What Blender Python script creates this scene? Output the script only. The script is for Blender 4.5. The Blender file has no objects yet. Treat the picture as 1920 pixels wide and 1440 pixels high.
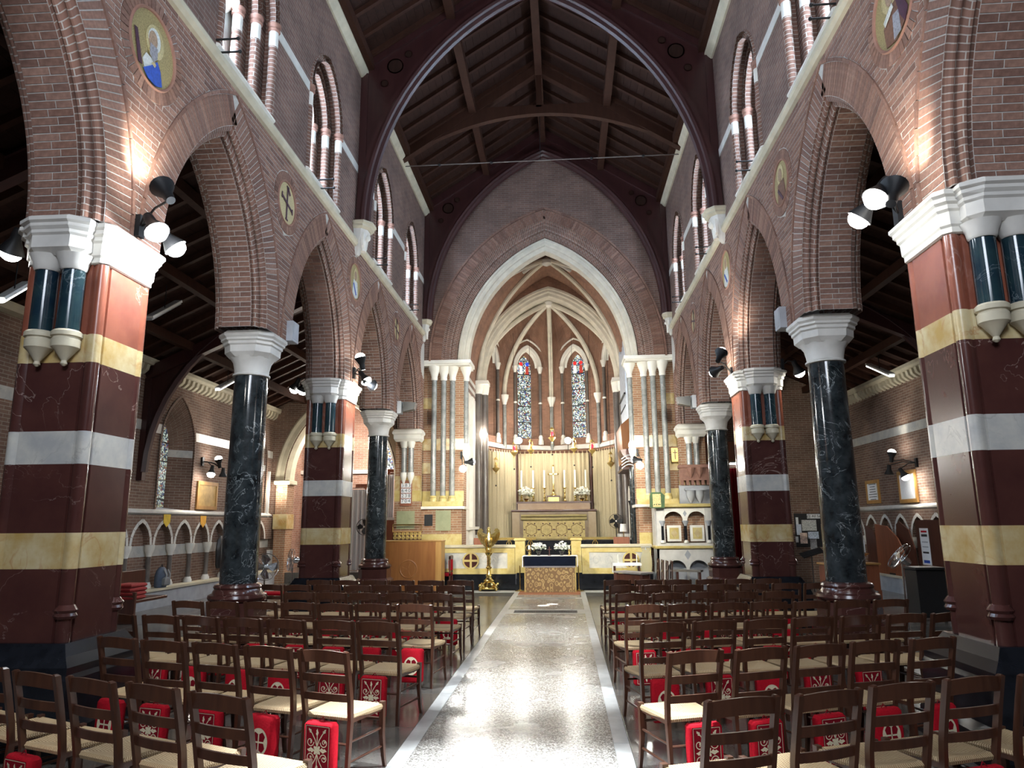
import bpy, math, random
import numpy as np
from mathutils import Vector, Matrix
random.seed(7)
PI = math.pi
scene = bpy.context.scene
COL = scene.collection

# ------------------------------------------------------------------ camera
FPX, CX, CY = 1331.0, 960.0, 720.0
CAM = np.array([0.48, 0.0, 1.9])
_fw = np.array([1060.0 - CX, 982.0 - CY, FPX]); _fw /= np.linalg.norm(_fw)
_up = np.array([903.0 - CX, -6028.0 - CY, FPX]); _up -= _up.dot(_fw) * _fw; _up /= np.linalg.norm(_up)
_rt = np.cross(_fw, _up)
RW = np.stack([_rt, _fw, _up])
cam_d = bpy.data.cameras.new('camera'); cam = bpy.data.objects.new('camera', cam_d); COL.objects.link(cam)
cam_d.sensor_width = 36.0; cam_d.lens = FPX / 1920.0 * 36.0; cam_d.clip_start = 0.05; cam_d.clip_end = 200
_x = RW @ np.array([1, 0, 0]); _y = RW @ np.array([0, -1, 0]); _z = RW @ np.array([0, 0, -1])
cam.matrix_world = Matrix(((_x[0], _y[0], _z[0], CAM[0]), (_x[1], _y[1], _z[1], CAM[1]), (_x[2], _y[2], _z[2], CAM[2]), (0, 0, 0, 1)))
scene.camera = cam
def _ray(px, py): return RW @ np.array([px - CX, py - CY, FPX])
def at_y(px, py, y): d = _ray(px, py); return CAM + d * ((y - CAM[1]) / d[1])
def at_x(px, py, x): d = _ray(px, py); return CAM + d * ((x - CAM[0]) / d[0])
def at_z(px, py, z=0.0): d = _ray(px, py); return CAM + d * ((z - CAM[2]) / d[2])

# ------------------------------------------------------------------ world, exposure
world = bpy.data.worlds.new('world'); scene.world = world; world.use_nodes = True
world.node_tree.nodes['Background'].inputs[0].default_value = (0.60, 0.68, 0.85, 1)
world.node_tree.nodes['Background'].inputs[1].default_value = 0.35
scene.view_settings.view_transform = 'Standard'; scene.view_settings.look = 'None'
scene.view_settings.gamma = 1.0; scene.view_settings.use_curve_mapping = False
scene.view_settings.exposure = 0.9

def light(name, kind, loc, energy, color=(1, 1, 1), target=None, size=0.1, spot=60, blend=0.6):
    d = bpy.data.lights.new(name, kind); d.energy = energy; d.color = color
    if kind == 'SPOT': d.spot_size = math.radians(spot); d.spot_blend = blend; d.shadow_soft_size = size
    elif kind == 'POINT': d.shadow_soft_size = size
    elif kind == 'AREA': d.size = size
    o = bpy.data.objects.new(name, d); COL.objects.link(o); o.location = loc
    if target is not None:
        o.rotation_euler = (Vector(target) - Vector(loc)).to_track_quat('-Z', 'Y').to_euler()
    return o

# ------------------------------------------------------------------ mesh building
class MB:
    def __init__(s): s.v = []; s.f = []; s.uv = []; s.tf = None
    def add(s, vs, fs, uvs=None):
        b = len(s.v)
        if s.tf is not None: vs = [tuple(s.tf @ Vector(p)) for p in vs]
        s.v.extend(tuple(p) for p in vs)
        for i, f in enumerate(fs):
            s.f.append(tuple(b + k for k in f)); s.uv.append(uvs[i] if uvs else None)
        return s
    def quad(s, a, b, c, d, uv=None): return s.add([a, b, c, d], [(0, 1, 2, 3)], [uv] if uv else None)
    def poly(s, pts): return s.add(pts, [tuple(range(len(pts)))])
    def box(s, x0, x1, y0, y1, z0, z1):
        v = [(x0, y0, z0), (x1, y0, z0), (x1, y1, z0), (x0, y1, z0), (x0, y0, z1), (x1, y0, z1), (x1, y1, z1), (x0, y1, z1)]
        return s.add(v, [(0, 3, 2, 1), (4, 5, 6, 7), (0, 1, 5, 4), (1, 2, 6, 5), (2, 3, 7, 6), (3, 0, 4, 7)])
    def cbox(s, x0, x1, y0, y1, z0, z1, c=0.01):
        # box with chamfered edges all round (loft of inset rectangles)
        def r(i, z): return [(x0 + i, y0 + i, z), (x1 - i, y0 + i, z), (x1 - i, y1 - i, z), (x0 + i, y1 - i, z)]
        return s.loft([r(c, z0), r(0, z0 + c), r(0, z1 - c), r(c, z1)])
    def loft(s, rings, cap=True, closed=True):
        n = len(rings[0]); vs = [p for r in rings for p in r]; fs = []
        for i in range(len(rings) - 1):
            for j in range(n if closed else n - 1):
                k = (j + 1) % n
                fs.append((i * n + j, i * n + k, (i + 1) * n + k, (i + 1) * n + j))
        if cap and closed:
            fs.append(tuple(range(n - 1, -1, -1))); fs.append(tuple((len(rings) - 1) * n + j for j in range(n)))
        return s.add(vs, fs)
    def lathe(s, prof, c=(0, 0, 0), n=20, axis='z', a0=0.0, a1=2 * PI):
        full = abs(a1 - a0 - 2 * PI) < 1e-6; m = n if full else n + 1; rings = []
        for r, z in prof:
            ring = []
            for j in range(m):
                a = a0 + (a1 - a0) * j / n; u, w = r * math.cos(a), r * math.sin(a)
                if axis == 'z': p = (c[0] + u, c[1] + w, c[2] + z)
                elif axis == 'y': p = (c[0] + u, c[1] + z, c[2] - w)
                else: p = (c[0] + z, c[1] + u, c[2] + w)
                ring.append(p)
            rings.append(ring)
        return s.loft(rings, cap=full, closed=full)
    def tube(s, pts, r, n=8, cap=True):
        pts = [Vector(p) for p in pts]; rings = []; up = None
        rr = r if isinstance(r, (list, tuple)) else [r] * len(pts)
        for i, p in enumerate(pts):
            t = (pts[min(i + 1, len(pts) - 1)] - pts[max(i - 1, 0)]).normalized()
            if up is None: up = Vector((0, 0, 1)) if abs(t.z) < 0.9 else Vector((1, 0, 0))
            a = t.cross(up).normalized(); b = a.cross(t).normalized(); up = b
            rings.append([tuple(p + (a * math.cos(2 * PI * k / n) + b * math.sin(2 * PI * k / n)) * rr[i]) for k in range(n)])
        return s.loft(rings, cap=cap)
    def bar(s, a, b, w, h, up=(0, 0, 1)):
        a = Vector(a); b = Vector(b); t = (b - a).normalized(); sd = t.cross(Vector(up)).normalized() * (w / 2); u = sd.cross(t).normalized() * (h / 2)
        r = lambda p: [tuple(p - sd - u), tuple(p + sd - u), tuple(p + sd + u), tuple(p - sd + u)]
        return s.loft([r(a), r(b)])
    def ball(s, c, r, n=10, sz=1.0):
        m = max(4, n // 2 + 1)
        return s.lathe([(max(1e-4, r * math.sin(PI * i / m)), -r * sz * math.cos(PI * i / m)) for i in range(m + 1)], c, n)
    def prism(s, poly, axis, a, b):
        # poly in the plane across axis: axis y -> (x,z); axis x -> (y,z); axis z -> (x,y)
        mk = {'y': lambda p, t: (p[0], t, p[1]), 'x': lambda p, t: (t, p[0], p[1]), 'z': lambda p, t: (p[0], p[1], t)}[axis]
        return s.loft([[mk(p, a) for p in poly], [mk(p, b) for p in poly]])
    def build(s, name, mat, parent=None, smooth=False, kind=None):
        me = bpy.data.meshes.new(name)
        me.from_pydata(s.v, [], s.f); me.update()
        uvl = me.uv_layers.new(name='UVMap'); V = s.v; data = []
        for i, p in enumerate(me.polygons):
            ex = s.uv[i]
            if ex is not None:
                for q in ex: data.extend(q)
                continue
            nx, ny, nz = abs(p.normal.x), abs(p.normal.y), abs(p.normal.z)
            for vi in p.vertices:
                q = V[vi]
                if nx >= ny and nx >= nz: data.extend((q[1], q[2]))
                elif ny >= nz: data.extend((q[0], q[2]))
                else: data.extend((q[0], q[1]))
        uvl.data.foreach_set('uv', data)
        if smooth:
            me.shade_smooth()
            try: me.set_sharp_from_angle(angle=math.radians(40))
            except Exception: pass
        me.materials.append(mat)
        o = bpy.data.objects.new(name, me); COL.objects.link(o)
        if parent is not None: o.parent = parent
        if kind: o['kind'] = kind
        return o

def tag(o, label=None, cat=None, group=None, kind=None):
    if label: o['label'] = label
    if cat: o['category'] = cat
    if group: o['group'] = group
    if kind: o['kind'] = kind
    return o
def thing(name, label, cat, loc=(0, 0, 0), rz=0.0, group=None):
    o = bpy.data.objects.new(name, None); COL.objects.link(o); o.location = loc; o.rotation_euler = (0, 0, rz)
    o.empty_display_size = 0.1
    return tag(o, label, cat, group)
def struct(name, loc=(0, 0, 0)):
    o = bpy.data.objects.new(name, None); COL.objects.link(o); o.location = loc; o['kind'] = 'structure'; return o
def dup(o, parent=None):
    c = o.copy(); COL.objects.link(c); c.parent = parent
    for ch in o.children: dup(ch, c)
    return c
def inst(ob, name, loc=(0, 0, 0), rot=(0, 0, 0), parent=None, scale=None):
    c = bpy.data.objects.new(name, ob.data if hasattr(ob, 'data') else ob); COL.objects.link(c); c.location = loc; c.rotation_euler = rot
    if scale: c.scale = scale
    if parent is not None: c.parent = parent
    return c
def text(name, body, size, mat, parent, loc, rot=(PI / 2, 0, 0), align='CENTER', ext=0.001):
    cu = bpy.data.curves.new(name, 'FONT'); cu.body = body; cu.size = size; cu.extrude = ext; cu.align_x = align; cu.align_y = 'CENTER'
    o = bpy.data.objects.new(name, cu); COL.objects.link(o)
    bpy.context.view_layer.update()
    me = bpy.data.meshes.new_from_object(o.evaluated_get(bpy.context.evaluated_depsgraph_get()))
    bpy.data.objects.remove(o); me.materials.clear(); me.materials.append(mat)
    o = bpy.data.objects.new(name, me); COL.objects.link(o); o.parent = parent; o.location = loc; o.rotation_euler = rot
    return o

# ------------------------------------------------------------------ materials
class NT:
    def __init__(s, name):
        s.m = bpy.data.materials.new(name); s.m.use_nodes = True; s.t = s.m.node_tree; s.b = s.t.nodes['Principled BSDF']
    def n(s, typ, **kw):
        x = s.t.nodes.new(typ)
        for k, v in kw.items():
            if k.startswith('i_'): x.inputs[k[2:].replace('_', ' ')].default_value = v
            else: setattr(x, k, v)
        return x
    def l(s, a, ao, b, bi): s.t.links.new(a.outputs[ao], b.inputs[bi])
    def ramp(s, stops, src=None, so=0):
        r = s.n('ShaderNodeValToRGB'); e = r.color_ramp.elements
        while len(e) > 1: e.remove(e[-1])
        e[0].position = stops[0][0]; e[0].color = (*stops[0][1], 1)
        for p, c in stops[1:]:
            k = e.new(p); k.color = (*c, 1)
        if src is not None: s.l(src, so, r, 'Fac')
        return r
def plain(name, col, rough=0.6, metal=0.0, var=0.12, scale=8.0, bump=0.0, spec=0.5, sheen=0.0):
    t = NT(name); t.b.inputs['Roughness'].default_value = rough; t.b.inputs['Metallic'].default_value = metal
    t.b.inputs['Specular IOR Level'].default_value = spec
    if sheen: t.b.inputs['Sheen Weight'].default_value = sheen
    tc = t.n('ShaderNodeTexCoord'); nz = t.n('ShaderNodeTexNoise', i_Scale=scale, i_Detail=4.0); t.l(tc, 'Object', nz, 'Vector')
    lo = tuple(max(0, c * (1 - var)) for c in col); hi = tuple(min(1, c * (1 + var)) for c in col)
    r = t.ramp([(0.3, lo), (0.7, hi)], nz, 'Fac'); t.l(r, 'Color', t.b, 'Base Color')
    if bump:
        bp = t.n('ShaderNodeBump', i_Strength=bump, i_Distance=0.01); t.l(nz, 'Fac', bp, 'Height'); t.l(bp, 'Normal', t.b, 'Normal')
    return t.m
def glow(name, col, strength):
    t = NT(name); t.b.inputs['Base Color'].default_value = (*[min(1, c) for c in col], 1)
    t.b.inputs['Emission Color'].default_value = (*col, 1); t.b.inputs['Emission Strength'].default_value = strength; return t.m
def brick_tex(name, c1, c2, mortar, bw=0.26, rh=0.072, ms=0.006, bump=0.35, rough=0.85):
    t = NT(name); t.b.inputs['Roughness'].default_value = rough; t.b.inputs['Specular IOR Level'].default_value = 0.25
    uv = t.n('ShaderNodeUVMap'); br = t.n('ShaderNodeTexBrick', offset=0.5)
    br.inputs['Scale'].default_value = 1.0; br.inputs['Brick Width'].default_value = bw; br.inputs['Row Height'].default_value = rh
    br.inputs['Mortar Size'].default_value = ms; br.inputs['Mortar Smooth'].default_value = 0.1; br.inputs['Bias'].default_value = 0.0
    br.inputs['Color1'].default_value = (*c1, 1); br.inputs['Color2'].default_value = (*c2, 1); br.inputs['Mortar'].default_value = (*mortar, 1)
    t.l(uv, 'UV', br, 'Vector')
    nz = t.n('ShaderNodeTexNoise', i_Scale=1.6, i_Detail=5.0); tc = t.n('ShaderNodeTexCoord'); t.l(tc, 'Object', nz, 'Vector')
    rr = t.ramp([(0.3, (0.72, 0.72, 0.72)), (0.7, (1.15, 1.12, 1.1))], nz, 'Fac')
    mx = t.n('ShaderNodeMix', data_type='RGBA', blend_type='MULTIPLY'); mx.inputs[0].default_value = 1.0
    t.t.links.new(br.outputs['Color'], mx.inputs[6]); t.t.links.new(rr.outputs['Color'], mx.inputs[7]); t.t.links.new(mx.outputs[2], t.b.inputs['Base Color'])
    bp = t.n('ShaderNodeBump', i_Strength=bump, i_Distance=0.01, invert=True); t.l(br, 'Fac', bp, 'Height'); t.l(bp, 'Normal', t.b, 'Normal')
    return t.m
def brick_solid(name, cols):
    # colour per brick from a cell pattern of its position, so joined and single bricks match
    t = NT(name); t.b.inputs['Roughness'].default_value = 0.85; t.b.inputs['Specular IOR Level'].default_value = 0.25
    tc = t.n('ShaderNodeTexCoord'); uv = t.n('ShaderNodeUVMap')
    wn = t.n('ShaderNodeTexWhiteNoise', noise_dimensions='2D'); t.l(uv, 'UV', wn, 'Vector')
    r = t.ramp([(i / (len(cols) - 1), c) for i, c in enumerate(cols)], wn, 'Value')
    nz = t.n('ShaderNodeTexNoise', i_Scale=25.0, i_Detail=4.0); t.l(tc, 'Object', nz, 'Vector')
    rr = t.ramp([(0.3, (0.75, 0.75, 0.75)), (0.7, (1.15, 1.15, 1.15))], nz, 'Fac')
    mx = t.n('ShaderNodeMix', data_type='RGBA', blend_type='MULTIPLY'); mx.inputs[0].default_value = 1.0
    t.t.links.new(r.outputs['Color'], mx.inputs[6]); t.t.links.new(rr.outputs['Color'], mx.inputs[7]); t.t.links.new(mx.outputs[2], t.b.inputs['Base Color'])
    bp = t.n('ShaderNodeBump', i_Strength=0.3, i_Distance=0.005); t.l(nz, 'Fac', bp, 'Height'); t.l(bp, 'Normal', t.b, 'Normal')
    return t.m
def marble(name, base, base2, vein, vscale=1.6, vwidth=0.02, rough=0.16, cloud=2.5, vamt=1.0):
    t = NT(name); t.b.inputs['Roughness'].default_value = rough; t.b.inputs['Specular IOR Level'].default_value = 0.5
    tc = t.n('ShaderNodeTexCoord'); oi = t.n('ShaderNodeObjectInfo')
    ad = t.n('ShaderNodeVectorMath', operation='ADD'); ml = t.n('ShaderNodeVectorMath', operation='SCALE'); ml.inputs['Scale'].default_value = 0.37
    t.l(oi, 'Location', ml, 0); t.l(tc, 'Object', ad, 0); t.l(ml, 0, ad, 1)
    nz = t.n('ShaderNodeTexNoise', i_Scale=cloud, i_Detail=6.0, i_Roughness=0.6); t.l(ad, 0, nz, 'Vector')
    r = t.ramp([(0.35, base), (0.65, base2)], nz, 'Fac')
    wv = t.n('ShaderNodeTexNoise', i_Scale=vscale, i_Detail=5.0, i_Roughness=0.55, i_Distortion=1.2); t.l(ad, 0, wv, 'Vector')
    d = t.n('ShaderNodeMath', operation='SUBTRACT'); d.inputs[1].default_value = 0.5; t.l(wv, 'Fac', d, 0)
    ab = t.n('ShaderNodeMath', operation='ABSOLUTE'); t.l(d, 0, ab, 0)
    rv = t.ramp([(0.0, (vamt, vamt, vamt)), (vwidth, (0, 0, 0))], ab, 0)
    m2 = t.n('ShaderNodeTexNoise', i_Scale=vscale * 0.7, i_Detail=2.0); t.l(ad, 0, m2, 'Vector')
    mk = t.ramp([(0.45, (0, 0, 0)), (0.6, (1, 1, 1))], m2, 'Fac')
    mu = t.n('ShaderNodeMath', operation='MULTIPLY'); t.l(rv, 'Color', mu, 0); t.l(mk, 'Color', mu, 1)
    mx = t.n('ShaderNodeMix', data_type='RGBA'); t.l(mu, 0, mx, 0)
    t.t.links.new(r.outputs['Color'], mx.inputs[6]); mx.inputs[7].default_value = (*vein, 1); t.t.links.new(mx.outputs[2], t.b.inputs['Base Color'])
    return t.m
def wood(name, c1, c2, rough=0.35, scale=6.0):
    t = NT(name); t.b.inputs['Specular IOR Level'].default_value = 0.5 if rough < 0.55 else 0.15; t.b.inputs['Roughness'].default_value = rough
    tc = t.n('ShaderNodeTexCoord'); mp = t.n('ShaderNodeMapping'); mp.inputs['Scale'].default_value = (scale, scale, scale * 0.12); t.l(tc, 'Object', mp, 'Vector')
    nz = t.n('ShaderNodeTexNoise', i_Scale=2.0, i_Detail=6.0, i_Distortion=0.6); t.l(mp, 'Vector', nz, 'Vector')
    r = t.ramp([(0.3, c1), (0.7, c2)], nz, 'Fac'); t.l(r, 'Color', t.b, 'Base Color'); return t.m
def terrazzo(name):
    t = NT(name); t.b.inputs['Specular IOR Level'].default_value = 0.5
    tc = t.n('ShaderNodeTexCoord'); v = t.n('ShaderNodeTexVoronoi', i_Scale=85.0); t.l(tc, 'Object', v, 'Vector')
    hs = t.n('ShaderNodeSeparateColor'); t.l(v, 'Color', hs, 'Color')
    r = t.ramp([(0.0, (0.06, 0.055, 0.05)), (0.3, (0.16, 0.15, 0.13)), (0.65, (0.27, 0.255, 0.23)), (1.0, (0.50, 0.48, 0.44))], hs, 'Red'); t.l(r, 'Color', t.b, 'Base Color')
    nz = t.n('ShaderNodeTexNoise', i_Scale=1.3, i_Detail=4.0); t.l(tc, 'Object', nz, 'Vector')
    rr = t.ramp([(0.3, (0.20, 0.20, 0.20)), (0.7, (0.30, 0.30, 0.30))], nz, 'Fac'); t.l(rr, 'Color', t.b, 'Roughness'); return t.m
def stained(name, strength, seed):
    t = NT(name); tc = t.n('ShaderNodeTexCoord'); mp = t.n('ShaderNodeMapping'); mp.inputs['Location'].default_value = (seed * 1.7, seed * 0.9, seed * 2.3); t.l(tc, 'Object', mp, 'Vector')
    v = t.n('ShaderNodeTexVoronoi', i_Scale=24.0); t.l(mp, 'Vector', v, 'Vector'); hs = t.n('ShaderNodeSeparateColor'); t.l(v, 'Color', hs, 'Color')
    r = t.ramp([(0.0, (0.02, 0.05, 0.22)), (0.10, (0.85, 1.0, 0.85)), (0.34, (0.30, 0.42, 0.36)), (0.48, (0.30, 0.015, 0.015)), (0.54, (0.45, 0.33, 0.10)), (0.62, (0.03, 0.09, 0.30)), (0.70, (0.02, 0.03, 0.02)), (0.80, (0.8, 0.95, 0.95)), (0.92, (0.06, 0.08, 0.04))], hs, 'Red')
    r.color_ramp.interpolation = 'CONSTANT'
    e = t.n('ShaderNodeTexVoronoi', feature='DISTANCE_TO_EDGE', i_Scale=24.0); t.l(mp, 'Vector', e, 'Vector')
    k = t.ramp([(0.06, (0, 0, 0)), (0.14, (1, 1, 1))], e, 'Distance')
    mx = t.n('ShaderNodeMix', data_type='RGBA', blend_type='MULTIPLY'); mx.inputs[0].default_value = 1.0
    t.t.links.new(r.outputs['Color'], mx.inputs[6]); t.t.links.new(k.outputs['Color'], mx.inputs[7])
    t.b.inputs['Base Color'].default_value = (0.02, 0.02, 0.02, 1); t.t.links.new(mx.outputs[2], t.b.inputs['Emission Color']); t.b.inputs['Emission Strength'].default_value = strength
    return t.m

BR1, BR2, MOR = (0.225, 0.122, 0.090), (0.155, 0.086, 0.066), (0.35, 0.32, 0.285)
M_brick_tex = brick_tex('brick_courses', BR1, BR2, MOR)
M_brick_dim = brick_tex('brick_courses_dark', (0.19, 0.115, 0.092), (0.14, 0.085, 0.07), (0.24, 0.20, 0.18))  # darker brick with low-contrast mortar for clerestory and gable
M_brick_yel = brick_tex('brick_courses_buff', (0.36, 0.20, 0.12), (0.27, 0.14, 0.08), (0.45, 0.40, 0.30))
M_brick_aisle = brick_tex('brick_courses_brown', (0.20, 0.122, 0.088), (0.145, 0.085, 0.062), (0.30, 0.26, 0.215))
M_brick = brick_solid('brick_clay', [(0.125, 0.070, 0.056), (0.22, 0.117, 0.085), (0.26, 0.148, 0.11), (0.165, 0.092, 0.072), (0.32, 0.19, 0.145)])
M_mortar = plain('mortar', (0.44, 0.42, 0.39), 0.9, scale=30, bump=0.2)
M_red = marble('red_marble', (0.072, 0.026, 0.021), (0.052, 0.018, 0.016), (0.42, 0.32, 0.28), vscale=1.1, vwidth=0.004, rough=0.2, vamt=0.55)
M_red2 = marble('red_marble_light', (0.26, 0.085, 0.05), (0.20, 0.06, 0.036), (0.50, 0.34, 0.28), vscale=0.9, vwidth=0.010, rough=0.25, vamt=0.5)
M_siena = marble('siena_marble', (0.42, 0.28, 0.09), (0.56, 0.47, 0.28), (0.38, 0.17, 0.06), vscale=2.2, vwidth=0.03, rough=0.25, cloud=3.0, vamt=0.6)
M_siena2 = marble('siena_marble_bright', (0.46, 0.35, 0.11), (0.58, 0.48, 0.22), (0.45, 0.26, 0.10), vscale=2.0, vwidth=0.015, rough=0.25, cloud=3.5, vamt=0.6)
M_white = marble('white_marble', (0.55, 0.53, 0.47), (0.38, 0.38, 0.37), (0.30, 0.29, 0.27), vscale=2.0, vwidth=0.02, rough=0.3, cloud=3.5, vamt=0.6)
M_green = marble('green_marble', (0.008, 0.011, 0.013), (0.035, 0.043, 0.047), (0.36, 0.40, 0.41), vscale=3.2, vwidth=0.010, rough=0.12, cloud=6.0, vamt=0.8)
M_bluegreen = marble('blue_green_marble', (0.008, 0.020, 0.035), (0.02, 0.045, 0.05), (0.25, 0.30, 0.32), vscale=2.4, vwidth=0.01, rough=0.12, cloud=4.0, vamt=0.5)
M_greyshaft = marble('grey_green_marble', (0.17, 0.175, 0.165), (0.28, 0.28, 0.265), (0.45, 0.44, 0.41), vscale=3.0, vwidth=0.02, rough=0.25, cloud=5.0, vamt=0.5)
M_black = plain('black_stone', (0.009, 0.010, 0.013), 0.2, var=0.3, spec=0.3)
M_stone = plain('pale_stone', (0.56, 0.54, 0.50), 0.7, var=0.12, scale=4, bump=0.1)
M_stone_w = plain('white_stone', (0.72, 0.69, 0.62), 0.65, var=0.08, scale=4, bump=0.08)
M_cream = plain('warm_cream_stone', (0.56, 0.51, 0.41), 0.7, var=0.12, scale=4, bump=0.1)
M_stone_y = plain('cream_stone', (0.50, 0.45, 0.33), 0.7, var=0.12, scale=4, bump=0.1)
M_stone_g = plain('grey_stone', (0.34, 0.35, 0.37), 0.7, var=0.12, scale=5, bump=0.1)
M_terra = plain('terracotta_stone', (0.25, 0.125, 0.09), 0.75, var=0.15, scale=10, bump=0.1)
M_roof = wood('roof_timber', (0.034, 0.0135, 0.0085), (0.050, 0.020, 0.012), 0.6, 4)
M_board = wood('roof_boarding', (0.022, 0.0095, 0.0065), (0.034, 0.0145, 0.010), 0.75, 5)
M_truss = wood('truss_timber', (0.034, 0.011, 0.011), (0.05, 0.017, 0.016), 0.3, 4)
M_chair = wood('chair_wood', (0.042, 0.0155, 0.009), (0.072, 0.028, 0.0145), 0.3, 9)
M_slab = marble('floor_slab_stone', (0.075, 0.07, 0.062), (0.12, 0.11, 0.098), (0.2, 0.19, 0.17), vscale=2.5, vwidth=0.01, rough=0.16, cloud=1.6, vamt=0.4)
M_slab2 = marble('floor_slab_stone_brown', (0.085, 0.072, 0.06), (0.135, 0.115, 0.095), (0.2, 0.19, 0.17), vscale=2.5, vwidth=0.01, rough=0.18, cloud=1.6, vamt=0.4)
M_joint = plain('floor_joint', (0.04, 0.038, 0.035), 0.8)
M_strip = plain('floor_strip_stone', (0.42, 0.42, 0.40), 0.32, var=0.15, scale=6)
M_terrazzo = terrazzo('terrazzo')
M_brass = plain('polished_brass', (0.75, 0.58, 0.22), 0.2, 1.0, var=0.1)
M_gold = plain('dull_gold', (0.55, 0.40, 0.14), 0.4, 0.7, var=0.2)
M_iron = plain('black_iron', (0.012, 0.012, 0.013), 0.5, 0.3)
M_chrome = plain('chrome', (0.75, 0.76, 0.78), 0.18, 1.0)
M_bulb = glow('lamp_bulb', (1.0, 0.97, 0.90), 60.0)
M_dkshaft = marble('dark_brown_shaft', (0.085, 0.068, 0.06), (0.13, 0.11, 0.095), (0.3, 0.27, 0.24), vscale=3.0, vwidth=0.01, rough=0.3, vamt=0.4)
M_brick_warm = brick_tex('brick_courses_warm', (0.26, 0.137, 0.092), (0.20, 0.105, 0.072), (0.27, 0.18, 0.13), bump=0.15)
M_bulb2 = glow('lamp_bulb_soft', (1.0, 0.97, 0.90), 25.0)
M_day = glow('daylit_glass', (0.60, 0.78, 1.0), 34.0)
M_tube = glow('fluorescent_tube', (0.95, 0.97, 0.92), 7.0)
M_redcloth = plain('red_cloth', (0.34, 0.006, 0.014), 0.9, var=0.15, scale=60, bump=0.3, spec=0.1)
M_reddark = plain('dark_red_cloth', (0.17, 0.005, 0.011), 0.9, var=0.15, scale=60, bump=0.3, spec=0.1)
M_embro = plain('cream_embroidery', (0.62, 0.54, 0.36), 0.9, var=0.1, scale=80, bump=0.3)
M_cloth = plain('white_cloth', (0.78, 0.77, 0.74), 0.85, var=0.04)
M_navy = plain('navy_cloth', (0.004, 0.006, 0.014), 0.9, var=0.2, spec=0.1)
M_black_p = plain('black_plastic', (0.012, 0.012, 0.013), 0.4)
M_white_p = plain('white_plastic', (0.75, 0.75, 0.73), 0.4, var=0.03)
M_paper = plain('paper', (0.72, 0.73, 0.74), 0.8, var=0.05, scale=20)
M_oak = wood('oak_veneer', (0.23, 0.085, 0.022), (0.31, 0.125, 0.035), 0.35, 5)
M_oak2 = wood('pale_oak', (0.36, 0.18, 0.05), (0.45, 0.25, 0.08), 0.35, 5)
M_dkwood = wood('dark_wood', (0.05, 0.016, 0.010), (0.09, 0.03, 0.018), 0.35, 6)
M_redwood = wood('reddish_wood', (0.20, 0.06, 0.025), (0.28, 0.09, 0.04), 0.4, 6)
M_curtain = plain('cream_curtain', (0.47, 0.40, 0.26), 0.9, var=0.06, scale=40)
M_gcurtain = plain('grey_curtain', (0.58, 0.59, 0.62), 0.9, var=0.06, scale=40)
M_leaf = plain('leaf_green', (0.04, 0.09, 0.025), 0.6, var=0.3)
M_flower = plain('white_petal', (0.82, 0.83, 0.76), 0.7, var=0.06)
M_candle = plain('candle_wax', (0.85, 0.82, 0.72), 0.5, var=0.03)
# ------------------------------------------------------------------ arches
def arch_geo(s, rise): r = (s * s + rise * rise) / (2 * s); return r, r - s
def arch_curve(s, rise, zs, o=0.0, n=16, z0=None):
    r, c = arch_geo(s, rise); th = math.acos(max(-1, min(1, c / (r + o)))); L = []
    if z0 is not None: L.append((-(s + o), z0))
    for i in range(n + 1):
        a = th * i / n; L.append((c - (r + o) * math.cos(a), zs + (r + o) * math.sin(a)))
    return L + [(-u, z) for u, z in reversed(L[:-1])]
def arch_top(s, rise, zs):
    r, c = arch_geo(s, rise)
    return lambda d: zs + math.sqrt(max(0.0, r * r - (c + abs(d)) ** 2))
def in_arch(d, z, s, rise, zs, o=0.0):
    r, c = arch_geo(s, rise); d = abs(d)
    return d < s + o if z < zs else math.hypot(d + c, z - zs) < r + o
def sweep(mb, place, s, rise, zs, prof, n=16, z0=None, yc=0.0):
    rows = [arch_curve(s, rise, zs, o, n, z0) for o, d in prof]; m = len(rows[0])
    base = rows[0]; L = [0.0]
    for i in range(1, m): L.append(L[-1] + math.dist(base[i], base[i - 1]))
    U = [0.0]
    for i in range(1, len(prof)): U.append(U[-1] + math.dist(prof[i], prof[i - 1]))
    for k in range(len(prof) - 1):
        for i in range(m - 1):
            a, b, c, d = rows[k][i], rows[k][i + 1], rows[k + 1][i + 1], rows[k + 1][i]
            mb.quad(place(yc + a[0], prof[k][1], a[1]), place(yc + b[0], prof[k][1], b[1]), place(yc + c[0], prof[k + 1][1], c[1]), place(yc + d[0], prof[k + 1][1], d[1]),
                    [(U[k], L[i]), (U[k], L[i + 1]), (U[k + 1], L[i + 1]), (U[k + 1], L[i])])
def strips(mb, place, u0, u1, z0, z1, ops, n=20):
    # flat wall from u0 to u1 with openings: (centre, half width, bottom fn, top fn)
    cur = u0
    for (c, s, fb, ft) in sorted(ops, key=lambda q: q[0]):
        a, b = max(u0, c - s), min(u1, c + s)
        if b <= a: continue
        if a > cur: mb.quad(place(cur, 0, z0), place(a, 0, z0), place(a, 0, z1), place(cur, 0, z1))
        us = sorted(set([a, b] + [c - s * math.cos(PI * i / n) for i in range(n + 1) if a < c - s * math.cos(PI * i / n) < b] + ([c] if a < c < b else [])))
        for p, q in zip(us[:-1], us[1:]):
            tp, tq = ft(p - c), ft(q - c)
            if min(tp, tq) < z1: mb.quad(place(p, 0, tp), place(q, 0, tq), place(q, 0, z1), place(p, 0, z1))
            bp, bq = fb(p - c), fb(q - c)
            if max(bp, bq) > z0: mb.quad(place(p, 0, z0), place(q, 0, z0), place(q, 0, bq), place(p, 0, bp))
        cur = b
    if cur < u1: mb.quad(place(cur, 0, z0), place(u1, 0, z0), place(u1, 0, z1), place(cur, 0, z1))
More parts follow.
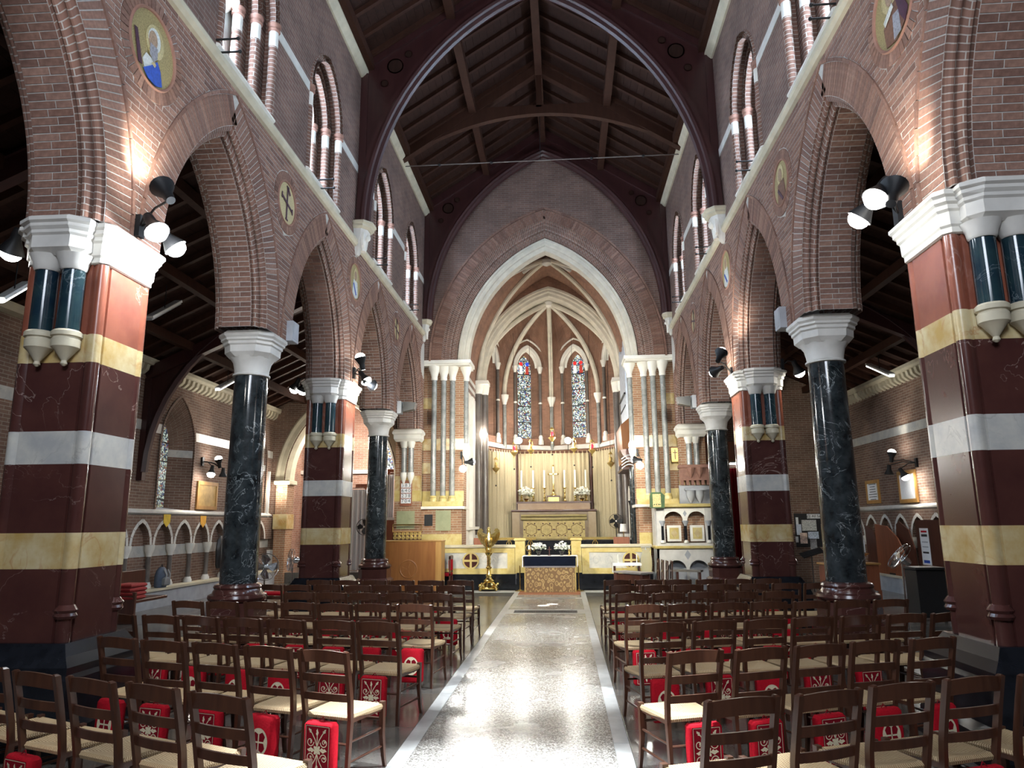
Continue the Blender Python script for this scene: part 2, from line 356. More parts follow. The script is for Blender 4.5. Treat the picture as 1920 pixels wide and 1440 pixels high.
def vouss(mb, place, s, rise, zs, o0, o1, d0, proud, yc=0.0, step=0.075, gap=0.010, half=None, collect=None):
    # wedge bricks standing proud of the ring o0..o1
    r, c = arch_geo(s, rise)
    for side in (-1, 1):
        if half and side != half: continue
        th = math.acos(c / (r + (o0 + o1) / 2)); n = max(4, int(th * (r + o0) / step))
        for i in range(n):
            a0 = th * i / n + gap / 2 / r; a1 = th * (i + 1) / n - gap / 2 / r; vs = []
            for dd in (d0, d0 - proud):
                for (oo, aa) in ((o0, a0), (o0, a1), (o1, a1), (o1, a0)):
                    vs.append(place(yc + side * -(c - (r + oo) * math.cos(aa)), dd, zs + (r + oo) * math.sin(aa)))
            fs = [(4, 5, 6, 7), (0, 1, 5, 4), (1, 2, 6, 5), (2, 3, 7, 6), (3, 0, 4, 7)]
            k = (random.random() * 9, random.random() * 9)
            if collect is not None: collect.append((vs, fs, k))
            else: mb.add(vs, fs, [[k] * 4] * 5)
def put_bricks(pieces, name, mat, parent, limit, key):
    pieces.sort(key=key)
    for vs, fs, k in pieces[:limit]:
        b = MB(); c = [sum(p[i] for p in vs) / 8 for i in range(3)]
        b.add([(p[0] - c[0], p[1] - c[1], p[2] - c[2]) for p in vs], fs, [[k] * 4] * len(fs))
        o = b.build(name, mat, parent); o.location = c
    if len(pieces) > limit:
        b = MB()
        for vs, fs, k in pieces[limit:]: b.add(vs, fs, [[k] * 4] * len(fs))
        b.build(name + '_field', mat, parent, kind='stuff')

BAY = 3.87; P0 = 6.70; XW = 3.97; TH = 0.81; YW = 22.18
PIERS = [P0 + BAY * k for k in range(-2, 5)]
ARCH = dict(s=1.45, rise=2.5, zs=4.84)
AC = [P0 + BAY * (k - 0.5) for k in range(-1, 5)]
Z_COURSE, Z_EAVE = 7.95, 12.2
MED_Z = 7.10
CLW = [P0 + BAY * k + d for k in (-1, 1, 3) for d in (-1.65, 1.65)]
YB = -4.0

RING_R = {3: .53, 4: .565, 5: .49}
def nave_wall(side, name):
    sg = -1 if side == 'left' else 1; X = sg * XW
    root = struct(name)
    P = lambda u, d, z: (X + sg * d, u, z)
    A = ARCH; top = arch_top(**A)
    ops = [(c, A['s'], lambda d: 0.0, top) for c in AC]
    b = MB(); strips(b, P, -1.0, YW, 4.84, Z_COURSE, ops); b.build('spandrel_face', M_mortar, root)
    b = MB(); strips(b, lambda u, d, z: (X + sg * TH, u, z), -1.0, YW, 4.84, Z_COURSE + 0.4, ops); b.build('aisle_face', M_brick_aisle, root)
    b = MB(); b.box(*sorted((X, X + sg * TH)), YB, -1.0, 0, Z_COURSE); b.build('west_return', M_brick_tex, root)
    # moulded soffits: two rolls, flat brick soffit, two rolls
    half = [(0, 0), (0, 0.035), (-0.012, 0.045), (-0.045, 0.05), (-0.065, 0.07), (-0.07, 0.095), (-0.06, 0.12), (-0.035, 0.135), (-0.075, 0.15), (-0.115, 0.165), (-0.135, 0.19), (-0.14, 0.215), (-0.125, 0.24), (-0.10, 0.255), (-0.15, 0.27)]
    half = [(o, d * .68) for o, d in half]; dA = half[-1][1]; dB = TH - dA; soff = []
    rr_, cc_ = arch_geo(A['s'], A['rise'])
    for c in AC:
        b = MB(); sweep(b, P, prof=half, n=18, yc=c, **A); b.build('nave_arch_moulding', M_brick_tex, root, smooth=True)
        b = MB(); sweep(b, P, prof=[(o, TH - d) for o, d in reversed(half)], n=18, yc=c, **A); b.build('aisle_arch_moulding', M_brick_tex, root, smooth=True)
        b = MB(); sweep(b, P, prof=[(-.15, dA), (-.15, dB)], n=18, yc=c, **A); b.build('soffit_bed', M_mortar, root, smooth=True)
        if c < 3: continue
        ro = rr_ - .15; th = math.acos(cc_ / ro); n = int(th * ro / .0745)
        for side in (-1, 1):
            for i in range(n):
                a0, a1 = th * i / n + .0055 / ro, th * (i + 1) / n - .0055 / ro
                cut = dA + (.26 if i % 2 else .17)
                for d0, d1 in ((dA + .004, cut - .005), (cut + .005, dB - .004)):
                    vs = [P(c + side * -(cc_ - (ro - pr) * math.cos(a)), d, A['zs'] + (ro - pr) * math.sin(a)) for pr in (0.0, .005) for a, d in ((a0, d0), (a1, d0), (a1, d1), (a0, d1))]
                    soff.append((vs, [(4, 5, 6, 7), (0, 1, 5, 4), (1, 2, 6, 5), (2, 3, 7, 6), (3, 0, 4, 7)], (random.random() * 9, random.random() * 9)))
    put_bricks(soff, 'soffit_brick', M_brick, root, 300, lambda q: abs(q[0][0][1] - 6.0) if q[0][0][1] < 6.2 else abs(q[0][0][1] - 10.0) * 2 + .5)
    # single bricks of the spandrels, the wedge bricks of the arch rings
    pieces = []; row = 0; z = 4.86
    r_, c_ = arch_geo(A['s'], A['rise'])
    def holes(z):
        H = []
        for c in AC:
            if z >= A['zs'] and (r_ + .455) ** 2 > (z - A['zs']) ** 2:
                w = math.sqrt((r_ + .455) ** 2 - (z - A['zs']) ** 2) - c_
                if w > 0: H.append((c - w, c + w))
        for k, p in enumerate(PIERS):
            R = RING_R.get(k, .595)
            if abs(z - MED_Z) < R: w = math.sqrt(R * R - (z - MED_Z) ** 2); H.append((p - w, p + w))
        return H
    while z < Z_COURSE - 0.07:
        y = 1.0 + (0.136 if row % 2 else 0.0); zt = z + 0.063; hb, ht = holes(z), holes(zt)
        while y < YW - 0.02:
            e = [[y, min(y + 0.26, YW)], [y, min(y + 0.26, YW)]]
            for q, H in zip(e, (hb, ht)):
                for lo, hi in H:
                    if lo <= q[0] and hi >= q[1]: m_ = (q[0] + q[1]) / 2; m_ = q[0] if (m_ > (lo + hi) / 2) == False else q[1]; q[0] = q[1] = m_
                    elif lo <= q[0] < hi: q[0] = hi
                    elif lo < q[1] <= hi: q[1] = lo
            if max(e[0][1] - e[0][0], e[1][1] - e[1][0]) > .012:
                (a0, q0), (a1, q1) = e
                vs = [P(uu, dd, zz) for dd in (0.0, -0.004) for (uu, zz) in ((a0, z), (q0, z), (q1, zt), (a1, zt))]
                pieces.append((vs, [(4, 5, 6, 7), (0, 1, 5, 4), (1, 2, 6, 5), (2, 3, 7, 6), (3, 0, 4, 7)], (random.random() * 9, random.random() * 9)))
            y += 0.272
        z += 0.0755; row += 1
    put_bricks(pieces, 'brick', M_brick, root, 300, lambda q: abs(q[0][0][1] - 7.0))
    ring = []
    for c in AC[1:]: vouss(None, P, o0=0.004, o1=0.40, d0=0.0, proud=0.005, yc=c, gap=0.013, collect=ring, **A)
    put_bricks(ring, 'voussoir', M_brick, root, 300, lambda q: abs(q[0][0][1] - 7.0))
    for c in AC[1:]:
        b = MB(); vouss(b, P, o0=0.408, o1=0.45, d0=0.0, proud=0.022, yc=c, step=0.26, **A); b.build('hood_mould', M_brick, root)
    # string course
    b = MB(); pr = [(-0.0, 7.86), (0.05, 7.88), (0.09, 7.93), (0.09, 8.0), (0.05, 8.03), (0.0, 8.10)]
    b.loft([[(X - sg * o, y, z) for o, z in pr] for y in (YB, YW)]); b.build('string_course', M_stone_y, root)
    # clerestory: plain brick face with triple-order windows
    s1, rise1, zs1, zb1 = 0.92, 1.18, 9.78, 8.15
    ft = arch_top(s1, rise1, zs1)
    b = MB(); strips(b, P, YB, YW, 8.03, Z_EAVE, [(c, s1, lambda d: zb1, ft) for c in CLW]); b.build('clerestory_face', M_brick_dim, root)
    b = MB(); b.loft([[(X - sg * o, y, z) for o, z in [(0, 12.0), (0.04, 12.0), (0.10, 12.06), (0.16, 12.14), (0.16, 12.24), (0, 12.24)]] for y in (YB, YW)]); b.build('cornice', M_stone_y, root)
    # sloping stone band between the window heads
    spans = [YB] + [v for c in CLW for v in (c - s1, c + s1)] + [YW]
    for a, q in zip(spans[0::2], spans[1::2]):
        b = MB(); b.box(*sorted((X, X - sg * 0.012)), a + 0.02, q - 0.02, 9.62, 9.80); b.build('stone_band', M_stone, root)
    w = len([o for o in bpy.data.objects if o.name.startswith('window_')])
    for i, c in enumerate(CLW):
        if c < 3: continue
        w += 1; win = struct('window_%d' % w)
        b = MB(); sweep(b, P, s1, rise1, zs1, [(0, 0), (0, 0.2), (-0.21, 0.2), (-0.21, 0.4), (-0.42, 0.4), (-0.42, 0.62)], n=10, z0=zb1, yc=c); b.build('reveal', M_brick_tex, win)
        b = MB(); b.loft([[P(y, d, z) for d, z in [(0, 8.08), (-0.05, 8.12), (-0.05, 8.15), (0.62, 8.42), (0.62, 8.08)]] for y in (c - s1, c + s1)]); b.build('sill', M_stone_w, win)
        for k in range(3):
            so = s1 - 0.21 * k - 0.075; d = 0.2 * k + 0.03
            for e in (-1, 1):
                y = c + e * so; x = X + sg * d
                b = MB(); b.lathe([(0.075, 8.15), (0.075, 9.38)], (x, y, 0), 12); b.build('shaft', M_brick_tex, win, smooth=True)
                b = MB(); b.lathe([(0.075, 9.38), (0.076, 9.64)], (x, y, 0), 12); b.build('stone_band', M_stone_w, win, smooth=True)
                b = MB(); b.lathe([(0.08, 9.64), (0.10, 9.66), (0.10, 9.69), (0.085, 9.71), (0.11, 9.74), (0.11, 9.78)], (x, y, 0), 12); b.build('capital', M_terra, win, smooth=True)
            r = 0.085; pr = [(-0.21 * k - 0.075 + r * math.cos(a), d + r * math.sin(a)) for a in [PI * 1.2 - 1.5 * PI * j / 8 for j in range(9)]]
            b = MB(); sweep(b, P, s1, rise1, zs1, pr, n=12, yc=c); b.build('arch_roll', M_brick_tex, win, smooth=True)
        s3 = s1 - 0.42; r3 = rise1 * 0.62
        # plate tracery: lower light and round window, with glass behind
        b = MB(); Q = lambda u, d, z: P(u, 0.56 + d, z)
        strips(b, Q, c - s3, c + s3, 8.2, 9.45, [(c, 0.34, lambda d: 8.38, arch_top(0.34, 0.5, 8.9))], 10)
        strips(b, Q, c - s3, c + s3, 9.45, 10.75, [(c, 0.36, lambda d: 9.92 - math.sqrt(max(0, 0.36 ** 2 - d * d)), lambda d: 9.92 + math.sqrt(max(0, 0.36 ** 2 - d * d)))], 14)
        b.build('tracery', M_stone, win)
        b = MB(); b.tube([P(c + 0.38 * math.cos(a), 0.55, 9.92 + 0.38 * math.sin(a)) for a in [2 * PI * j / 24 for j in range(25)]], 0.05, 8); b.build('oculus_ring', M_stone_w, win, smooth=True)
        b = MB(); b.box(*sorted((X + sg * 0.6, X + sg * 0.62)), c - s3, c + s3, 8.3, 10.6); b.build('pane', M_day, win)
    return root
nave_wall('left', 'wall_left'); nave_wall('right', 'wall_right')

# ------------------------------------------------------------------ floor
fl = struct('floor')
b = MB(); b.box(-10.2, 10.2, YB, 25.2, -0.2, -0.012); b.build('floor_bed', M_joint, fl)
sl = {}
def slab(x0, x1, y0, y1, mat):
    key = (round(x1 - x0, 3), round(y1 - y0, 3), mat.name)
    if key not in sl:
        w, h = (x1 - x0) / 2 - 0.004, (y1 - y0) / 2 - 0.004; m = MB()
        m.loft([[(-w, -h, -0.012), (w, -h, -0.012), (w, h, -0.012), (-w, h, -0.012)], [(-w, -h, -0.002), (w, -h, -0.002), (w, h, -0.002), (-w, h, -0.002)], [(-w + .003, -h + .003, 0), (w - .003, -h + .003, 0), (w - .003, h - .003, 0), (-w + .003, h - .003, 0)]])
        o = m.build('floor_slab', mat, fl); o.location = ((x0 + x1) / 2, (y0 + y1) / 2, 0); sl[key] = o.data
    else:
        inst(sl[key], 'floor_slab', ((x0 + x1) / 2, (y0 + y1) / 2, 0), parent=fl)
for sg in (-1, 1):
    xs = [1.0, 2.3, 3.6, 4.9]; ys = [YB + 1.4 * i for i in range(18)]
    for i in range(3):
        for j in range(len(ys) - 1):
            x = sorted((sg * xs[i], sg * xs[i + 1])); slab(x[0], x[1], ys[j], ys[j + 1], M_slab if (i + j) % 2 else M_slab2)
    xs = [5.2, 6.6, 8.0, 9.4]
    for i in range(3):
        for j in range(7, len(ys) + 2):
            x = sorted((sg * xs[i], sg * xs[i + 1])); slab(x[0], x[1], YB + 1.4 * j, YB + 1.4 * j + 1.4, M_slab if (i * 2 + j) % 3 else M_slab2)
    for j in range(18):
        x = sorted((sg * 4.9, sg * 5.2)); y = YB + 1.5 * j
        m = MB(); m.box(x[0] + .003, x[1] - .003, y + .003, y + 1.497, -0.012, 0.0); m.build('border_stone', M_strip, fl)
    for j in range(14):
        x = sorted((sg * 0.86, sg * 1.0)); y = YB + 1.8 * j; y1 = min(y + 1.8, 21.2)
        if y1 > y: m = MB(); m.box(x[0] + .002, x[1] - .002, y + .003, y1 - .003, -0.012, 0.001); m.build('aisle_border_stone', M_strip, fl)
    for j in range(6):
        x = sorted((sg * (1.0 + 0.65 * j), sg * (1.65 + 0.65 * j))); m = MB(); m.box(x[0] + .003, x[1] - .003, 20.95, 21.45, -0.012, 0.002); m.build('cross_border_stone', M_strip, fl)
for y0, y1 in ((YB, 1.0), (1.0, 6.0), (6.0, 11.0), (11.0, 16.0), (16.75, 19.05), (19.45, 21.2)):
    m = MB(); m.box(-0.86, 0.86, y0 + .003, y1 - .003, -0.012, 0.0); m.build('terrazzo_panel', M_terrazzo, fl)
for y0, y1 in ((16.0, 16.75), (19.05, 19.45)):
    g = 0.15
    m = MB(); m.box(-0.86, 0.86, y0, y0 + g * .8, -0.012, 0.001); m.box(-0.86, 0.86, y1 - g * .8, y1, -0.012, 0.001); m.box(-0.86, -0.7, y0 + g * .8, y1 - g * .8, -0.012, 0.001); m.box(0.7, 0.86, y0 + g * .8, y1 - g * .8, -0.012, 0.001); m.build('grille_frame', M_strip, fl)
    m = MB()
    for k in range(36): m.box(-0.7 + k * 0.039, -0.7 + k * 0.039 + 0.016, y0 + g * .8, y1 - g * .8, -0.011, -0.001)
    for k in range(3): yy = y0 + g * .8 + (y1 - y0 - 1.6 * g) * (k + .5) / 3; m.box(-0.7, 0.7, yy - .012, yy + .012, -0.011, -0.0015)
    m.build('heating_grille', plain('grille_iron', (0.06, 0.065, 0.06), 0.4, 0.6) if k == 0 else M_iron, fl)
m = MB(); m.box(-1.0, 1.0, 21.2, 21.45, -0.012, 0.001); m.build('cross_border_stone', M_strip, fl)

# ------------------------------------------------------------------ nave roof
RX, RZ0, RZ1 = 4.25, 12.22, 15.0     # boarding from the eaves to the ridge
slope = (RZ1 - RZ0) / RX
roof = struct('ceiling')
for sg in (-1, 1):
    nb = 24
    for k in range(nb):
        x0, x1 = sg * RX * k / nb, sg * RX * (k + 0.97) / nb
        zf = lambda x: RZ1 - abs(x) * slope
        m = MB(); m.loft([[(x0, y, zf(x0)), (x1, y, zf(x1)), (x1, y, zf(x1) + 0.03), (x0, y, zf(x0) + 0.03)] for y in (YB, YW + 0.2)]); m.build('roof_board', M_board, roof)
    m = MB(); m.loft([[(0, y, RZ1 + .04), (sg * RX, y, RZ0 + .04), (sg * RX, y, RZ0 + .1), (0, y, RZ1 + .1)] for y in (YB, YW + 0.2)]); m.build('roof_deck', M_board, roof)
    y = 3.2; first = None
    while y < YW - 0.1:
        if first is None:
            m = MB(); zf = lambda x: RZ1 - abs(x) * slope
            m.loft([[(sg * 0.08, yy, zf(.08) - .125), (sg * 4.0, yy, zf(4.0) - .125), (sg * 4.0, yy, zf(4.0) - .003), (sg * 0.08, yy, zf(.08) - .003)] for yy in (-0.045, 0.045)])
            first = m.build('rafter', M_roof, roof); first.location = (0, y, 0)
        else: inst(first, 'rafter', (0, y, 0), parent=roof)
        y += 0.65
    for x, w, h in ((1.9, 0.2, 0.24), (3.78, 0.22, 0.22)):
        zc = RZ1 - x * slope - 0.125 - h / 2
        m = MB(); m.bar((sg * x, YB, zc), (sg * x, YW, zc), w, h); m.build('purlin', M_roof, roof)
m = MB(); m.bar((0, YB, RZ1 - 0.32), (0, YW, RZ1 - 0.32), 0.2, 0.36); m.build('ridge_beam', M_roof, roof)
ww = struct('wall_west'); m = MB(); m.box(-10.2, 10.2, YB - .2, YB, 0, 15); m.build('west_gable', M_brick_tex, ww)
for sg in (-1, 1): m = MB(); m.box(*sorted((sg * 3.98, sg * 4.4)), YB, YW + .2, 12.1, 12.6); m.build('wall_plate', M_roof, roof)

def arched_truss(y, label, depth=0.3):
    t = thing('arched_roof_truss', label, 'roof truss', (0, y, 8.4))
    s, rise, zs = 3.80, 5.72, 0.0
    top = lambda x: RZ1 - abs(x) * slope - 0.13 - 8.4
    inn = arch_curve(s, rise, zs, 0.0, 22); n = len(inn)
    # solid spandrel plate between the arch and the rafter
    m = MB(); outl = []
    for (x, z) in inn: outl.append((x, z))
    for yy, fl_ in ((-0.07, 1), (0.07, -1)):
        for i in range(n - 1):
            a, b_ = inn[i], inn[i + 1]
            ta, tb = max(a[1] + .01, min(top(a[0]), 8)), max(b_[1] + .01, min(top(b_[0]), 8))
            m.quad((a[0], yy, a[1]), (b_[0], yy, b_[1]), (b_[0], yy, tb), (a[0], yy, ta))
    m.build('spandrel_plate', M_truss, t)
    for e in (-1, 1):
        m = MB(); m.box(*sorted((e * 3.80, e * 3.965)), -0.09, 0.09, 0.0, 3.7); m.build('wall_post', M_truss, t)
        m = MB(); m.bar((e * 3.95, 0, top(3.95)), (0, 0, top(0)), 0.26, 0.26, up=(0, 0, 1)); m.build('principal_rafter', M_truss, t)
        # pierced roundels of the spandrels
        for (x, z, r) in ((3.18, 3.85, 0.19), (2.88, 4.14, 0.09), (3.42, 3.42, 0.09)):
            m = MB(); m.lathe([(r, -0.085), (r * 0.86, -0.085), (r * 0.8, -0.075), (r * .8, 0.075), (r * .86, .085), (r, .085)], (e * x, 0, z), 20, 'y'); m.build('pierced_roundel', M_board, t, smooth=True)
            m = MB(); m.lathe([(r * 0.8, -0.076), (r * .8, 0.076)], (e * x, 0, z), 20, 'y'); m.build('roundel_recess', M_iron, t)
    # moulded arch rib: three rolls
    for dd, rr, oo in ((-0.13, 0.075, 0.02), (0.0, 0.095, -0.04), (0.13, 0.075, 0.02)):
        m = MB(); c = arch_curve(s, rise, zs, oo, 22); m.tube([(x, dd, z) for x, z in c], rr, 8); m.build('rib_roll', M_truss, t, smooth=True)
    m = MB(); P = lambda u, d, z: (u, d, z); sweep(m, P, s, rise, zs, [(0.16, -0.18), (0.03, -0.18), (0.03, 0.18), (0.16, 0.18)], n=22); m.build('arch_rib', M_truss, t)
    return t
arched_truss(14.44, 'dark arched timber truss spanning the nave between two carved stone corbels')
arched_truss(YW - 0.22, 'dark arched timber truss set against the brick gable over the chancel arch')
t = thing('collar_truss', 'plain timber truss with a cambered collar between the two arched trusses', 'roof truss', (0, 18.31, 12.2))
for e in (-1, 1):
    m = MB(); m.bar((e * 3.95, 0, RZ1 - 3.95 * slope - .26 - 12.2), (0, 0, RZ1 - .26 - 12.2), 0.22, 0.26); m.build('principal_rafter', M_roof, t)
top = [(x, 1.22 + 0.18 * (1 - (x / 3.4) ** 2)) for x in np.linspace(-1.95, 1.95, 15)]
cl = [(x, 0.05 + 1.05 * (1 - (x / 3.7) ** 2)) for x in np.linspace(-3.7, 3.7, 25)]
m = MB()
for i in range(24):
    a, b_ = cl[i], cl[i + 1]; tz = lambda x: min(1.36, RZ1 - abs(x) * slope - .3 - 12.2)
    m.loft([[(a[0], -.08, a[1]), (a[0], .08, a[1]), (a[0], .08, max(a[1] + .05, tz(a[0]))), (a[0], -.08, max(a[1] + .05, tz(a[0])))], [(b_[0], -.08, b_[1]), (b_[0], .08, b_[1]), (b_[0], .08, max(b_[1] + .05, tz(b_[0]))), (b_[0], -.08, max(b_[1] + .05, tz(b_[0])))]])
m.build('cambered_collar', M_roof, t)
m = MB(); m.bar((0, 0, 1.3), (0, 0, 2.4), 0.16, 0.16, up=(0, 1, 0)); m.build('king_post', M_roof, t)
t = thing('iron_tie_rod', 'thin iron tie rod with collars slung across the nave below the roof', 'tie rod', (0, 18.6, 12.05))
m = MB(); m.tube([(-3.95, 0, 0), (3.95, 0, 0)], 0.016, 6); m.build('rod', plain('tie_iron', (0.16, 0.14, 0.13), 0.5, 0.5), t)
for x in (-2.9, -1.4, 1.45, 2.9): m = MB(); m.lathe([(0.02, -0.04), (0.045, -0.02), (0.045, 0.02), (0.02, 0.04)], (x, 0, 0), 8, 'x'); m.build('collar', M_iron, t)
m = MB(); m.tube([(0.0, 0, 0), (0, 0, 2.5)], 0.009, 5); m.build('hanger', M_iron, t)

# ------------------------------------------------------------------ aisles
XA = 9.7; YE = 24.2
def aisle(side):
    sg = -1 if side == 'left' else 1; X = sg * XA
    P = lambda u, d, z: (X + sg * d, u, z)
    root = struct('wall_aisle_' + side)
    ops = [(18.05, 0.82, lambda d: 2.3, arch_top(0.82, 1.35, 3.95))] if side == 'left' else []
    if side == 'left': ops.append((22.9, 0.82, lambda d: 2.3, arch_top(0.82, 1.35, 3.95)))
    b = MB(); strips(b, P, YB, YE, 0.0, 6.3, ops); b.build('brick_face', M_brick_aisle, root)
    segs = [YB] + [v for o in sorted(ops) for v in (o[0] - .82, o[0] + .82)] + [YE]
    for a, q in zip(segs[0::2], segs[1::2]):
        b = MB(); b.box(*sorted((X, X - sg * .015)), a, q, 4.22, 4.46); b.build('white_band', M_white, root)
    b = MB(); b.loft([[(X - sg * o, y, z) for o, z in [(0, 2.18), (.05, 2.2), (.10, 2.24), (.10, 2.28), (0, 2.34)]] for y in (10, YE)]); b.build('ledge', M_stone, root)
    b = MB(); b.loft([[(X - sg * o, y, z) for o, z in [(0, 5.78), (.2, 5.8), (.24, 5.86), (.24, 5.95), (0, 5.95)]] for y in (8, YE)]); b.build('cornice', M_stone_y, root)
    y = 14.0; first = None
    while y < YE:
        if first is None:
            m = MB(); m.loft([[(X - sg * o, yy, z) for o, z in [(0, 5.56), (.05, 5.58), (.14, 5.66), (.17, 5.79), (0, 5.79)]] for yy in (-.06, .06)]); first = m.build('cornice_block', M_stone_y, root); first.location = (0, y, 0)
        else: inst(first, 'cornice_block', (0, y, 0), parent=root)
        y += 0.24
    # bench and blind arcade
    b = MB(); b.box(*sorted((X, X - sg * .36)), 10, YE, 0, 0.40); b.build('bench_front', M_stone_g, root)
    b = MB(); b.box(*sorted((X, X - sg * .40)), 10, YE, 0.40, 0.46); b.build('bench_top', M_stone_y, root)
    c = 14.6
    while c < 23.9:
        s = 0.36; A2 = dict(s=s, rise=0.52, zs=1.48)
        b = MB(); sweep(b, lambda u, d, z: (X - sg * .16 + sg * d, u, z), prof=[(0.10, 0), (0.015, 0), (0, 0.02), (0, 0.16)], n=8, yc=c, **A2); b.build('blind_arch', M_brick_aisle, root)
        b = MB(); vouss(b, lambda u, d, z: (X - sg * .16 + sg * d, u, z), o0=0.012, o1=0.10, d0=0.0, proud=.004, yc=c, step=0.24, **A2); b.build('arch_stone', M_stone, root)
        for yy in (c - 0.475,):
            b = MB(); b.lathe([(.085, .46), (.10, .50), (.075, .54), (.062, .58), (.058, 1.24)], (X - sg * .10, yy, 0), 12); b.build('colonnette', M_dkshaft, root, smooth=True)
            b = MB(); b.lathe([(.11, .46), (.11, .52), (.09, .56), (.075, .60)], (X - sg * .10, yy, 0), 12); b.build('colonnette_base', M_stone, root, smooth=True)
            b = MB(); b.lathe([(.062, 1.2), (.07, 1.26), (.11, 1.36), (.12, 1.42), (.12, 1.48)], (X - sg * .10, yy, 0), 12); b.build('colonnette_capital', M_stone_w, root, smooth=True)
        c += 0.95
    b = MB(); b.box(*sorted((X, X - sg * .012)), 14.0, YE, 1.20, 1.46); b.build('arcade_band', M_white, root)
    # filling above the little arches
    b = MB(); strips(b, lambda u, d, z: (X - sg * .155, u, z), 10, YE, 1.48, 2.19, [(14.6 + .95 * i, 0.365, lambda d: 1.3, arch_top(.365, .53, 1.48)) for i in range(10)], 12); b.build('arcade_face', M_brick_aisle, root)
    if ops:
        for o in ops:
            w = struct('window_%d' % (20 + len([1 for q in bpy.data.objects if q.name.startswith('window_')])))
            b = MB(); sweep(b, P, 0.82, 1.35, 3.95, [(0.07, -0.03), (0.0, -0.03), (0.0, 0.02), (-0.50, 0.45)], n=10, z0=2.34, yc=o[0]); b.build('splayed_reveal', M_brick_aisle, w)
            b = MB()
            for k, zz in enumerate((3.75, 4.22)):
                for e in (-1, 1): b.quad(P(o[0] + e * .815, .015, zz), P(o[0] + e * .315, .445, zz), P(o[0] + e * .315, .445, zz + .2), P(o[0] + e * .815, .015, zz + .2))
            b.build('white_courses', M_white, w)
            b = MB(); b.box(*sorted((X + sg * .45, X + sg * .47)), o[0] - .33, o[0] + .33, 2.34, 4.95); b.build('stained_glass', stained('aisle_glass', .45, 5), w)
            for k in range(5): b = MB(); b.box(*sorted((X + sg * .43, X + sg * .45)), o[0] - .33, o[0] + .33, 2.6 + k * .5, 2.63 + k * .5); b.build('saddle_bar', M_iron, w)
            b = MB(); b.quad(P(o[0] - .82, 0, 2.33), P(o[0] + .82, 0, 2.33), P(o[0] + .33, .45, 2.40), P(o[0] - .33, .45, 2.40)); b.build('sill', M_stone_g, w)
    # lean-to roof
    rf = struct('ceiling_aisle_' + side)
    zA, zN = 5.98, 8.25; xN = sg * (XW + TH)
    zf = lambda x: zA + (zN - zA) * (XA - abs(x)) / (XA - XW - TH)
    for k in range(20):
        x0 = X + (xN - X) * k / 20; x1 = X + (xN - X) * (k + .97) / 20
        m = MB(); m.loft([[(x0, y, zf(x0)), (x1, y, zf(x1)), (x1, y, zf(x1) + .03), (x0, y, zf(x0) + .03)] for y in (YB, YE + .2)]); m.build('roof_board', M_board, rf)
    m = MB(); m.loft([[(X, y, zA + .04), (xN, y, zN + .04), (xN, y, zN + .1), (X, y, zA + .1)] for y in (YB, YE + .2)]); m.build('roof_deck', M_board, rf)
    for f in (0.22, 0.5, 0.78):
        x = X + (xN - X) * f; m = MB(); m.bar((x, YB, zf(x) - .24), (x, YE, zf(x) - .24), .16, .2); m.build('purlin', M_roof, rf)
    y = 5.0; first = None
    while y < YE:
        if first is None: m = MB(); m.bar((X, 0, zA - .07), (xN, 0, zN - .07), .1, .13); first = m.build('rafter', M_roof, rf); first.location = (0, y, 0)
        else: inst(first, 'rafter', (0, y, 0), parent=rf)
        y += 0.62
    for p, nm in ((16.4, 'beyond the inner banded pier'), (8.6, 'beside the nearer banded pier')):
        t = thing('aisle_roof_truss', 'dark curved timber truss in the %s aisle, %s' % ('lectern-side' if sg < 0 else 'pulpit-side', nm), 'roof truss', (0, p, 3.0))
        m = MB(); m.bar((X, 0, zA - .4 - 3), (xN, 0, zN - .4 - 3), .18, .3); m.build('principal', M_truss, t)
        cv = [(X - sg * (.12 + 4.2 * (1 - math.cos(a))), 0.2 + 4.15 * math.sin(a)) for a in [PI / 2 * k / 14 for k in range(15)]]
        m = MB(); m.tube([(x, 0, z) for x, z in cv], .10, 6); m.build('curved_brace', M_truss, t, smooth=True)
        m = MB()
        for i in range(14):
            a, q = cv[i], cv[i + 1]; tz = lambda x: zf(x) - .5 - 3
            if tz(a[0]) > a[1]: m.quad((a[0], 0, a[1]), (q[0], 0, q[1]), (q[0], 0, max(q[1], tz(q[0]))), (a[0], 0, max(a[1], tz(a[0]))))
        m.tf = None; m.build('brace_web', M_truss, t)
        m = MB(); m.bar((X - sg * .06, 0, 0.0), (X - sg * .06, 0, zA - .5 - 3), .16, .16, up=(0, 1, 0)); m.build('wall_post', M_truss, t)
    return root
aisle('left'); aisle('right')
# ------------------------------------------------------------------ chancel arch wall
def off_top(s, rise, zs, o):
    r, c = arch_geo(s, rise)
    return lambda d: zs + math.sqrt(max(0.0, (r + o) ** 2 - (c + abs(d)) ** 2))
CA = dict(s=2.6, rise=3.9, zs=7.1)
wc = struct('wall_chancel')
P = lambda u, d, z: (u, YW + d, z)
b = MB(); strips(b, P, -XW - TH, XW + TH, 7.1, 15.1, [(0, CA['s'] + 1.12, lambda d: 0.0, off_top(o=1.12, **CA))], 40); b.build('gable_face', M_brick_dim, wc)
b = MB(); sweep(b, P, prof=[(1.16, 0.0), (0.80, 0.0), (0.80, 0.10), (0.77, 0.13), (0.72, 0.12), (0.68, 0.16), (0.69, 0.2), (0.60, 0.21), (0.56, 0.24), (0.56, 0.30), (0.50, 0.29), (0.46, 0.33), (0.48, 0.38), (0.37, 0.40), (0.35, 0.46)], n=26, **CA); b.build('brick_orders', M_brick_tex, wc, smooth=True)
ring = []; vouss(None, P, o0=0.81, o1=1.14, d0=0.0, proud=0.012, step=0.085, collect=ring, **CA); put_bricks(ring, 'voussoir', M_brick, wc, 300, lambda q: 0)
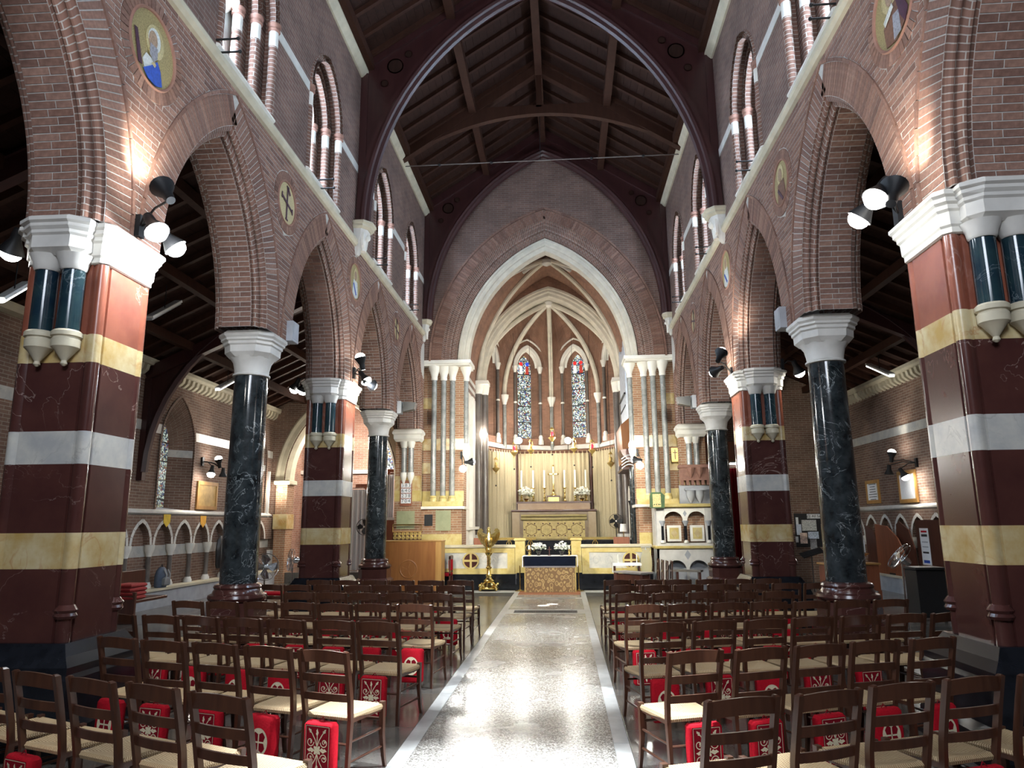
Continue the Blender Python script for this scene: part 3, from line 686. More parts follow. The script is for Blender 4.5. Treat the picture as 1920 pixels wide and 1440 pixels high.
b = MB(); vouss(b, P, o0=1.15, o1=1.21, d0=0.0, proud=0.05, step=0.3, gap=0.004, **CA); b.build('hood_mould', M_brick, wc)
b = MB(); sweep(b, P, prof=[(0.35, 0.46), (0.33, 0.40), (0.27, 0.40), (0.25, 0.45), (0.17, 0.45), (0.13, 0.48), (0.12, 0.55), (0.05, 0.58), (0.0, 0.62), (0.0, 1.05)], n=26, **CA); b.build('stone_order', M_cream, wc, smooth=True)
for e in (-1, 1):
    Q = lambda a, q: tuple(sorted((e * a, e * q)))
    b = MB(); b.box(*Q(2.72, 4.78), YW + 0.36, YW + 1.05, 2.45, 7.1); b.build('jamb_brick', M_brick_yel, wc)
    b = MB(); b.box(*Q(2.72, 4.78), YW + 0.02, YW + 1.05, 0.0, 2.38); b.build('jamb_base', M_brick_yel, wc)
    b = MB(); b.box(*Q(2.62, 4.0), YW - 0.06, YW + 1.05, 2.38, 2.46); b.build('jamb_ledge', M_stone_w, wc)
    b = MB(); b.box(*Q(2.70, 3.99), YW + 0.10, YW + 0.37, 2.46, 2.62); b.build('shaft_plinth', M_siena2, wc)
    b = MB(); b.box(*Q(2.70, 4.79), YW + 0.34, YW + 0.37, 2.62, 2.95); b.build('siena_course', M_siena2, wc)
    b = MB(); b.box(*Q(3.62, 4.79), YW + 0.33, YW + 0.37, 3.5, 3.85); b.build('siena_course', M_siena, wc)
    b = MB(); b.box(*Q(2.70, 4.79), YW + 0.34, YW + 0.37, 4.25, 4.62); b.build('pale_course', M_siena, wc)
    b = MB(); b.box(*Q(3.62, 4.79), YW + 0.33, YW + 0.37, 5.6, 5.95); b.build('siena_course', M_siena, wc)
    b = MB(); b.box(*Q(2.71, 4.79), YW + 0.0, YW + 0.03, 1.25, 1.62); b.build('siena_course', M_siena2, wc)
    for k, (x, y, z0) in enumerate(((3.66, YW + .20, 2.62), (3.36, YW + .26, 2.62), (3.08, YW + .32, 2.62), (2.66, YW + .45, 4.3))):
        b = MB(); b.lathe([(.088, z0 + .16), (.085, 6.55)], (e * x, y, 0), 14); b.build('jamb_shaft', M_greyshaft, wc, smooth=True)
        b = MB(); b.lathe([(.088, 6.5), (.11, 6.53), (.11, 6.57), (.10, 6.60), (.125, 6.70), (.175, 6.84), (.20, 6.9), (.20, 6.98)], (e * x, y, 0), 14); b.build('capital', M_stone_w, wc, smooth=True)
        if k < 3: b = MB(); b.lathe([(.13, z0), (.13, z0 + .07), (.11, z0 + .1), (.12, z0 + .13), (.09, z0 + .18)], (e * x, y, 0), 14); b.build('shaft_base', M_siena2, wc, smooth=True)
        else: b = MB(); b.lathe([(.02, 3.78), (.06, 3.9), (.13, 4.1), (.14, 4.2), (.12, 4.24), (.14, 4.28), (.14, 4.36), (.09, 4.46)], (e * x, y, 0), 14); b.build('shaft_corbel', M_stone_w, wc, smooth=True)
    b = MB(); b.box(*Q(2.5, 4.79), YW + 0.02, YW + 1.05, 6.96, 7.02); b.box(*Q(2.45, 4.80), YW - 0.03, YW + 1.05, 7.02, 7.13); b.build('abacus', M_stone_w, wc)
    # arcade respond: corbelled pair of shafts on the east wall
    b = MB(); b.box(*Q(3.99, 4.77), YW - 0.28, YW + 0.02, 2.62, 4.45); b.build('respond_brick', M_brick_yel, wc)
    b = MB(); b.box(*Q(3.98, 4.78), YW - 0.285, YW - 0.02, 2.95, 3.4); b.build('siena_course', M_siena, wc)
    b = MB(); b.box(*Q(3.98, 4.78), YW - 0.285, YW - 0.02, 2.62, 2.95) if e < 0 else b.box(*Q(3.98, 4.78), YW - 0.285, YW - .02, 2.62, 2.7); b.build('siena_course', M_siena2, wc)
    b = MB(); b.box(*Q(3.99, 4.77), YW - 0.28, YW + 0.03, 0.0, 2.62); b.build('respond_base', M_brick_yel, wc)
    for x in (4.27, 4.49):
        b = MB(); b.lathe([(.085, 3.5), (.085, 4.28)], (e * x, YW - .32, 0), 12); b.build('respond_shaft', M_greyshaft, wc, smooth=True)
        b = MB(); b.lathe([(.01, 3.12), (.03, 3.16), (.10, 3.36), (.11, 3.42), (.1, 3.45), (.11, 3.5)], (e * x, YW - .32, 0), 12); b.build('respond_corbel', M_stone_w, wc, smooth=True)
        b = MB(); b.lathe([(.085, 4.26), (.1, 4.3), (.13, 4.4), (.14, 4.46)], (e * x, YW - .32, 0), 12); b.build('respond_bell', M_stone_w, wc, smooth=True)
    b = MB(); rr = lambda i, z: [(e * (3.9 + i), YW - .5 + i, z), (e * (4.84 - i), YW - .5 + i, z), (e * (4.84 - i), YW + .02, z), (e * (3.9 + i), YW + .02, z)]
    b.loft([rr(.1, 4.46), rr(.04, 4.54), rr(.04, 4.66), rr(0, 4.7), rr(0, 4.76), rr(.05, 4.84)]); b.build('respond_capital', M_stone_w, wc)
# side walls and vault of the chancel
for e, nm in ((-1, 'wall_chancel_north'), (1, 'wall_chancel_south')):
    r_ = struct(nm); x = e * 2.9
    b = MB(); b.box(*sorted((x, x + e * .4)), YW + 1.05, 27.3, 0.0, 6.6); b.build('side_wall', M_stone_w if e < 0 else M_brick_tex, r_)
    for k in range(6):
        b = MB(); b.box(*sorted((x, x + e * .4)), YW + 1.05, 27.3, 6.6 + .15 * k, 6.75 + .15 * k); b.build('banded_course', M_white if k % 2 else M_brick_tex, r_)
    if e < 0:
        for y0 in (23.6, 25.4): b = MB(); b.cbox(x, x + .12, y0, y0 + .5, 0.48, 6.5, .02); b.build('pilaster', M_stone_w, r_)
        b = MB(); b.box(x, x + .16, 23.3, 27.2, 1.72, 1.82); b.build('dado_moulding', M_stone_w, r_)
    else:
        for k in range(4):
            c = 23.9 + .7 * k
            b = MB(); sweep(b, lambda u, d, z: (x - .12 + d, u, z), .28, .42, 2.7, [(.1, 0), (0, 0), (0, .12)], n=8, z0=1.4, yc=c); b.build('sedilia_arch', M_stone_w, r_)
            b = MB(); b.lathe([(.07, 1.4), (.05, 1.48), (.05, 2.5), (.09, 2.68)], (x - .1, c - .35, 0), 10); b.build('sedilia_shaft', M_black, r_, smooth=True)
vault = struct('ceiling_chancel')
b = MB(); cv = arch_curve(2.9, 4.5, 7.2, 0, 18); L = [0]
for i in range(1, len(cv)): L.append(L[-1] + math.dist(cv[i], cv[i - 1]))
for i in range(len(cv) - 1): b.quad((cv[i][0], YW + 1.0, cv[i][1]), (cv[i + 1][0], YW + 1.0, cv[i + 1][1]), (cv[i + 1][0], 27.4, cv[i + 1][1]), (cv[i][0], 27.4, cv[i][1]), [(0, L[i]), (0, L[i + 1]), (4, L[i + 1]), (4, L[i])])
b.build('vault_web', M_brick_warm, vault, smooth=True)
for e in (-1, 1):
    pts = []
    for i in range(25):
        f = i / 24; u = -2.86 + 5.72 * f; y = (YW + 1.1 + 4.0 * f) if e > 0 else (27.25 - 4.0 * f)
        pts.append((u, y, arch_top(2.9, 4.5, 7.2)(u) - .08 if i not in (0, 24) else 7.2))
    b = MB(); b.tube(pts, .095, 8); b.build('diagonal_rib', M_cream, vault, smooth=True)
b = MB(); b.lathe([(.05, -.2), (.2, -.12), (.22, 0), (.12, .1)], (0, 25.2, 11.55), 14); b.build('boss', M_stone, vault, smooth=True)
b = MB(); b.tube([(x, 25.2, arch_top(2.9, 4.5, 7.2)(x) - .05) for x in np.linspace(-.9, .9, 9)], .07, 6); b.build('ridge_rib', M_stone, vault, smooth=True)
# sanctuary arch
YS = 27.3; SA = dict(s=2.55, rise=3.4, zs=7.4)
b = MB(); P = lambda u, d, z: (u, YS + d, z)
strips(b, P, -2.95, 2.95, 7.2, 12.0, [(0, 2.55 + .4, lambda d: 0, off_top(o=.4, **SA))], 30); ws = struct('wall_sanctuary'); b.build('arch_wall', M_brick_warm, ws)
b = MB(); sweep(b, P, prof=[(.46, .0), (.44, -.05), (.36, -.05), (.33, 0), (.25, .0), (.2, .05), (.1, .07), (.05, .14), (0, .18), (0, .5)], n=24, **SA); b.build('arch_stone', M_cream, ws, smooth=True)
for e in (-1, 1):
    for (xx, yy, r) in ((2.80, YS - .12, .16), (2.58, YS + .12, .15)):
        b = MB(); b.lathe([(r, 1.5), (r * .95, 6.95)], (e * xx, yy, 0), 16); b.build('respond_shaft', M_dkshaft, ws, smooth=True)
        b = MB(); b.lathe([(r * 1.3, .9), (r * 1.3, 1.3), (r * 1.2, 1.38), (r * 1.25, 1.44), (r, 1.52)], (e * xx, yy, 0), 16); b.build('respond_base', M_white, ws, smooth=True)
        b = MB(); b.lathe([(r * .95, 6.9), (r * 1.1, 7.0), (r * 1.25, 7.2), (r * 1.3, 7.28)], (e * xx, yy, 0), 16); b.build('respond_capital', M_stone_w, ws, smooth=True)
    b = MB(); b.box(*sorted((e * 2.4, e * 3.0)), YS - .3, YS + .4, 7.28, 7.42); b.build('impost', M_stone_w, ws)
# apse: half octagon
YC, RA = 27.5, 2.86
apse = struct('wall_apse'); va = [math.radians(a) for a in (-90, -45, 0, 45, 90)]
pt = lambda a, r=RA: (r * math.sin(a), YC + r * math.cos(a))
for k in range(4):
    A0, A1 = pt(va[k]), pt(va[k + 1]); w = math.dist(A0, A1); ux, uy = (A1[0] - A0[0]) / w, (A1[1] - A0[1]) / w; nx, ny = uy, -ux
    if nx * (0 - A0[0]) + ny * (YC - A0[1]) < 0: nx, ny = -nx, -ny
    F = lambda u, d, z, A0=A0, ux=ux, uy=uy, nx=nx, ny=ny: (A0[0] + ux * u - nx * d, A0[1] + uy * u - ny * d, z)
    c = w / 2; s = .62
    b = MB(); strips(b, F, 0, w, 0.4, 10.2, [(c, s, lambda d: 5.45, arch_top(s, .95, 8.55))], 14); b.build('brick_face', M_brick_warm, apse)
    for j, (z0, z1, m_, dd) in enumerate(((4.98, 5.10, M_stone, .10), (5.10, 5.16, M_stone, .05))):
        b = MB(); b.add([F(u, -d, z) for u in (0.0, w) for d, z in ((0, z0), (dd, z0), (dd, z1), (0, z1))], [(0, 1, 5, 4), (1, 2, 6, 5), (2, 3, 7, 6), (0, 3, 2, 1), (4, 5, 6, 7)]); b.build('ledge', m_, apse)
    w_ = struct('window_%d' % (40 + k))
    b = MB(); sweep(b, F, s, .95, 8.55, [(.0, 0), (0, .05), (-.12, .08), (-.12, .16), (-.31, .42)], n=10, z0=5.45, yc=c); b.build('reveal', M_brick_warm, w_)
    b = MB(); sweep(b, F, s, .95, 8.55, [(.04, -.02), (.02, -.07), (-.10, -.07), (-.13, -.02), (-.13, .1), (-.17, .14), (-.22, .14)], n=12, yc=c); b.build('stone_arch', M_stone_w, w_, smooth=True)
    b = MB(); sweep(b, F, s, .95, 8.55, [(.30, -.01), (.28, -.04), (.24, -.04), (.22, -.01)], n=12, yc=c); b.build('hood_mould', M_stone_w, w_, smooth=True)
    for e in (-1, 1):
        q = F(c + e * (s - .05), -.02, 0)
        b = MB(); b.lathe([(.062, 5.6), (.06, 8.3)], (q[0], q[1], 0), 10); b.build('window_shaft', M_dkshaft, w_, smooth=True)
        b = MB(); b.lathe([(.062, 8.28), (.08, 8.36), (.12, 8.5), (.13, 8.57)], (q[0], q[1], 0), 10); b.build('shaft_capital', M_stone_w, w_, smooth=True)
        b = MB(); b.lathe([(.075, 6.95), (.085, 6.98), (.075, 7.02)], (q[0], q[1], 0), 10); b.build('shaft_ring', M_stone_w, w_, smooth=True)
        b = MB(); b.lathe([(.12, 5.2), (.12, 5.35), (.09, 5.45), (.1, 5.52), (.062, 5.6)], (q[0], q[1], 0), 10); b.build('shaft_base', M_stone_w, w_, smooth=True)
    # stained glass in stacked panels
    wd = .30; zs_ = [5.5, 6.2, 6.9, 7.6, 8.3, 8.95]
    for j in range(5):
        b = MB(); b.tf = None
        b.add([F(u, .44, z) for u, z in ((c - wd, zs_[j] + .02), (c + wd, zs_[j] + .02), (c + wd, zs_[j + 1] - .02), (c - wd, zs_[j + 1] - .02))], [(0, 1, 2, 3)]); b.build('glass_panel', stained('apse_glass_%d_%d' % (k, j), 1.05, k * 5 + j), w_)
        b = MB(); b.bar(F(c - wd, .42, zs_[j]), F(c + wd, .42, zs_[j]), .03, .035); b.build('saddle_bar', M_iron, w_)
    cvw = arch_curve(wd, .55, 8.97, 0, 8); b = MB(); b.poly([F(c + u, .44, z) for u, z in cvw]); b.build('glass_panel', stained('apse_glass_head_%d' % k, 1.05, k + 31), w_)
    for e in (-1, 1):   # the two figures of the top light, flat glass shapes with a nimbus
        col = ((0.02, 0.06, 0.5), (0.6, 0.02, 0.02))[(k + (e > 0)) % 2]
        b = MB(); b.add([F(c + e * .14 + u, .43, z) for u, z in ((-.08, 8.32), (.08, 8.32), (.06, 8.68), (-.06, 8.68))], [(0, 1, 2, 3)]); b.build('glass_figure', glow('glass_robe_%d_%d' % (k, e), (0.30, .03, .02) if e > 0 else (.6, .65, .55), 0.5), w_)
        b = MB(); b.poly([F(c + e * .14 + .085 * math.cos(a), .428, 8.78 + .085 * math.sin(a)) for a in [2 * PI * i / 14 for i in range(14)]]); b.build('glass_nimbus', glow('glass_nimbus_%d_%d' % (k, e), col if k < 2 else (.5, .02, .02), 0.5), w_)
    b = MB(); sweep(b, F, s - .31, .62, 8.97, [(0, .42), (0, .5)], n=6, z0=5.45, yc=c); b.build('window_frame', M_stone_g, w_)
    b = MB(); b.add([F(u, .46, z) for u, z in ((c - s, 5.3), (c + s, 5.3), (c + s, 9.6), (c - s, 9.6))], [(0, 1, 2, 3)]); b.build('glass_surround', M_stone_g, w_)
va_c = struct('ceiling_apse'); BOSS = Vector((0, YC + .3, 10.75))
def ribpt(a, f, r=RA, drop=0.0, z0=7.25):
    x, y = pt(a, r); tm = math.radians(58); h = (1 - math.cos(tm * f)) / (1 - math.cos(tm)); g_ = math.sin(tm * f) / math.sin(tm)
    return (x + (BOSS.x - x) * h, y + (BOSS.y - y) * h, z0 + (BOSS.z - z0) * g_ - drop)
for k in range(5):
    b = MB(); b.tube([ribpt(va[k], f / 16, RA - .06, .03) for f in range(17)], .10, 8); b.build('rib', M_cream, va_c, smooth=True)
    x, y = pt(va[k], RA - .08)
    b = MB(); b.lathe([(.08, 5.0), (.078, 6.9)], (x, y, 0), 12); b.build('rib_shaft', M_greyshaft, apse, smooth=True)
    b = MB(); b.lathe([(.078, 6.85), (.1, 6.95), (.17, 7.15), (.18, 7.27)], (x, y, 0), 12); b.build('rib_capital', M_stone_w, apse, smooth=True)
for k in range(4):
    b = MB(); N = 12
    g = [[ribpt(va[k] + (va[k + 1] - va[k]) * j / 6, i / N, RA * math.cos(PI / 8) / math.cos((va[1] - va[0]) * (j / 6 - .5)), 0, 7.25 + 2.75 * math.sin(PI * j / 6) ** .75) for j in range(7)] for i in range(N + 1)]
    top_ = g
    for i in range(N):
        for j in range(6):
            b.quad(top_[i][j], top_[i][j + 1], top_[i + 1][j + 1], top_[i + 1][j], [(j * .35, i * .4), (j * .35 + .35, i * .4), (j * .35 + .35, i * .4 + .4), (j * .35, i * .4 + .4)])
    b.build('vault_cell', M_brick_warm, va_c, smooth=True)
b = MB(); b.lathe([(.04, -.22), (.16, -.15), (.18, 0), (.1, .1)], tuple(BOSS), 12); b.build('boss', M_stone_w, va_c, smooth=True)
# floors and steps
cf = struct('floor_chancel')
b = MB(); b.box(-3.3, 3.3, YW - 0.2, 26.0, 0.0, 0.48); b.build('chancel_paving', M_white, cf)
for k in range(3): b = MB(); b.box(-1.0, 0.95, YW - .68 + .16 * k, YW - .2, .16 * k, .16 * (k + 1) - .004 * k); b.build('step', M_black, cf)
for k in range(5): b = MB(); b.box(-2.9, 2.9, 25.7 + .32 * k, 25.7 + .32 * (k + 1) + (3.0 if k == 4 else 0), 0.40, .48 + .165 * (k + 1)); b.build('sanctuary_step', M_black, cf)
# ------------------------------------------------------------------ aisle ends
wl = struct('wall_aisle_end_left'); EA = dict(s=1.95, rise=2.9, zs=3.45); ec = -7.25
P = lambda u, d, z: (u, YE + d, z)
b = MB(); strips(b, P, -XA, -XW - TH, 0, 8.4, [(ec, 1.95, lambda d: 0, arch_top(**EA))], 24); b.build('brick_face', M_brick_aisle, wl)
b = MB(); sweep(b, P, prof=[(.36, -.01), (.30, -.05), (.26, -.04), (.20, -.01)], n=16, yc=ec, **EA); b.build('hood_mould', M_stone_y, wl, smooth=True)
b = MB(); sweep(b, P, prof=[(.20, -.01), (.05, -.02), (0, .05), (-.05, .12), (-.10, .2), (-.14, .5)], n=16, yc=ec, **EA); b.build('arch_stone', M_stone_y, wl, smooth=True)
b = MB(); b.box(ec - 2.2, ec - 1.8, YE - .12, YE + .5, 0, 3.3); b.build('jamb_pier', M_brick_yel, wl)
b = MB(); b.box(ec - 2.24, ec - 1.76, YE - .16, YE + .5, 1.8, 2.3); b.build('jamb_siena_block', M_siena, wl)
b = MB(); b.cbox(ec - 2.26, ec - 1.7, YE - .2, YE + .5, 3.3, 3.46, .03); b.build('impost', M_stone_y, wl)
wr = struct('wall_aisle_end_right'); b = MB(); b.box(XW + TH, XA, YE, YE + .3, 0, 8.4); b.build('brick_face', M_brick_aisle, wr)
ch = struct('wall_side_chapel')
b = MB(); b.quad((-9.9, 27.6, 0), (-3.2, 27.6, 0), (-3.2, 27.6, 7.5), (-9.9, 27.6, 7.5)); b.quad((-9.9, YE, 0), (-9.9, 27.6, 0), (-9.9, 27.6, 7.5), (-9.9, YE, 7.5)); b.quad((-3.32, YE, 0), (-3.32, 27.6, 0), (-3.32, 27.6, 7.5), (-3.32, YE, 7.5)); b.quad((-9.9, YE, 7.5), (-3.2, YE, 7.5), (-3.2, 27.6, 7.5), (-9.9, 27.6, 7.5)); b.build('brick_face', brick_tex('brick_courses_pink', (.42, .24, .17), (.34, .18, .13), (.50, .44, .38)), ch)
b = MB(); b.box(-9.9, -3.2, YE + .02, 27.6, -.1, .35); b.build('chapel_floor', M_slab, ch)
b = MB(); b.box(-9.9, -3.3, 27.5, 27.6, 3.9, 4.05); b.build('string_course', M_stone_w, ch)
# ------------------------------------------------------------------ marble piers and columns
XC = XW + TH / 2
def pier_plan(hx, hy, r=0.062, inset=0.055):
    # rectangle with a roll at each corner, set in a small groove
    pts = []
    for sx, sy, a0 in ((1, -1, -PI / 2), (1, 1, 0), (-1, 1, PI / 2), (-1, -1, PI)):
        cx, cy = sx * (hx - inset), sy * (hy - inset)
        pts += []
        for k in range(9):
            a = a0 - PI / 4 + (PI) * k / 8
            pts.append((cx + r * math.cos(a), cy + r * math.sin(a)))
        # groove beside the roll
    return pts
def full_plan(hx, hy):
    pts = []; r = .06; g = .13
    def corner(cx, cy, a0): return [(cx + r * math.cos(a0 + PI / 2 * (k / 4 * 1.5 - .25)), cy + r * math.sin(a0 + PI / 2 * (k / 4 * 1.5 - .25))) for k in range(5)]
    for sx, sy, a0 in ((1, -1, -PI / 2), (1, 1, 0), (-1, 1, PI / 2), (-1, -1, PI)):
        cx, cy = sx * (hx - r), sy * (hy - r)
        before = (hx - 0.02, 0) if 0 else None
        c = corner(cx, cy, a0)
        # flat face steps back slightly next to the roll
        if a0 == -PI / 2: pts += [(hx - g, -hy + .012), (hx - g + .005, -hy + .03)] + c + [(hx - .03, -hy + g - .005), (hx - .012, -hy + g)]
        elif a0 == 0: pts += [(hx - .012, hy - g), (hx - .03, hy - g + .005)] + c + [(hx - g + .005, hy - .03), (hx - g, hy - .012)]
        elif a0 == PI / 2: pts += [(-hx + g, hy - .012), (-hx + g - .005, hy - .03)] + c + [(-hx + .03, hy - g + .005), (-hx + .012, hy - g)]
        else: pts += [(-hx + .012, -hy + g), (-hx + .03, -hy + g - .005)] + c + [(-hx + g - .005, -hy + .03), (-hx + g, -hy + .012)]
    return pts
def grow(pl, o, hx, hy): return [(x * (hx + o) / hx, y * (hy + o) / hy) for x, y in pl]
def oct_(h, c): return [(h - c, -h), (h, -h + c), (h, h - c), (h - c, h), (-h + c, h), (-h, h - c), (-h, -h + c), (-h + c, -h)]
HX, HY = TH / 2, 0.40
def make_pier(x, y, label, flip):
    t = thing('banded_marble_pier', label, 'pier', (x, y, 0), 0 if not flip else PI)
    pl = full_plan(HX, HY)
    def stack(name, lv, mat, **k):
        m = MB(); m.loft([[(a, b_, z) for a, b_ in grow(pl, o, HX, HY)] for z, o in lv]); return m.build(name, mat, t, **k)
    rect = [(HX, -HY), (HX, HY), (-HX, HY), (-HX, -HY)]
    m = MB(); m.loft([[(a, b_, z) for a, b_ in grow(rect, o, HX, HY)] for z, o in ((0, .28), (.10, .28), (.13, .23), (.22, .23), (.30, .19), (.62, .19), (.66, .17), (.72, .17), (.80, .10), (.90, .04))]); m.build('black_plinth', M_black, t)
    for z0, z1, mt, nm in ((.90, 1.535, M_red, 'red_marble_course'), (1.535, 1.856, M_siena, 'siena_marble_course'), (1.856, 2.486, M_red, 'red_marble_course'), (2.486, 2.795, M_white, 'white_marble_course'), (2.795, 3.458, M_red, 'red_marble_course'), (3.458, 3.734, M_siena, 'siena_marble_course'), (3.734, 4.44, M_red2, 'red_marble_course')):
        stack(nm, [(z0, 0), (z1, 0)], mt, smooth=True)
    for sx in (-1, 1):
        for sy in (-1, 1):
            m = MB(); m.lathe([(.085, 1.10), (.10, 1.125), (.085, 1.15), (.10, 1.175), (.075, 1.21), (.068, 1.22)], (sx * (HX - .06), sy * (HY - .06), 0), 12); m.build('shaft_ring', M_red, t, smooth=True)
    cpl = [(HX - .06, -HY), (HX, -HY + .06), (HX, HY - .06), (HX - .06, HY), (-HX + .06, HY), (-HX, HY - .06), (-HX, -HY + .06), (-HX + .06, -HY)]
    m = MB(); m.loft([[(a, b_, z) for a, b_ in grow(cpl, o, HX, HY)] for z, o in [(4.44, .0), (4.45, .02), (4.50, .02), (4.52, .035), (4.64, .04), (4.66, .06), (4.70, .06), (4.72, .085), (4.76, .085), (4.78, .11), (4.815, .11), (4.84, .08)]]); m.build('capital', M_stone_w, t)
    for sy in (-1, 1):
        for dx in (-.135, .135):
            m = MB(); m.lathe([(.105, 3.74), (.103, 4.36)], (dx, sy * (HY + .05), 0), 16); m.build('corbelled_shaft', M_bluegreen, t, smooth=True)
            m = MB(); m.lathe([(.012, 3.41), (.032, 3.43), (.024, 3.46), (.095, 3.56), (.124, 3.585), (.126, 3.66), (.118, 3.668), (.118, 3.68), (.136, 3.69), (.136, 3.73), (.115, 3.75)], (dx, sy * (HY + .05), 0), 16); m.build('shaft_corbel', M_stone_y, t, smooth=True)
            m = MB(); m.lathe([(.105, 4.35), (.12, 4.37), (.13, 4.42), (.17, 4.50)], (dx, sy * (HY + .06), 0), 16); m.build('shaft_bell', M_stone, t, smooth=True)
        m = MB(); hw = .29; dp = .24
        rg = lambda i, z: [(-hw - i, 0, z), (-hw - i, sy * (HY + dp - .10 + i), z), (-hw + .1, sy * (HY + dp + i), z), (hw - .1, sy * (HY + dp + i), z), (hw + i, sy * (HY + dp - .10 + i), z), (hw + i, 0, z)]
        m.loft([rg(-.08, 4.48), rg(0, 4.54), rg(0, 4.66), rg(.02, 4.68), rg(.02, 4.71), rg(.045, 4.74), rg(.045, 4.77), rg(.07, 4.79), rg(.07, 4.825), rg(.04, 4.845)]); m.build('shaft_abacus', M_stone, t)
    return t
make_pier(-XC, PIERS[2], 'banded marble pier with paired dark shafts under the saint-in-blue roundel', False)
make_pier(XC, PIERS[2], 'banded marble pier with paired dark shafts under the brown-robed figure roundel', True)
make_pier(-XC, PIERS[4], 'banded marble pier nearer the altar on the lectern side of the nave', False)
make_pier(XC, PIERS[4], 'banded marble pier nearer the altar on the pulpit side of the nave', True)
def make_column(x, y, label):
    t = thing('marble_column', label, 'column', (x, y, 0))
    m = MB(); m.loft([[(a, b_, z) for a, b_ in oct_(h, .13)] for z, h in ((0, .46), (.08, .46), (.12, .42), (.55, .42), (.60, .36), (.82, .36))]); m.build('pedestal', M_red, t)
    m = MB(); m.lathe([(.36, .82), (.40, .84), (.42, .88), (.41, .92), (.36, .94), (.35, .97), (.33, 1.0), (.345, 1.03), (.33, 1.06), (.28, 1.08)], n=28); m.build('base_moulding', M_red, t, smooth=True)
    m = MB(); m.lathe([(.268, 1.08), (.262, 2.4), (.248, 4.2)], n=28); m.build('shaft', M_green, t, smooth=True)
    m = MB(); m.lathe([(.25, 4.18), (.28, 4.19), (.28, 4.215), (.255, 4.23), (.262, 4.30), (.285, 4.40), (.34, 4.48)], n=28); m.build('capital_bell', M_stone, t, smooth=True)
    m = MB(); m.loft([[(a, b_, z) for a, b_ in oct_(h, .17)] for z, h in ((4.46, .31), (4.53, .365), (4.63, .37), (4.65, .39), (4.69, .39), (4.71, .415), (4.74, .415), (4.77, .44), (4.81, .44), (4.845, .41))]); m.build('abacus', M_stone, t)
    return t
make_column(-XC, PIERS[3], 'white-veined dark green marble column beside the aisle window, under the monogram roundel')
make_column(XC, PIERS[3], 'dark green marble column on red base in front of the notice board')
make_column(-XC, PIERS[5], 'white-veined dark marble column beside the oak reading desk')
make_column(XC, PIERS[5], 'dark marble column beside the white marble pulpit')

# ------------------------------------------------------------------ roundels over the piers
def disc(m, cy, cz, r, d, X, sg, n=28, a0=0, a1=2 * PI, sy=1.0):
    m.poly([(X - sg * d, cy + r * math.cos(a0 + (a1 - a0) * i / n), cz + r * sy * math.sin(a0 + (a1 - a0) * i / n)) for i in range(n + (0 if a1 - a0 > 6.28 else 1))])
def shape(m, pts, d, X, sg, y, z, fl=1): m.loft([[(X - sg * (d - .006), y + fl * a, z + b_) for a, b_ in pts], [(X - sg * d, y + fl * a, z + b_) for a, b_ in pts]])
M_mosaic = plain('gold_mosaic', (0.34, 0.27, 0.12), 0.45, 0.3, var=0.35, scale=60)
M_mosaic2 = plain('gold_mosaic_bright', (0.50, 0.42, 0.22), 0.45, 0.3, var=0.25, scale=60)
M_flesh = plain('mosaic_flesh', (0.30, 0.20, 0.13), 0.7, var=0.3, scale=50)
M_beard = plain('mosaic_grey', (0.24, 0.24, 0.27), 0.7, var=0.3, scale=50)
M_blue = plain('mosaic_blue', (0.015, 0.06, 0.34), 0.6, var=0.3, scale=25)
M_brown = plain('mosaic_brown', (0.14, 0.06, 0.03), 0.6, var=0.35, scale=30)
M_plum = plain('mosaic_plum', (0.05, 0.012, 0.03), 0.6, var=0.3, scale=30)
M_pale = plain('mosaic_pale', (0.50, 0.52, 0.50), 0.6, var=0.2, scale=40)
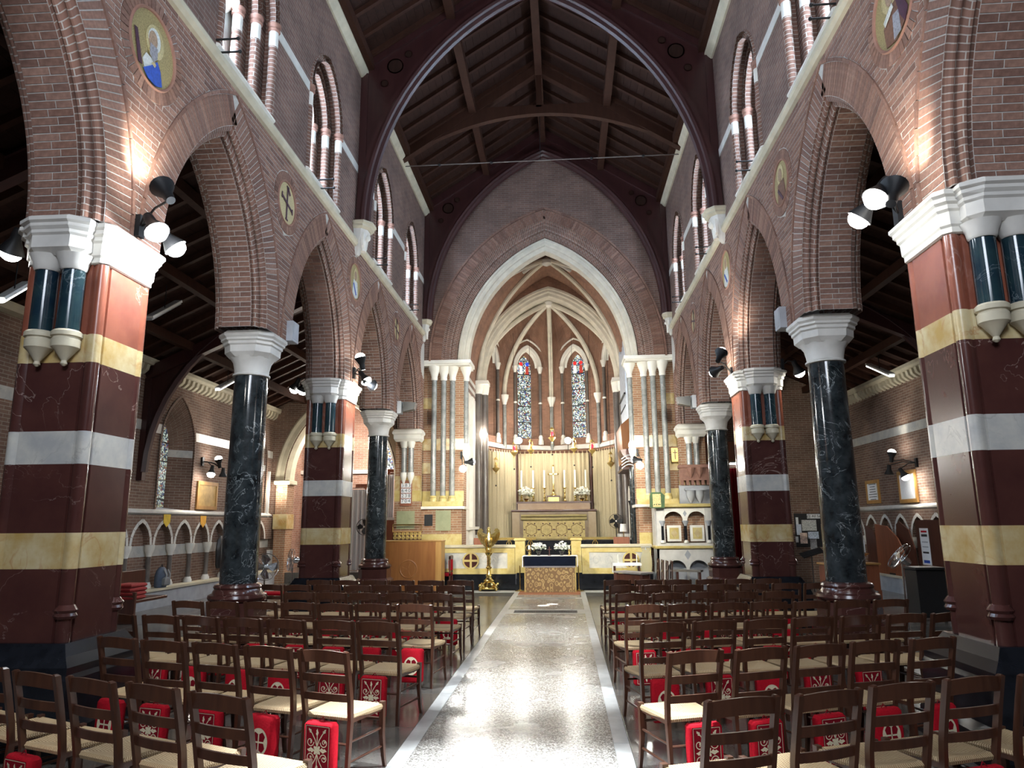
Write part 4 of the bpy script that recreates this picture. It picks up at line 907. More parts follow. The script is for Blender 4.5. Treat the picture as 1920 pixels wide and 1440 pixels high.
def roundel(sg, k, kind, label, r=0.41):
    X = sg * XW; y = PIERS[k]; z = MED_Z
    t = thing('mosaic_roundel', label, 'roundel', (0, 0, 0))
    P = lambda u, d, zz: (X + sg * d, u, zz)
    m = MB()
    for i in range(42):
        a0, a1 = 2 * PI * i / 42 + .012, 2 * PI * (i + 1) / 42 - .012; kk = (random.random() * 9, random.random() * 9)
        vs = [P(y + rr * math.cos(a), d, z + rr * math.sin(a)) for d in (0.0, -.012) for rr, a in ((r + .03, a0), (r + .03, a1), (r + .175, a1), (r + .175, a0))]
        m.add(vs, [(4, 5, 6, 7), (0, 1, 5, 4), (1, 2, 6, 5), (2, 3, 7, 6), (3, 0, 4, 7)], [[kk] * 4] * 5)
    m.build('brick_ring', M_brick, t)
    m = MB(); pr = [(r, -.01), (r + .005, .02), (r + .025, .03), (r + .04, .012), (r + .04, 0)]
    n = 40; m.add([(X - sg * d, y + q * math.cos(2 * PI * i / n), z + q * math.sin(2 * PI * i / n)) for q, d in pr for i in range(n)], [(j * n + i, j * n + (i + 1) % n, (j + 1) * n + (i + 1) % n, (j + 1) * n + i) for j in range(4) for i in range(n)]); m.build('moulded_rim', M_terra, t, smooth=True)
    m = MB(); disc(m, y, z, r + .01, -.004 + .006, X, sg, 40); m.build('mosaic_ground', M_mosaic if kind != 'monogram' else M_mosaic2, t)
    S = lambda name, pts, d, mt: shape_(name, pts, d, mt)
    def shape_(name, pts, d, mt):
        mm = MB(); shape(mm, pts, d, X, sg, y, z, sg); return mm.build(name, mt, t)
    ell = lambda cx, cy, rx, ry, n=20: [(cx + rx * math.cos(2 * PI * i / n), cy + ry * math.sin(2 * PI * i / n)) for i in range(n)]
    if kind == 'saint':
        S('halo', ell(-.02, .10, .17, .19), .012, M_mosaic2); S('hair', ell(-.0, .11, .115, .135), .016, M_pale); S('face', ell(.03, .09, .08, .11), .020, M_flesh)
        S('beard', [(.08, .03), (-.06, .04), (-.07, -.08), (-.02, -.14), (.07, -.10)], .024, M_beard)
        S('tunic', [(.12, -.12), (-.10, -.12), (-.16, -.2), (-.05, -.33), (.12, -.30), (.17, -.22)], .012, M_pale)
        S('robe', [(-.08, -.10), (-.15, -.17), (-.21, -.33), (-.10, -.39), (.06, -.385), (.15, -.32), (.02, -.21)], .018, M_blue)
        S('book', [(.36, .03), (.31, .04), (.17, -.30), (.24, -.31)], .016, M_plum); S('hand', [(-.02, -.14), (-.06, -.16), (-.04, -.20), (.02, -.18)], .022, M_mosaic2)
    elif kind == 'brown':
        S('halo', ell(.05, .16, .16, .17), .012, M_mosaic2); S('face', ell(.03, .15, .08, .11), .018, M_flesh)
        S('robe', [(.1, .02), (-.06, .03), (-.18, -.10), (-.26, -.30), (.0, -.39), (.2, -.34), (.22, -.12)], .014, M_brown)
        S('mantle', [(-.08, .05), (-.20, .02), (-.30, -.22), (-.22, -.33), (-.14, -.20)], .020, M_plum)
        S('tunic', [(.0, -.10), (-.12, -.12), (-.13, -.36), (.02, -.37)], .022, M_beard); S('scroll', [(.16, -.12), (-.04, -.03), (-.02, .03), (.18, -.06)], .028, M_pale)
    elif kind == 'monogram':
        bar = lambda a, b_, w: [(a[0] - (b_[1] - a[1]) / math.dist(a, b_) * w, a[1] + (b_[0] - a[0]) / math.dist(a, b_) * w), (a[0] + (b_[1] - a[1]) / math.dist(a, b_) * w, a[1] - (b_[0] - a[0]) / math.dist(a, b_) * w), (b_[0] + (b_[1] - a[1]) / math.dist(a, b_) * w, b_[1] - (b_[0] - a[0]) / math.dist(a, b_) * w), (b_[0] - (b_[1] - a[1]) / math.dist(a, b_) * w, b_[1] + (b_[0] - a[0]) / math.dist(a, b_) * w)]
        S('upright_stroke', bar((0, -.28), (0, .28), .022), .014, M_plum); S('cross_stroke', bar((-.22, -.06), (.22, .06), .02), .016, M_plum); S('bow_stroke', bar((0, .28), (-.1, .18), .02), .018, M_plum)
        for p in ((0, -.28), (0, .28), (-.22, -.06), (.22, .06)): S('serif', bar((p[0] - .05, p[1]), (p[0] + .05, p[1]), .014) if abs(p[0]) < .1 else bar((p[0], p[1] - .05), (p[0], p[1] + .05), .014), .018, M_plum)
    else:
        S('halo', ell(0, .14, .15, .16), .012, M_mosaic2); S('face', ell(0, .13, .08, .11), .018, M_flesh); S('robe', [(.14, .02), (-.14, .02), (-.2, -.3), (0, -.38), (.2, -.3)], .014, M_pale if kind == 'pale' else M_brown); S('stole', [(.12, -.05), (.16, -.08), (-.04, -.3), (-.08, -.27)], .02, M_blue if kind == 'pale' else M_plum)
    return t
roundel(-1, 2, 'saint', 'round gold mosaic of a grey-bearded saint in a blue robe in the brickwork')
roundel(1, 2, 'brown', 'round gold mosaic of a figure in brown holding a white scroll')
roundel(-1, 3, 'monogram', 'round gold plaque with a dark cross monogram, lectern-side wall', .34)
roundel(1, 3, 'brown_small', 'round reddish mosaic plaque over the column by the notice board', .34)
roundel(-1, 4, 'pale', 'round mosaic of a pale-robed figure above the lectern-side inner banded pier', .38)
roundel(1, 4, 'pale', 'round mosaic of a pale-robed figure above the pulpit-side inner banded pier', .38)
roundel(-1, 5, 'monogram', 'small round gold plaque above the column by the oak reading desk', .3)
roundel(1, 5, 'monogram', 'small round gold plaque above the column by the pulpit', .3)

# ------------------------------------------------------------------ truss corbels, brackets, boxes
for sg in (-1, 1):
    for k, (yy, where) in enumerate(((14.44, 'nave wall above the inner banded pier'), (YW - .22, 'corner beside the chancel arch'))):
        t = thing('carved_corbel', 'pale carved stone corbel under a truss, %s %s' % ('lectern-side' if sg < 0 else 'pulpit-side', where), 'corbel', (sg * XW, yy, 7.7)); s_ = 1 if k == 0 else .7
        m = MB(); rg = lambda h, d, z: [(0, -h, z), (0, h, z), (-sg * d * .6, h, z), (-sg * d, h * .45, z), (-sg * d, -h * .45, z), (-sg * d * .6, -h, z)]
        m.loft([rg(.26 * s_, .30 * s_, .54), rg(.30 * s_, .36 * s_, .58), rg(.30 * s_, .36 * s_, .62), rg(.33 * s_, .40 * s_, .66), rg(.33 * s_, .40 * s_, .70)]); m.build('abacus', M_stone_y, t)
        m = MB(); m.loft([rg(.06, .06, .0), rg(.12 * s_, .14 * s_, .12), rg(.2 * s_, .22 * s_, .34), rg(.25 * s_, .28 * s_, .54)]); m.build('bell', M_stone, t, smooth=True)
        m = MB(); m.ball((-sg * .24 * s_, 0, .40), .08 * s_, 10); m.loft([[(-sg * (.17 + .06 * math.cos(a)) * s_, .09 * s_ * math.sin(a), z) for a in [2 * PI * i / 8 for i in range(8)]] for z in (.08, .34)]); m.build('figure', M_stone_w, t, smooth=True)
        for e in (-1, 1): m = MB(); m.loft([[(-sg * .2 * s_, e * .05, .36), (-sg * .14 * s_, e * .05, .36), (-sg * .14 * s_, e * .05, .12), (-sg * .2 * s_, e * .05, .12)], [(-sg * .22 * s_, e * .2 * s_, .46), (-sg * .16 * s_, e * .2 * s_, .46), (-sg * .16 * s_, e * .15 * s_, .18), (-sg * .2 * s_, e * .15 * s_, .18)]]); m.build('wing', M_stone_w, t)
    for k, yy in enumerate((8.0, 11.9, 15.9, 19.6)):
        t = thing('iron_bracket', 'short black iron arms on the %s string course, %s pair from the chancel arch' % ('lectern-side' if sg < 0 else 'pulpit-side', ['fourth', 'third', 'second', 'first'][k]), 'bracket', (sg * XW, yy, 8.2))
        for q in (0, .14): m = MB(); m.tube([(0, q * .5, -q), (-sg * .3, q * .5, -q)], .014, 6); m.ball((-sg * .3, q * .5, -q), .026, 8); m.build('arm', M_iron, t)
for sg in (-1, 1):
    for k, yy in ((3, PIERS[3]), (5, PIERS[5])):
        t = thing('grey_junction_box', 'pale grey box on the capital of the %s' % {(-1, 3): 'column beside the aisle window', (1, 3): 'column in front of the notice board', (-1, 5): 'column beside the oak desk', (1, 5): 'column beside the pulpit'}[(sg, k)], 'box', (sg * (XW + .02), yy + (.40 if sg < 0 else .42), 4.845))
        m = MB(); m.cbox(-.13, .13, -.13, .13, 0, .34, .008); m.build('case', M_stone_g, t); m = MB(); m.box(*sorted((-sg * .131, -sg * .136)), -.1, .1, .04, .30); m.build('cover', M_stone_g, t)
    t = thing('black_loudspeaker', 'black wedge loudspeaker fixed to the box beside the %s' % ('oak reading desk' if sg < 0 else 'pulpit'), 'loudspeaker', (sg * (XW - .16), PIERS[5] + .42, 4.9))
    m = MB(); m.prism([(0, 0), (-sg * .30, .06), (-sg * .34, .24), (0, .26)], 'y', -.12, .12); m.build('cabinet', M_black_p, t); m = MB(); m.bar((sg * .03, 0, .13), (0, 0, .13), .06, .06); m.build('wall_bracket', M_iron, t)
# ------------------------------------------------------------------ chairs: ladder back, rush seat (front faces +y)
def rush_mat():
    t = NT('rush_seat'); t.b.inputs['Roughness'].default_value = 0.7
    uv = t.n('ShaderNodeUVMap'); wv = t.n('ShaderNodeTexWave', i_Scale=20.0, i_Distortion=2.5, i_Detail=2.0); wv.bands_direction = 'X'; t.l(uv, 'UV', wv, 'Vector')
    r = t.ramp([(0.1, (0.26, 0.15, 0.065)), (0.5, (0.47, 0.33, 0.17)), (1.0, (0.60, 0.46, 0.27))], wv, 'Fac')
    oi = t.n('ShaderNodeObjectInfo'); hv = t.n('ShaderNodeHueSaturation'); mr = t.n('ShaderNodeMapRange'); mr.inputs['To Min'].default_value = .75; mr.inputs['To Max'].default_value = 1.2; t.l(oi, 'Random', mr, 'Value'); t.l(mr, 'Result', hv, 'Value'); t.l(r, 'Color', hv, 'Color'); t.l(hv, 'Color', t.b, 'Base Color')
    bp = t.n('ShaderNodeBump', i_Strength=.4, i_Distance=.004); t.l(wv, 'Fac', bp, 'Height'); t.l(bp, 'Normal', t.b, 'Normal'); return t.m
M_rush = rush_mat()
def chair_proto():
    t = thing('rush_seat_chair', 'chair', 'chair'); W = .205; SH = .485
    def post_y(z): return -.21 - (0.10 * max(0, (z - .45) / .5) ** 1.2) - .03 * max(0, (.45 - z) / .45)
    for e in (-1, 1):
        m = MB(); zz = [0, .2, .45, .6, .8, .955]; rings = []
        for z in zz:
            w = .016 + .004 * min(1, z / .45); y = post_y(z); x = e * (W + .008 * (z > .5))
            rings.append([(x - w * .8, y - w, z), (x + w * .8, y - w, z), (x + w * .8, y + w, z), (x - w * .8, y + w, z)])
        rings.append([(e * W + (a) * .008, post_y(.965) + b_ * .012, .965) for a, b_ in ((-1, -1), (1, -1), (1, 1), (-1, 1))]); m.loft(rings); m.build('rear_leg', M_chair, t)
        m = MB(); rings = []
        for z, dy, w in ((0, .045, .013), (.08, .025, .014), (.25, .0, .018), (.50, 0, .020)):
            x, y = e * (W + .015 + dy * .15), .215 + dy
            rings.append([(x - w, y - w, z), (x + w, y - w, z), (x + w, y + w, z), (x - w, y + w, z)])
        m.loft(rings); m.build('front_leg', M_chair, t)
        for z in (.16, .30): m = MB(); m.tube([(e * (W + .005), -.22, z), (e * (W + .012), .215, z)], [.008, .011], 6); m.build('side_stretcher', M_chair, t)
        m = MB(); m.bar((e * (W - .005), -.2, .445), (e * (W + .008), .2, .445), .02, .03); m.build('seat_rail', M_chair, t)
    for z0, h in ((.585, .052), (.725, .055), (.865, .085)):
        m = MB(); rings = []
        for i in range(9):
            f = i / 8 * 2 - 1; x = f * (W - .005); y = post_y(z0 + h / 2) - .035 * (1 - f * f); up = .012 * (1 - f * f) * (1.6 if h > .06 else .6)
            rings.append([(x, y - .008, z0 + up * .8), (x, y + .008, z0 + up * .8), (x, y + .008, z0 + h + up), (x, y - .008, z0 + h + up)])
        m.loft(rings); m.build('back_slat', M_chair, t, smooth=True)
    m = MB(); m.tube([(-W, .215, .36), (W, .215, .36)], .011, 6); m.build('front_stretcher', M_chair, t)
    m = MB(); m.tube([(-W, -.215, .28), (W, -.215, .28)], .010, 6); m.build('rear_stretcher', M_chair, t)
    # rush seat: four triangles meeting at the centre, rounded edge
    m = MB(); c = (0, 0, SH - .03); fr = .232; bk = .20
    ring0 = [(-bk, -.205, SH - .04), (bk, -.205, SH - .04), (fr, .225, SH - .04), (-fr, .225, SH - .04)]
    ring1 = [(-bk - .008, -.213, SH - .018), (bk + .008, -.213, SH - .018), (fr + .008, .233, SH - .018), (-fr - .008, .233, SH - .018)]
    ring2 = [(-bk + .006, -.198, SH), (bk - .006, -.198, SH), (fr - .006, .218, SH), (-fr + .006, .218, SH)]
    for ra, rb in ((ring0, ring1), (ring1, ring2)):
        for j in range(4):
            k = (j + 1) % 4; L_ = math.dist(ra[j], ra[k]); m.quad(ra[j], ra[k], rb[k], rb[j], [(0, 0), (L_, 0), (L_, .02), (0, .02)])
    for j in range(4):
        k = (j + 1) % 4; m.add([ring2[j], ring2[k], c], [(0, 1, 2)], [[(0, 0), (.42, 0), (.21, .21)]])
    m.add(ring0[::-1], [(0, 1, 2, 3)]); m.build('rush_seat', M_rush, t)
    return t
CH = chair_proto()

# kneeler: hangs below the seat at the back, embroidered face towards the rear (-y)
def kneel_body():
    m = MB(); w, h, d = .135, .19, .05
    rg = lambda i, y: [(-w + i + .02, y, -h + i), (w - i - .02, y, -h + i), (w - i, y, -h + i + .02), (w - i, y, h - i - .02), (w - i - .02, y, h - i), (-w + i + .02, y, h - i), (-w + i, y, h - i - .02), (-w + i, y, -h + i + .02)]
    m.loft([rg(.02, -d), rg(.004, -d + .014), rg(0, -d + .03), rg(0, d - .03), rg(.02, d)]); return m
def ribbon(m, pts, w, y):
    n = len(pts)
    for i in range(n - 1):
        (a, b_), (c, d) = pts[i], pts[i + 1]; L_ = math.hypot(c - a, d - b_) or 1e-6; nx, nz = -(d - b_) / L_ * w, (c - a) / L_ * w
        m.add([(a - nx, y, b_ - nz), (c - nx, y, d - nz), (c + nx, y, d + nz), (a + nx, y, b_ + nz)], [(0, 1, 2, 3)])
def leafs(m, x, z, a, L_, w, y):
    ca, sa = math.cos(a), math.sin(a); P = lambda u, v: (x + u * ca - v * sa, y, z + u * sa + v * ca)
    m.add([P(0, 0), P(L_ * .35, w), P(L_ * .55, w * .5), P(L_ * .7, w * .8), P(L_, 0), P(L_ * .7, -w * .4), P(L_ * .5, -w * .9), P(L_ * .3, -w * .5)], [tuple(range(8))])
def scroll_mesh():
    m = MB(); y = -.0515
    ribbon(m, [(-.105, .165), (.105, .165), (.105, -.165), (-.105, -.165), (-.105, .165)], .0016, y)
    for s in (-1, 1):
        for v in (-1, 1):
            sp = [(s * (.062 + (.034 - .026 * t) * math.cos(PI + t * 8.0)), v * (.055 + (.034 - .026 * t) * math.sin(PI + t * 8.0)) ) for t in np.linspace(0, 1, 22)]
            ribbon(m, sp, .0032, y); leafs(m, s * .062, v * .055, .5, .02, .012, y)
            ribbon(m, [(0, v * .025), (s * .018, v * .07), (s * .045, v * .11), (s * .07, v * .14)], .0035, y); leafs(m, s * .05, v * .115, v * (PI / 2 - s * .7) if v > 0 else -(PI / 2 - s * .7), .045, .013, y)
    for v in (-1, 1):
        ribbon(m, [(0, v * .03), (0, v * .1)], .003, y); leafs(m, 0, v * .095, v * PI / 2, .055, .013, y)
    for a in range(4): leafs(m, 0, 0, a * PI / 2 + PI / 4, .04, .018, y); 
    for a in (0, PI): leafs(m, .02 * math.cos(a), 0, a, .07, .02, y)
    return m
def cross_mesh():
    m = MB(); y = -.0515; R0, R1 = .088, .072; n = 32
    for i in range(n):
        a, c = 2 * PI * i / n, 2 * PI * (i + 1) / n
        m.add([(R1 * math.cos(a), y, R1 * math.sin(a) * 1.15), (R1 * math.cos(c), y, R1 * math.sin(c) * 1.15), (R0 * math.cos(c), y, R0 * math.sin(c) * 1.15), (R0 * math.cos(a), y, R0 * math.sin(a) * 1.15)], [(0, 1, 2, 3)])
    for a in range(4):
        ca, sa = math.cos(a * PI / 2), math.sin(a * PI / 2)
        P = lambda u, v: (u * ca - v * sa, y - .0003, (u * sa + v * ca) * 1.15)
        m.add([P(0, -.005), P(.05, -.005), P(.068, -.045), P(.075, -.03), P(.078, 0), P(.075, .03), P(.068, .045), P(.05, .005), P(0, .005)], [tuple(range(9))])
    return m
def kneel_proto(kind):
    t = thing('kneeler', 'kneeler', 'kneeler'); kneel_body().build('cushion', M_redcloth, t, smooth=True)
    if kind == 'scroll':
        m = MB(); m.box(-.112, .112, -.0510, -.0495, -.172, .172); m.build('dark_red_panel', M_reddark, t); scroll_mesh().build('scroll_embroidery', M_embro, t)
    else:
        m = MB(); m.add([(.075 * math.cos(2 * PI * i / 28), -.0512, .075 * 1.15 * math.sin(2 * PI * i / 28)) for i in range(28)], [tuple(range(28))]); m.build('dark_red_roundel', M_reddark, t); cross_mesh().build('cross_embroidery', M_embro, t)
    m = MB(); m.tube([(-.03, .0, .185), (0, .01, .215), (.03, .0, .185)], .004, 5); m.build('hanging_loop', M_reddark, t)
    return t
KS, KC = kneel_proto('scroll'), kneel_proto('cross')
# rows: y of the aisle chair (seat centre), slope of the row outwards, numbers of chairs each side
ROWS = [(4.50, .37, 6, 6), (5.95, .33, 6, 6), (7.52, .26, 7, 7), (9.08, .18, 7, 7), (10.45, .14, 7, 7), (11.75, .10, 7, 7), (12.80, .07, 6, 6)]
KPAT = {(-1, 1): 'SCSSC-', (-1, 2): 'SSCCCS-', (-1, 0): 'CS-SC', (1, 0): 'SCSCS', (1, 1): 'SSSCC-', (1, 2): 'CSCSS-', (-1, 3): 'CCSSSC', (1, 3): 'SSCSC'}
ORD = ['first', 'second', 'third', 'fourth', 'fifth', 'sixth', 'seventh']
used = {'chair': False, 'S': False, 'C': False}
def blocked(x, y):
    for p in (PIERS[2], PIERS[4]):
        if abs(abs(x) - XC) < 1.02 and abs(y - p) < 1.02: return True
    for p in (PIERS[3], PIERS[5]):
        if abs(abs(x) - XC) < .72 and abs(y - p) < .74: return True
    return False
for ri, (y0, sl_, nl, nr) in enumerate(ROWS):
    for sg, n in ((-1, nl), (1, nr)):
        s2 = sl_ * (1.0 if sg > 0 or ri == 0 else .8)
        rz = (math.atan(s2) * 1.1) * (1 if sg > 0 else -1)
        for i in range(n):
            x = sg * (1.315 + .508 * i) + random.uniform(-.012, .012) + (-.10 if (sg < 0 and ri == 0) else 0); y = y0 + s2 * .508 * i + random.uniform(-.03, .03)
            if abs(x) > 4.75 or blocked(x, y): continue
            if not used['chair']: c = CH; used['chair'] = True
            else: c = dup(CH)
            a = rz + random.uniform(-.035, .035); c.location = (x, y, 0); c.rotation_euler = (0, 0, a)
            sd = 'lectern-side' if sg < 0 else 'pulpit-side'
            c['label'] = 'dark ladder-back rush-seat chair, %s block, %s row from the altar, %s from the aisle' % (sd, ORD[len(ROWS) - ri - 1], ORD[i])
            c['group'] = 'rush-seat chairs in the nave'
            pat = KPAT.get((sg, ri)); k = (pat[i] if i < len(pat) else '-') if pat else random.choice('SSCCS-')
            if k == '-': continue
            src = KS if k == 'S' else KC
            kn = src if not used[k] else dup(src); used[k] = True
            off = Vector((random.uniform(-.03, .03), -.315, .268)); off.rotate(Matrix.Rotation(a, 3, 'Z'))
            kn.location = Vector((x, y, 0)) + off; kn.rotation_euler = (random.uniform(-.04, .02), 0, a + random.uniform(-.06, .06))
            kn['label'] = 'red kneeler with cream %s on %s chair, %s row from altar, %s from aisle' % ('scroll' if k == 'S' else 'cross', sd, ORD[len(ROWS) - ri - 1], ORD[i]); kn['group'] = 'kneelers hung on the chairs'
# ------------------------------------------------------------------ altar screens, steps, lectern, altar table
def ellp(cx, cy, rx, ry, n=24, a0=0.0): return [(cx + rx * math.cos(a0 + 2 * PI * i / n), cy + ry * math.sin(a0 + 2 * PI * i / n)) for i in range(n)]
def screen(e, x0, x1, cx, label):
    t = thing('marble_screen_wall', label, 'screen wall', ((x0 + x1) / 2, 22.0, 0)); o = (x0 + x1) / 2; a, b_ = x0 - o, x1 - o
    m = MB(); m.box(a - .02, b_ + .02, -.22, .17, 0, .44); m.box(a - .05, b_ + .05, -.27, .17, 0, .14); m.build('black_base', M_black, t)
    m = MB(); m.box(a, b_, -.12, .15, .44, .60); m.build('bottom_rail', M_siena2, t)
    m = MB(); m.box(a, b_, -.12, .15, 1.06, 1.20); m.build('top_rail', M_siena2, t)
    m = MB(); m.cbox(a - .03, b_ + .03, -.17, .19, 1.20, 1.29, .02); m.build('capping', M_stone_y, t)
    inn = b_ if e < 0 else a; out = a if e < 0 else b_
    for q in (inn, out): x = sorted((q, q - .22 if q > 0 else q + .22)); m = MB(); m.box(x[0], x[1], -.12, .15, .60, 1.06); m.build('end_rail', M_siena2, t)
    m = MB(); m.box(a + .22, b_ - .22, -.09, .12, .60, 1.06); m.build('relief_panel', M_white, t)
    c = cx - o
    for s_ in (-1, 1):      # carved vine scrolls on the panel
        xe = c + s_ * .3; k = 0
        while a + .35 < xe < b_ - .35:
            m = MB(); m.tube([(xe + .13 * math.cos(q) * (1 - q / 12), -.092, .83 + .16 * math.sin(q) * (1 - q / 12)) for q in [i * .5 for i in range(18)]], .012, 5); m.build('carved_scroll', M_white, t, smooth=True); xe += s_ * .36
    m = MB(); m.prism(ellp(c, .83, .25, .25), 'y', -.14, -.08); m.build('roundel', M_siena2, t)
    for q in range(4):
        pts = [(c + .03 * (1 if q in (0, 3) else -1), .83 + .03 * (1 if q < 2 else -1))] + [(c + .205 * math.cos(th), .83 + .205 * math.sin(th)) for th in [PI / 2 * q + .16 + (PI / 2 - .32) * i / 6 for i in range(7)]]
        m = MB(); m.prism(pts, 'y', -.145, -.13); m.build('red_quadrant', M_red2 if 0 else M_red, t)
    m = MB(); px = inn + (.16 if e < 0 else -.16); m.cbox(px - .15, px + .15, -.1, .2, 0.44, 1.40, .01); m.cbox(px - .18, px + .18, -.13, .23, 1.40, 1.48, .02); m.build('end_post', M_siena2, t)
    return t
screen(-1, -3.7, -1.06, at_y(883, 1052, 21.9)[0], 'low marble screen wall with red cross roundel behind the eagle lectern')
screen(1, .95, 3.0, at_y(1183, 1045, 21.9)[0], 'low marble screen wall with red cross roundel beside the pulpit')

# communion rail
for e, nm in ((-1, 'lectern'), (1, 'organ')):
    t = thing('communion_rail', 'gilded communion rail with scrolled uprights on the %s side' % nm, 'rail', (0, 25.4, .48)); x0, x1 = (.55, 2.6)
    m = MB(); m.bar((e * x0, 0, .92), (e * x1, 0, .92), .14, .08); m.build('top_bar', M_brass, t)
    for x in (.75, 1.5, 2.3):
        m = MB(); m.tube([(e * x, 0, 0), (e * x, 0, .9)], .02, 8); m.build('upright', M_brass, t)
        for s_ in (-1, 1): m = MB(); m.tube([(e * x + s_ * (.02 + .1 * (1 - math.cos(q)) * .5 + .05 * math.sin(q * 2)), 0, .88 - .12 * q / 1.5 - .06 * math.sin(q * 1.5)) for q in [i * .3 for i in range(16)]], .014, 5); m.build('scrollwork', M_brass, t)

# altar table with frontal
t = thing('altar_table', 'wooden nave altar table dressed with white cloth, navy fall and gold brocade frontal', 'table', (0.02, 20.75, 0)); AT = t
m = MB(); m.box(-.74, .74, -.02, .62, .94, .99); m.build('table_top', M_dkwood, t)
for x in (-.7, .7):
    for y in (.03, .57): m = MB(); m.box(x - .03, x + .03, y - .03, y + .03, 0, .94); m.build('leg', M_gold if y < .3 else M_dkwood, t)
def brocade():
    q = NT('gold_brocade'); q.b.inputs['Roughness'].default_value = .6
    tc = q.n('ShaderNodeTexCoord'); mp = q.n('ShaderNodeMapping'); mp.inputs['Scale'].default_value = (1, 0.0, .7); q.l(tc, 'Object', mp, 'Vector')
    v = q.n('ShaderNodeTexVoronoi', i_Scale=7.0, feature='SMOOTH_F1'); v.inputs['Randomness'].default_value = .35; q.l(mp, 'Vector', v, 'Vector')
    w = q.n('ShaderNodeMath', operation='SINE'); mu = q.n('ShaderNodeMath', operation='MULTIPLY'); mu.inputs[1].default_value = 27.0; q.l(v, 'Distance', mu, 0); q.l(mu, 0, w, 0)
    r = q.ramp([(0.0, (.13, .07, .025)), (.35, (.27, .175, .065)), (.7, (.35, .26, .11)), (1, (.20, .11, .04))], w, 0); q.l(r, 'Color', q.b, 'Base Color'); return q.m
m = MB()
pts = [(x, -.045 - .012 * math.sin(x * 26)) for x in np.linspace(-.70, .70, 40)]
m.loft([[(x, y if k else -.03, z) for x, y in pts] + [(x, y + .012, z) for x, y in reversed(pts)] for k, z in ((0, .72), (1, .02))]); m.build('brocade_frontal', brocade(), t, smooth=True)
m = MB(); m.box(-.72, .72, -.055, -.03, .69, .73); m.build('frontal_fringe', plain('grey_fringe', (.16, .15, .16), .8), t)
m = MB(); m.box(-.73, .73, -.05, .0, .72, 1.0); m.build('navy_fall', M_navy, t)
m = MB(); m.box(-.78, .78, -.03, .64, .99, 1.005); m.box(-.785, -.765, -.03, .64, .70, 1.0); m.box(.765, .785, -.03, .64, .70, 1.0); m.build('white_cloth', M_cloth, t)
ZT = 1.005
def vase(name, label, x, y, z, n=60, s=1.0, seed=1):
    random.seed(seed); t = thing(name, label, 'flowers', (x, y, z))
    m = MB(); m.lathe([(.05 * s, 0), (.06 * s, .01), (.04 * s, .04), (.07 * s, .10), (.085 * s, .12)], n=12); m.build('vase', M_brass if s > 1.05 else M_black_p, t, smooth=True)
    m = MB()
    for i in range(int(n * .7)):
        a = random.uniform(0, 2 * PI); r = random.random() ** .6 * .2 * s; zz = .16 * s + random.uniform(0, .24) * s * (1 - (r / (.22 * s)) ** 2 * .6); L_ = .10 * s
        d = Vector((math.cos(a) * r, math.sin(a) * r, zz)); tip = d + Vector((math.cos(a) * L_, math.sin(a) * L_, random.uniform(-.06, .04) * s)); sd = Vector((-math.sin(a), math.cos(a), .3)) * .018 * s
        m.add([tuple(d), tuple((d + tip) / 2 + sd), tuple(tip), tuple((d + tip) / 2 - sd)], [(0, 1, 2, 3)])
    m.build('foliage', M_leaf, t)
    m = MB()
    for i in range(int(n * 1.8)):
        a = random.uniform(0, 2 * PI); r = random.random() ** .5 * .24 * s; zz = .17 * s + random.uniform(.02, .27) * s * (1 - (r / (.27 * s)) ** 2 * .7); c = Vector((math.cos(a) * r, math.sin(a) * r, zz)); q = .044 * s
        for k in range(5):
            b_ = 2 * PI * k / 5 + a; u = Vector((math.cos(b_), math.sin(b_) * .6, .35 + .5 * math.sin(b_))) * q; v = Vector((-math.sin(b_), math.cos(b_), .2)) * q * .4
            m.add([tuple(c), tuple(c + u * .6 + v), tuple(c + u), tuple(c + u * .6 - v)], [(0, 1, 2, 3)])
    m.build('white_blooms', M_flower, t); random.seed(seed + 50); return t
vase('flower_arrangement', 'white flowers in a dark pot on the nave altar table, beside the lectern-side candlestick', at_y(1010, 1030, 21.1)[0], 21.05, ZT, 50, .9, 3)
vase('flower_arrangement', 'white flowers in a dark pot on the nave altar table, beside the pulpit-side candlestick', at_y(1053, 1030, 21.1)[0], 21.05, ZT, 50, .9, 4)
for px, nm in ((992, 'lectern'), (1067, 'pulpit')):
    t = thing('altar_candlestick', 'short candle in a turned stick on the nave altar table, %s end' % nm, 'candlestick', (at_y(px, 1030, 21.0)[0], 21.0, ZT))
    m = MB(); m.lathe([(.05, 0), (.055, .015), (.025, .03), (.018, .07), (.032, .09), (.018, .11), (.02, .15), (.045, .165), (.045, .175)], n=12); m.build('stick', M_brass, t, smooth=True); m = MB(); m.lathe([(.028, .175), (.028, .29)], n=12); m.build('candle', M_candle, t, smooth=True)
t = thing('altar_cross', 'small plain standing cross at the middle of the nave altar table', 'cross', (at_y(1030, 1030, 21.0)[0], 21.0, ZT)); m = MB(); m.box(-.012, .012, -.01, .01, .02, .25); m.box(-.06, .06, -.01, .01, .16, .182); m.build('cross_bars', M_dkwood, t); m = MB(); m.lathe([(.05, 0), (.05, .015), (.015, .025)], n=12); m.build('foot', M_dkwood, t)
t = thing('altar_carpet', 'orange-brown patterned carpet under the nave altar table', 'carpet', (0, 20.9, 0)); m = MB(); m.box(-.86, .86, -.75, .55, .002, .014); m.build('pile', plain('carpet_brown', (.28, .11, .05), .95, var=.3, scale=40), t)
for x, nm in ((-.86, 'lectern'), (.83, 'pulpit')):
    t = thing('brass_stand_foot', 'slim brass standard on a round foot at the %s end of the nave altar' % nm, 'stand', (x, 20.95 + .2, .0)); m = MB(); m.lathe([(.15, .016), (.15, .028), (.06, .045), (.018, .06), (.016, .72)], n=16); m.build('standard', M_brass, t, smooth=True)

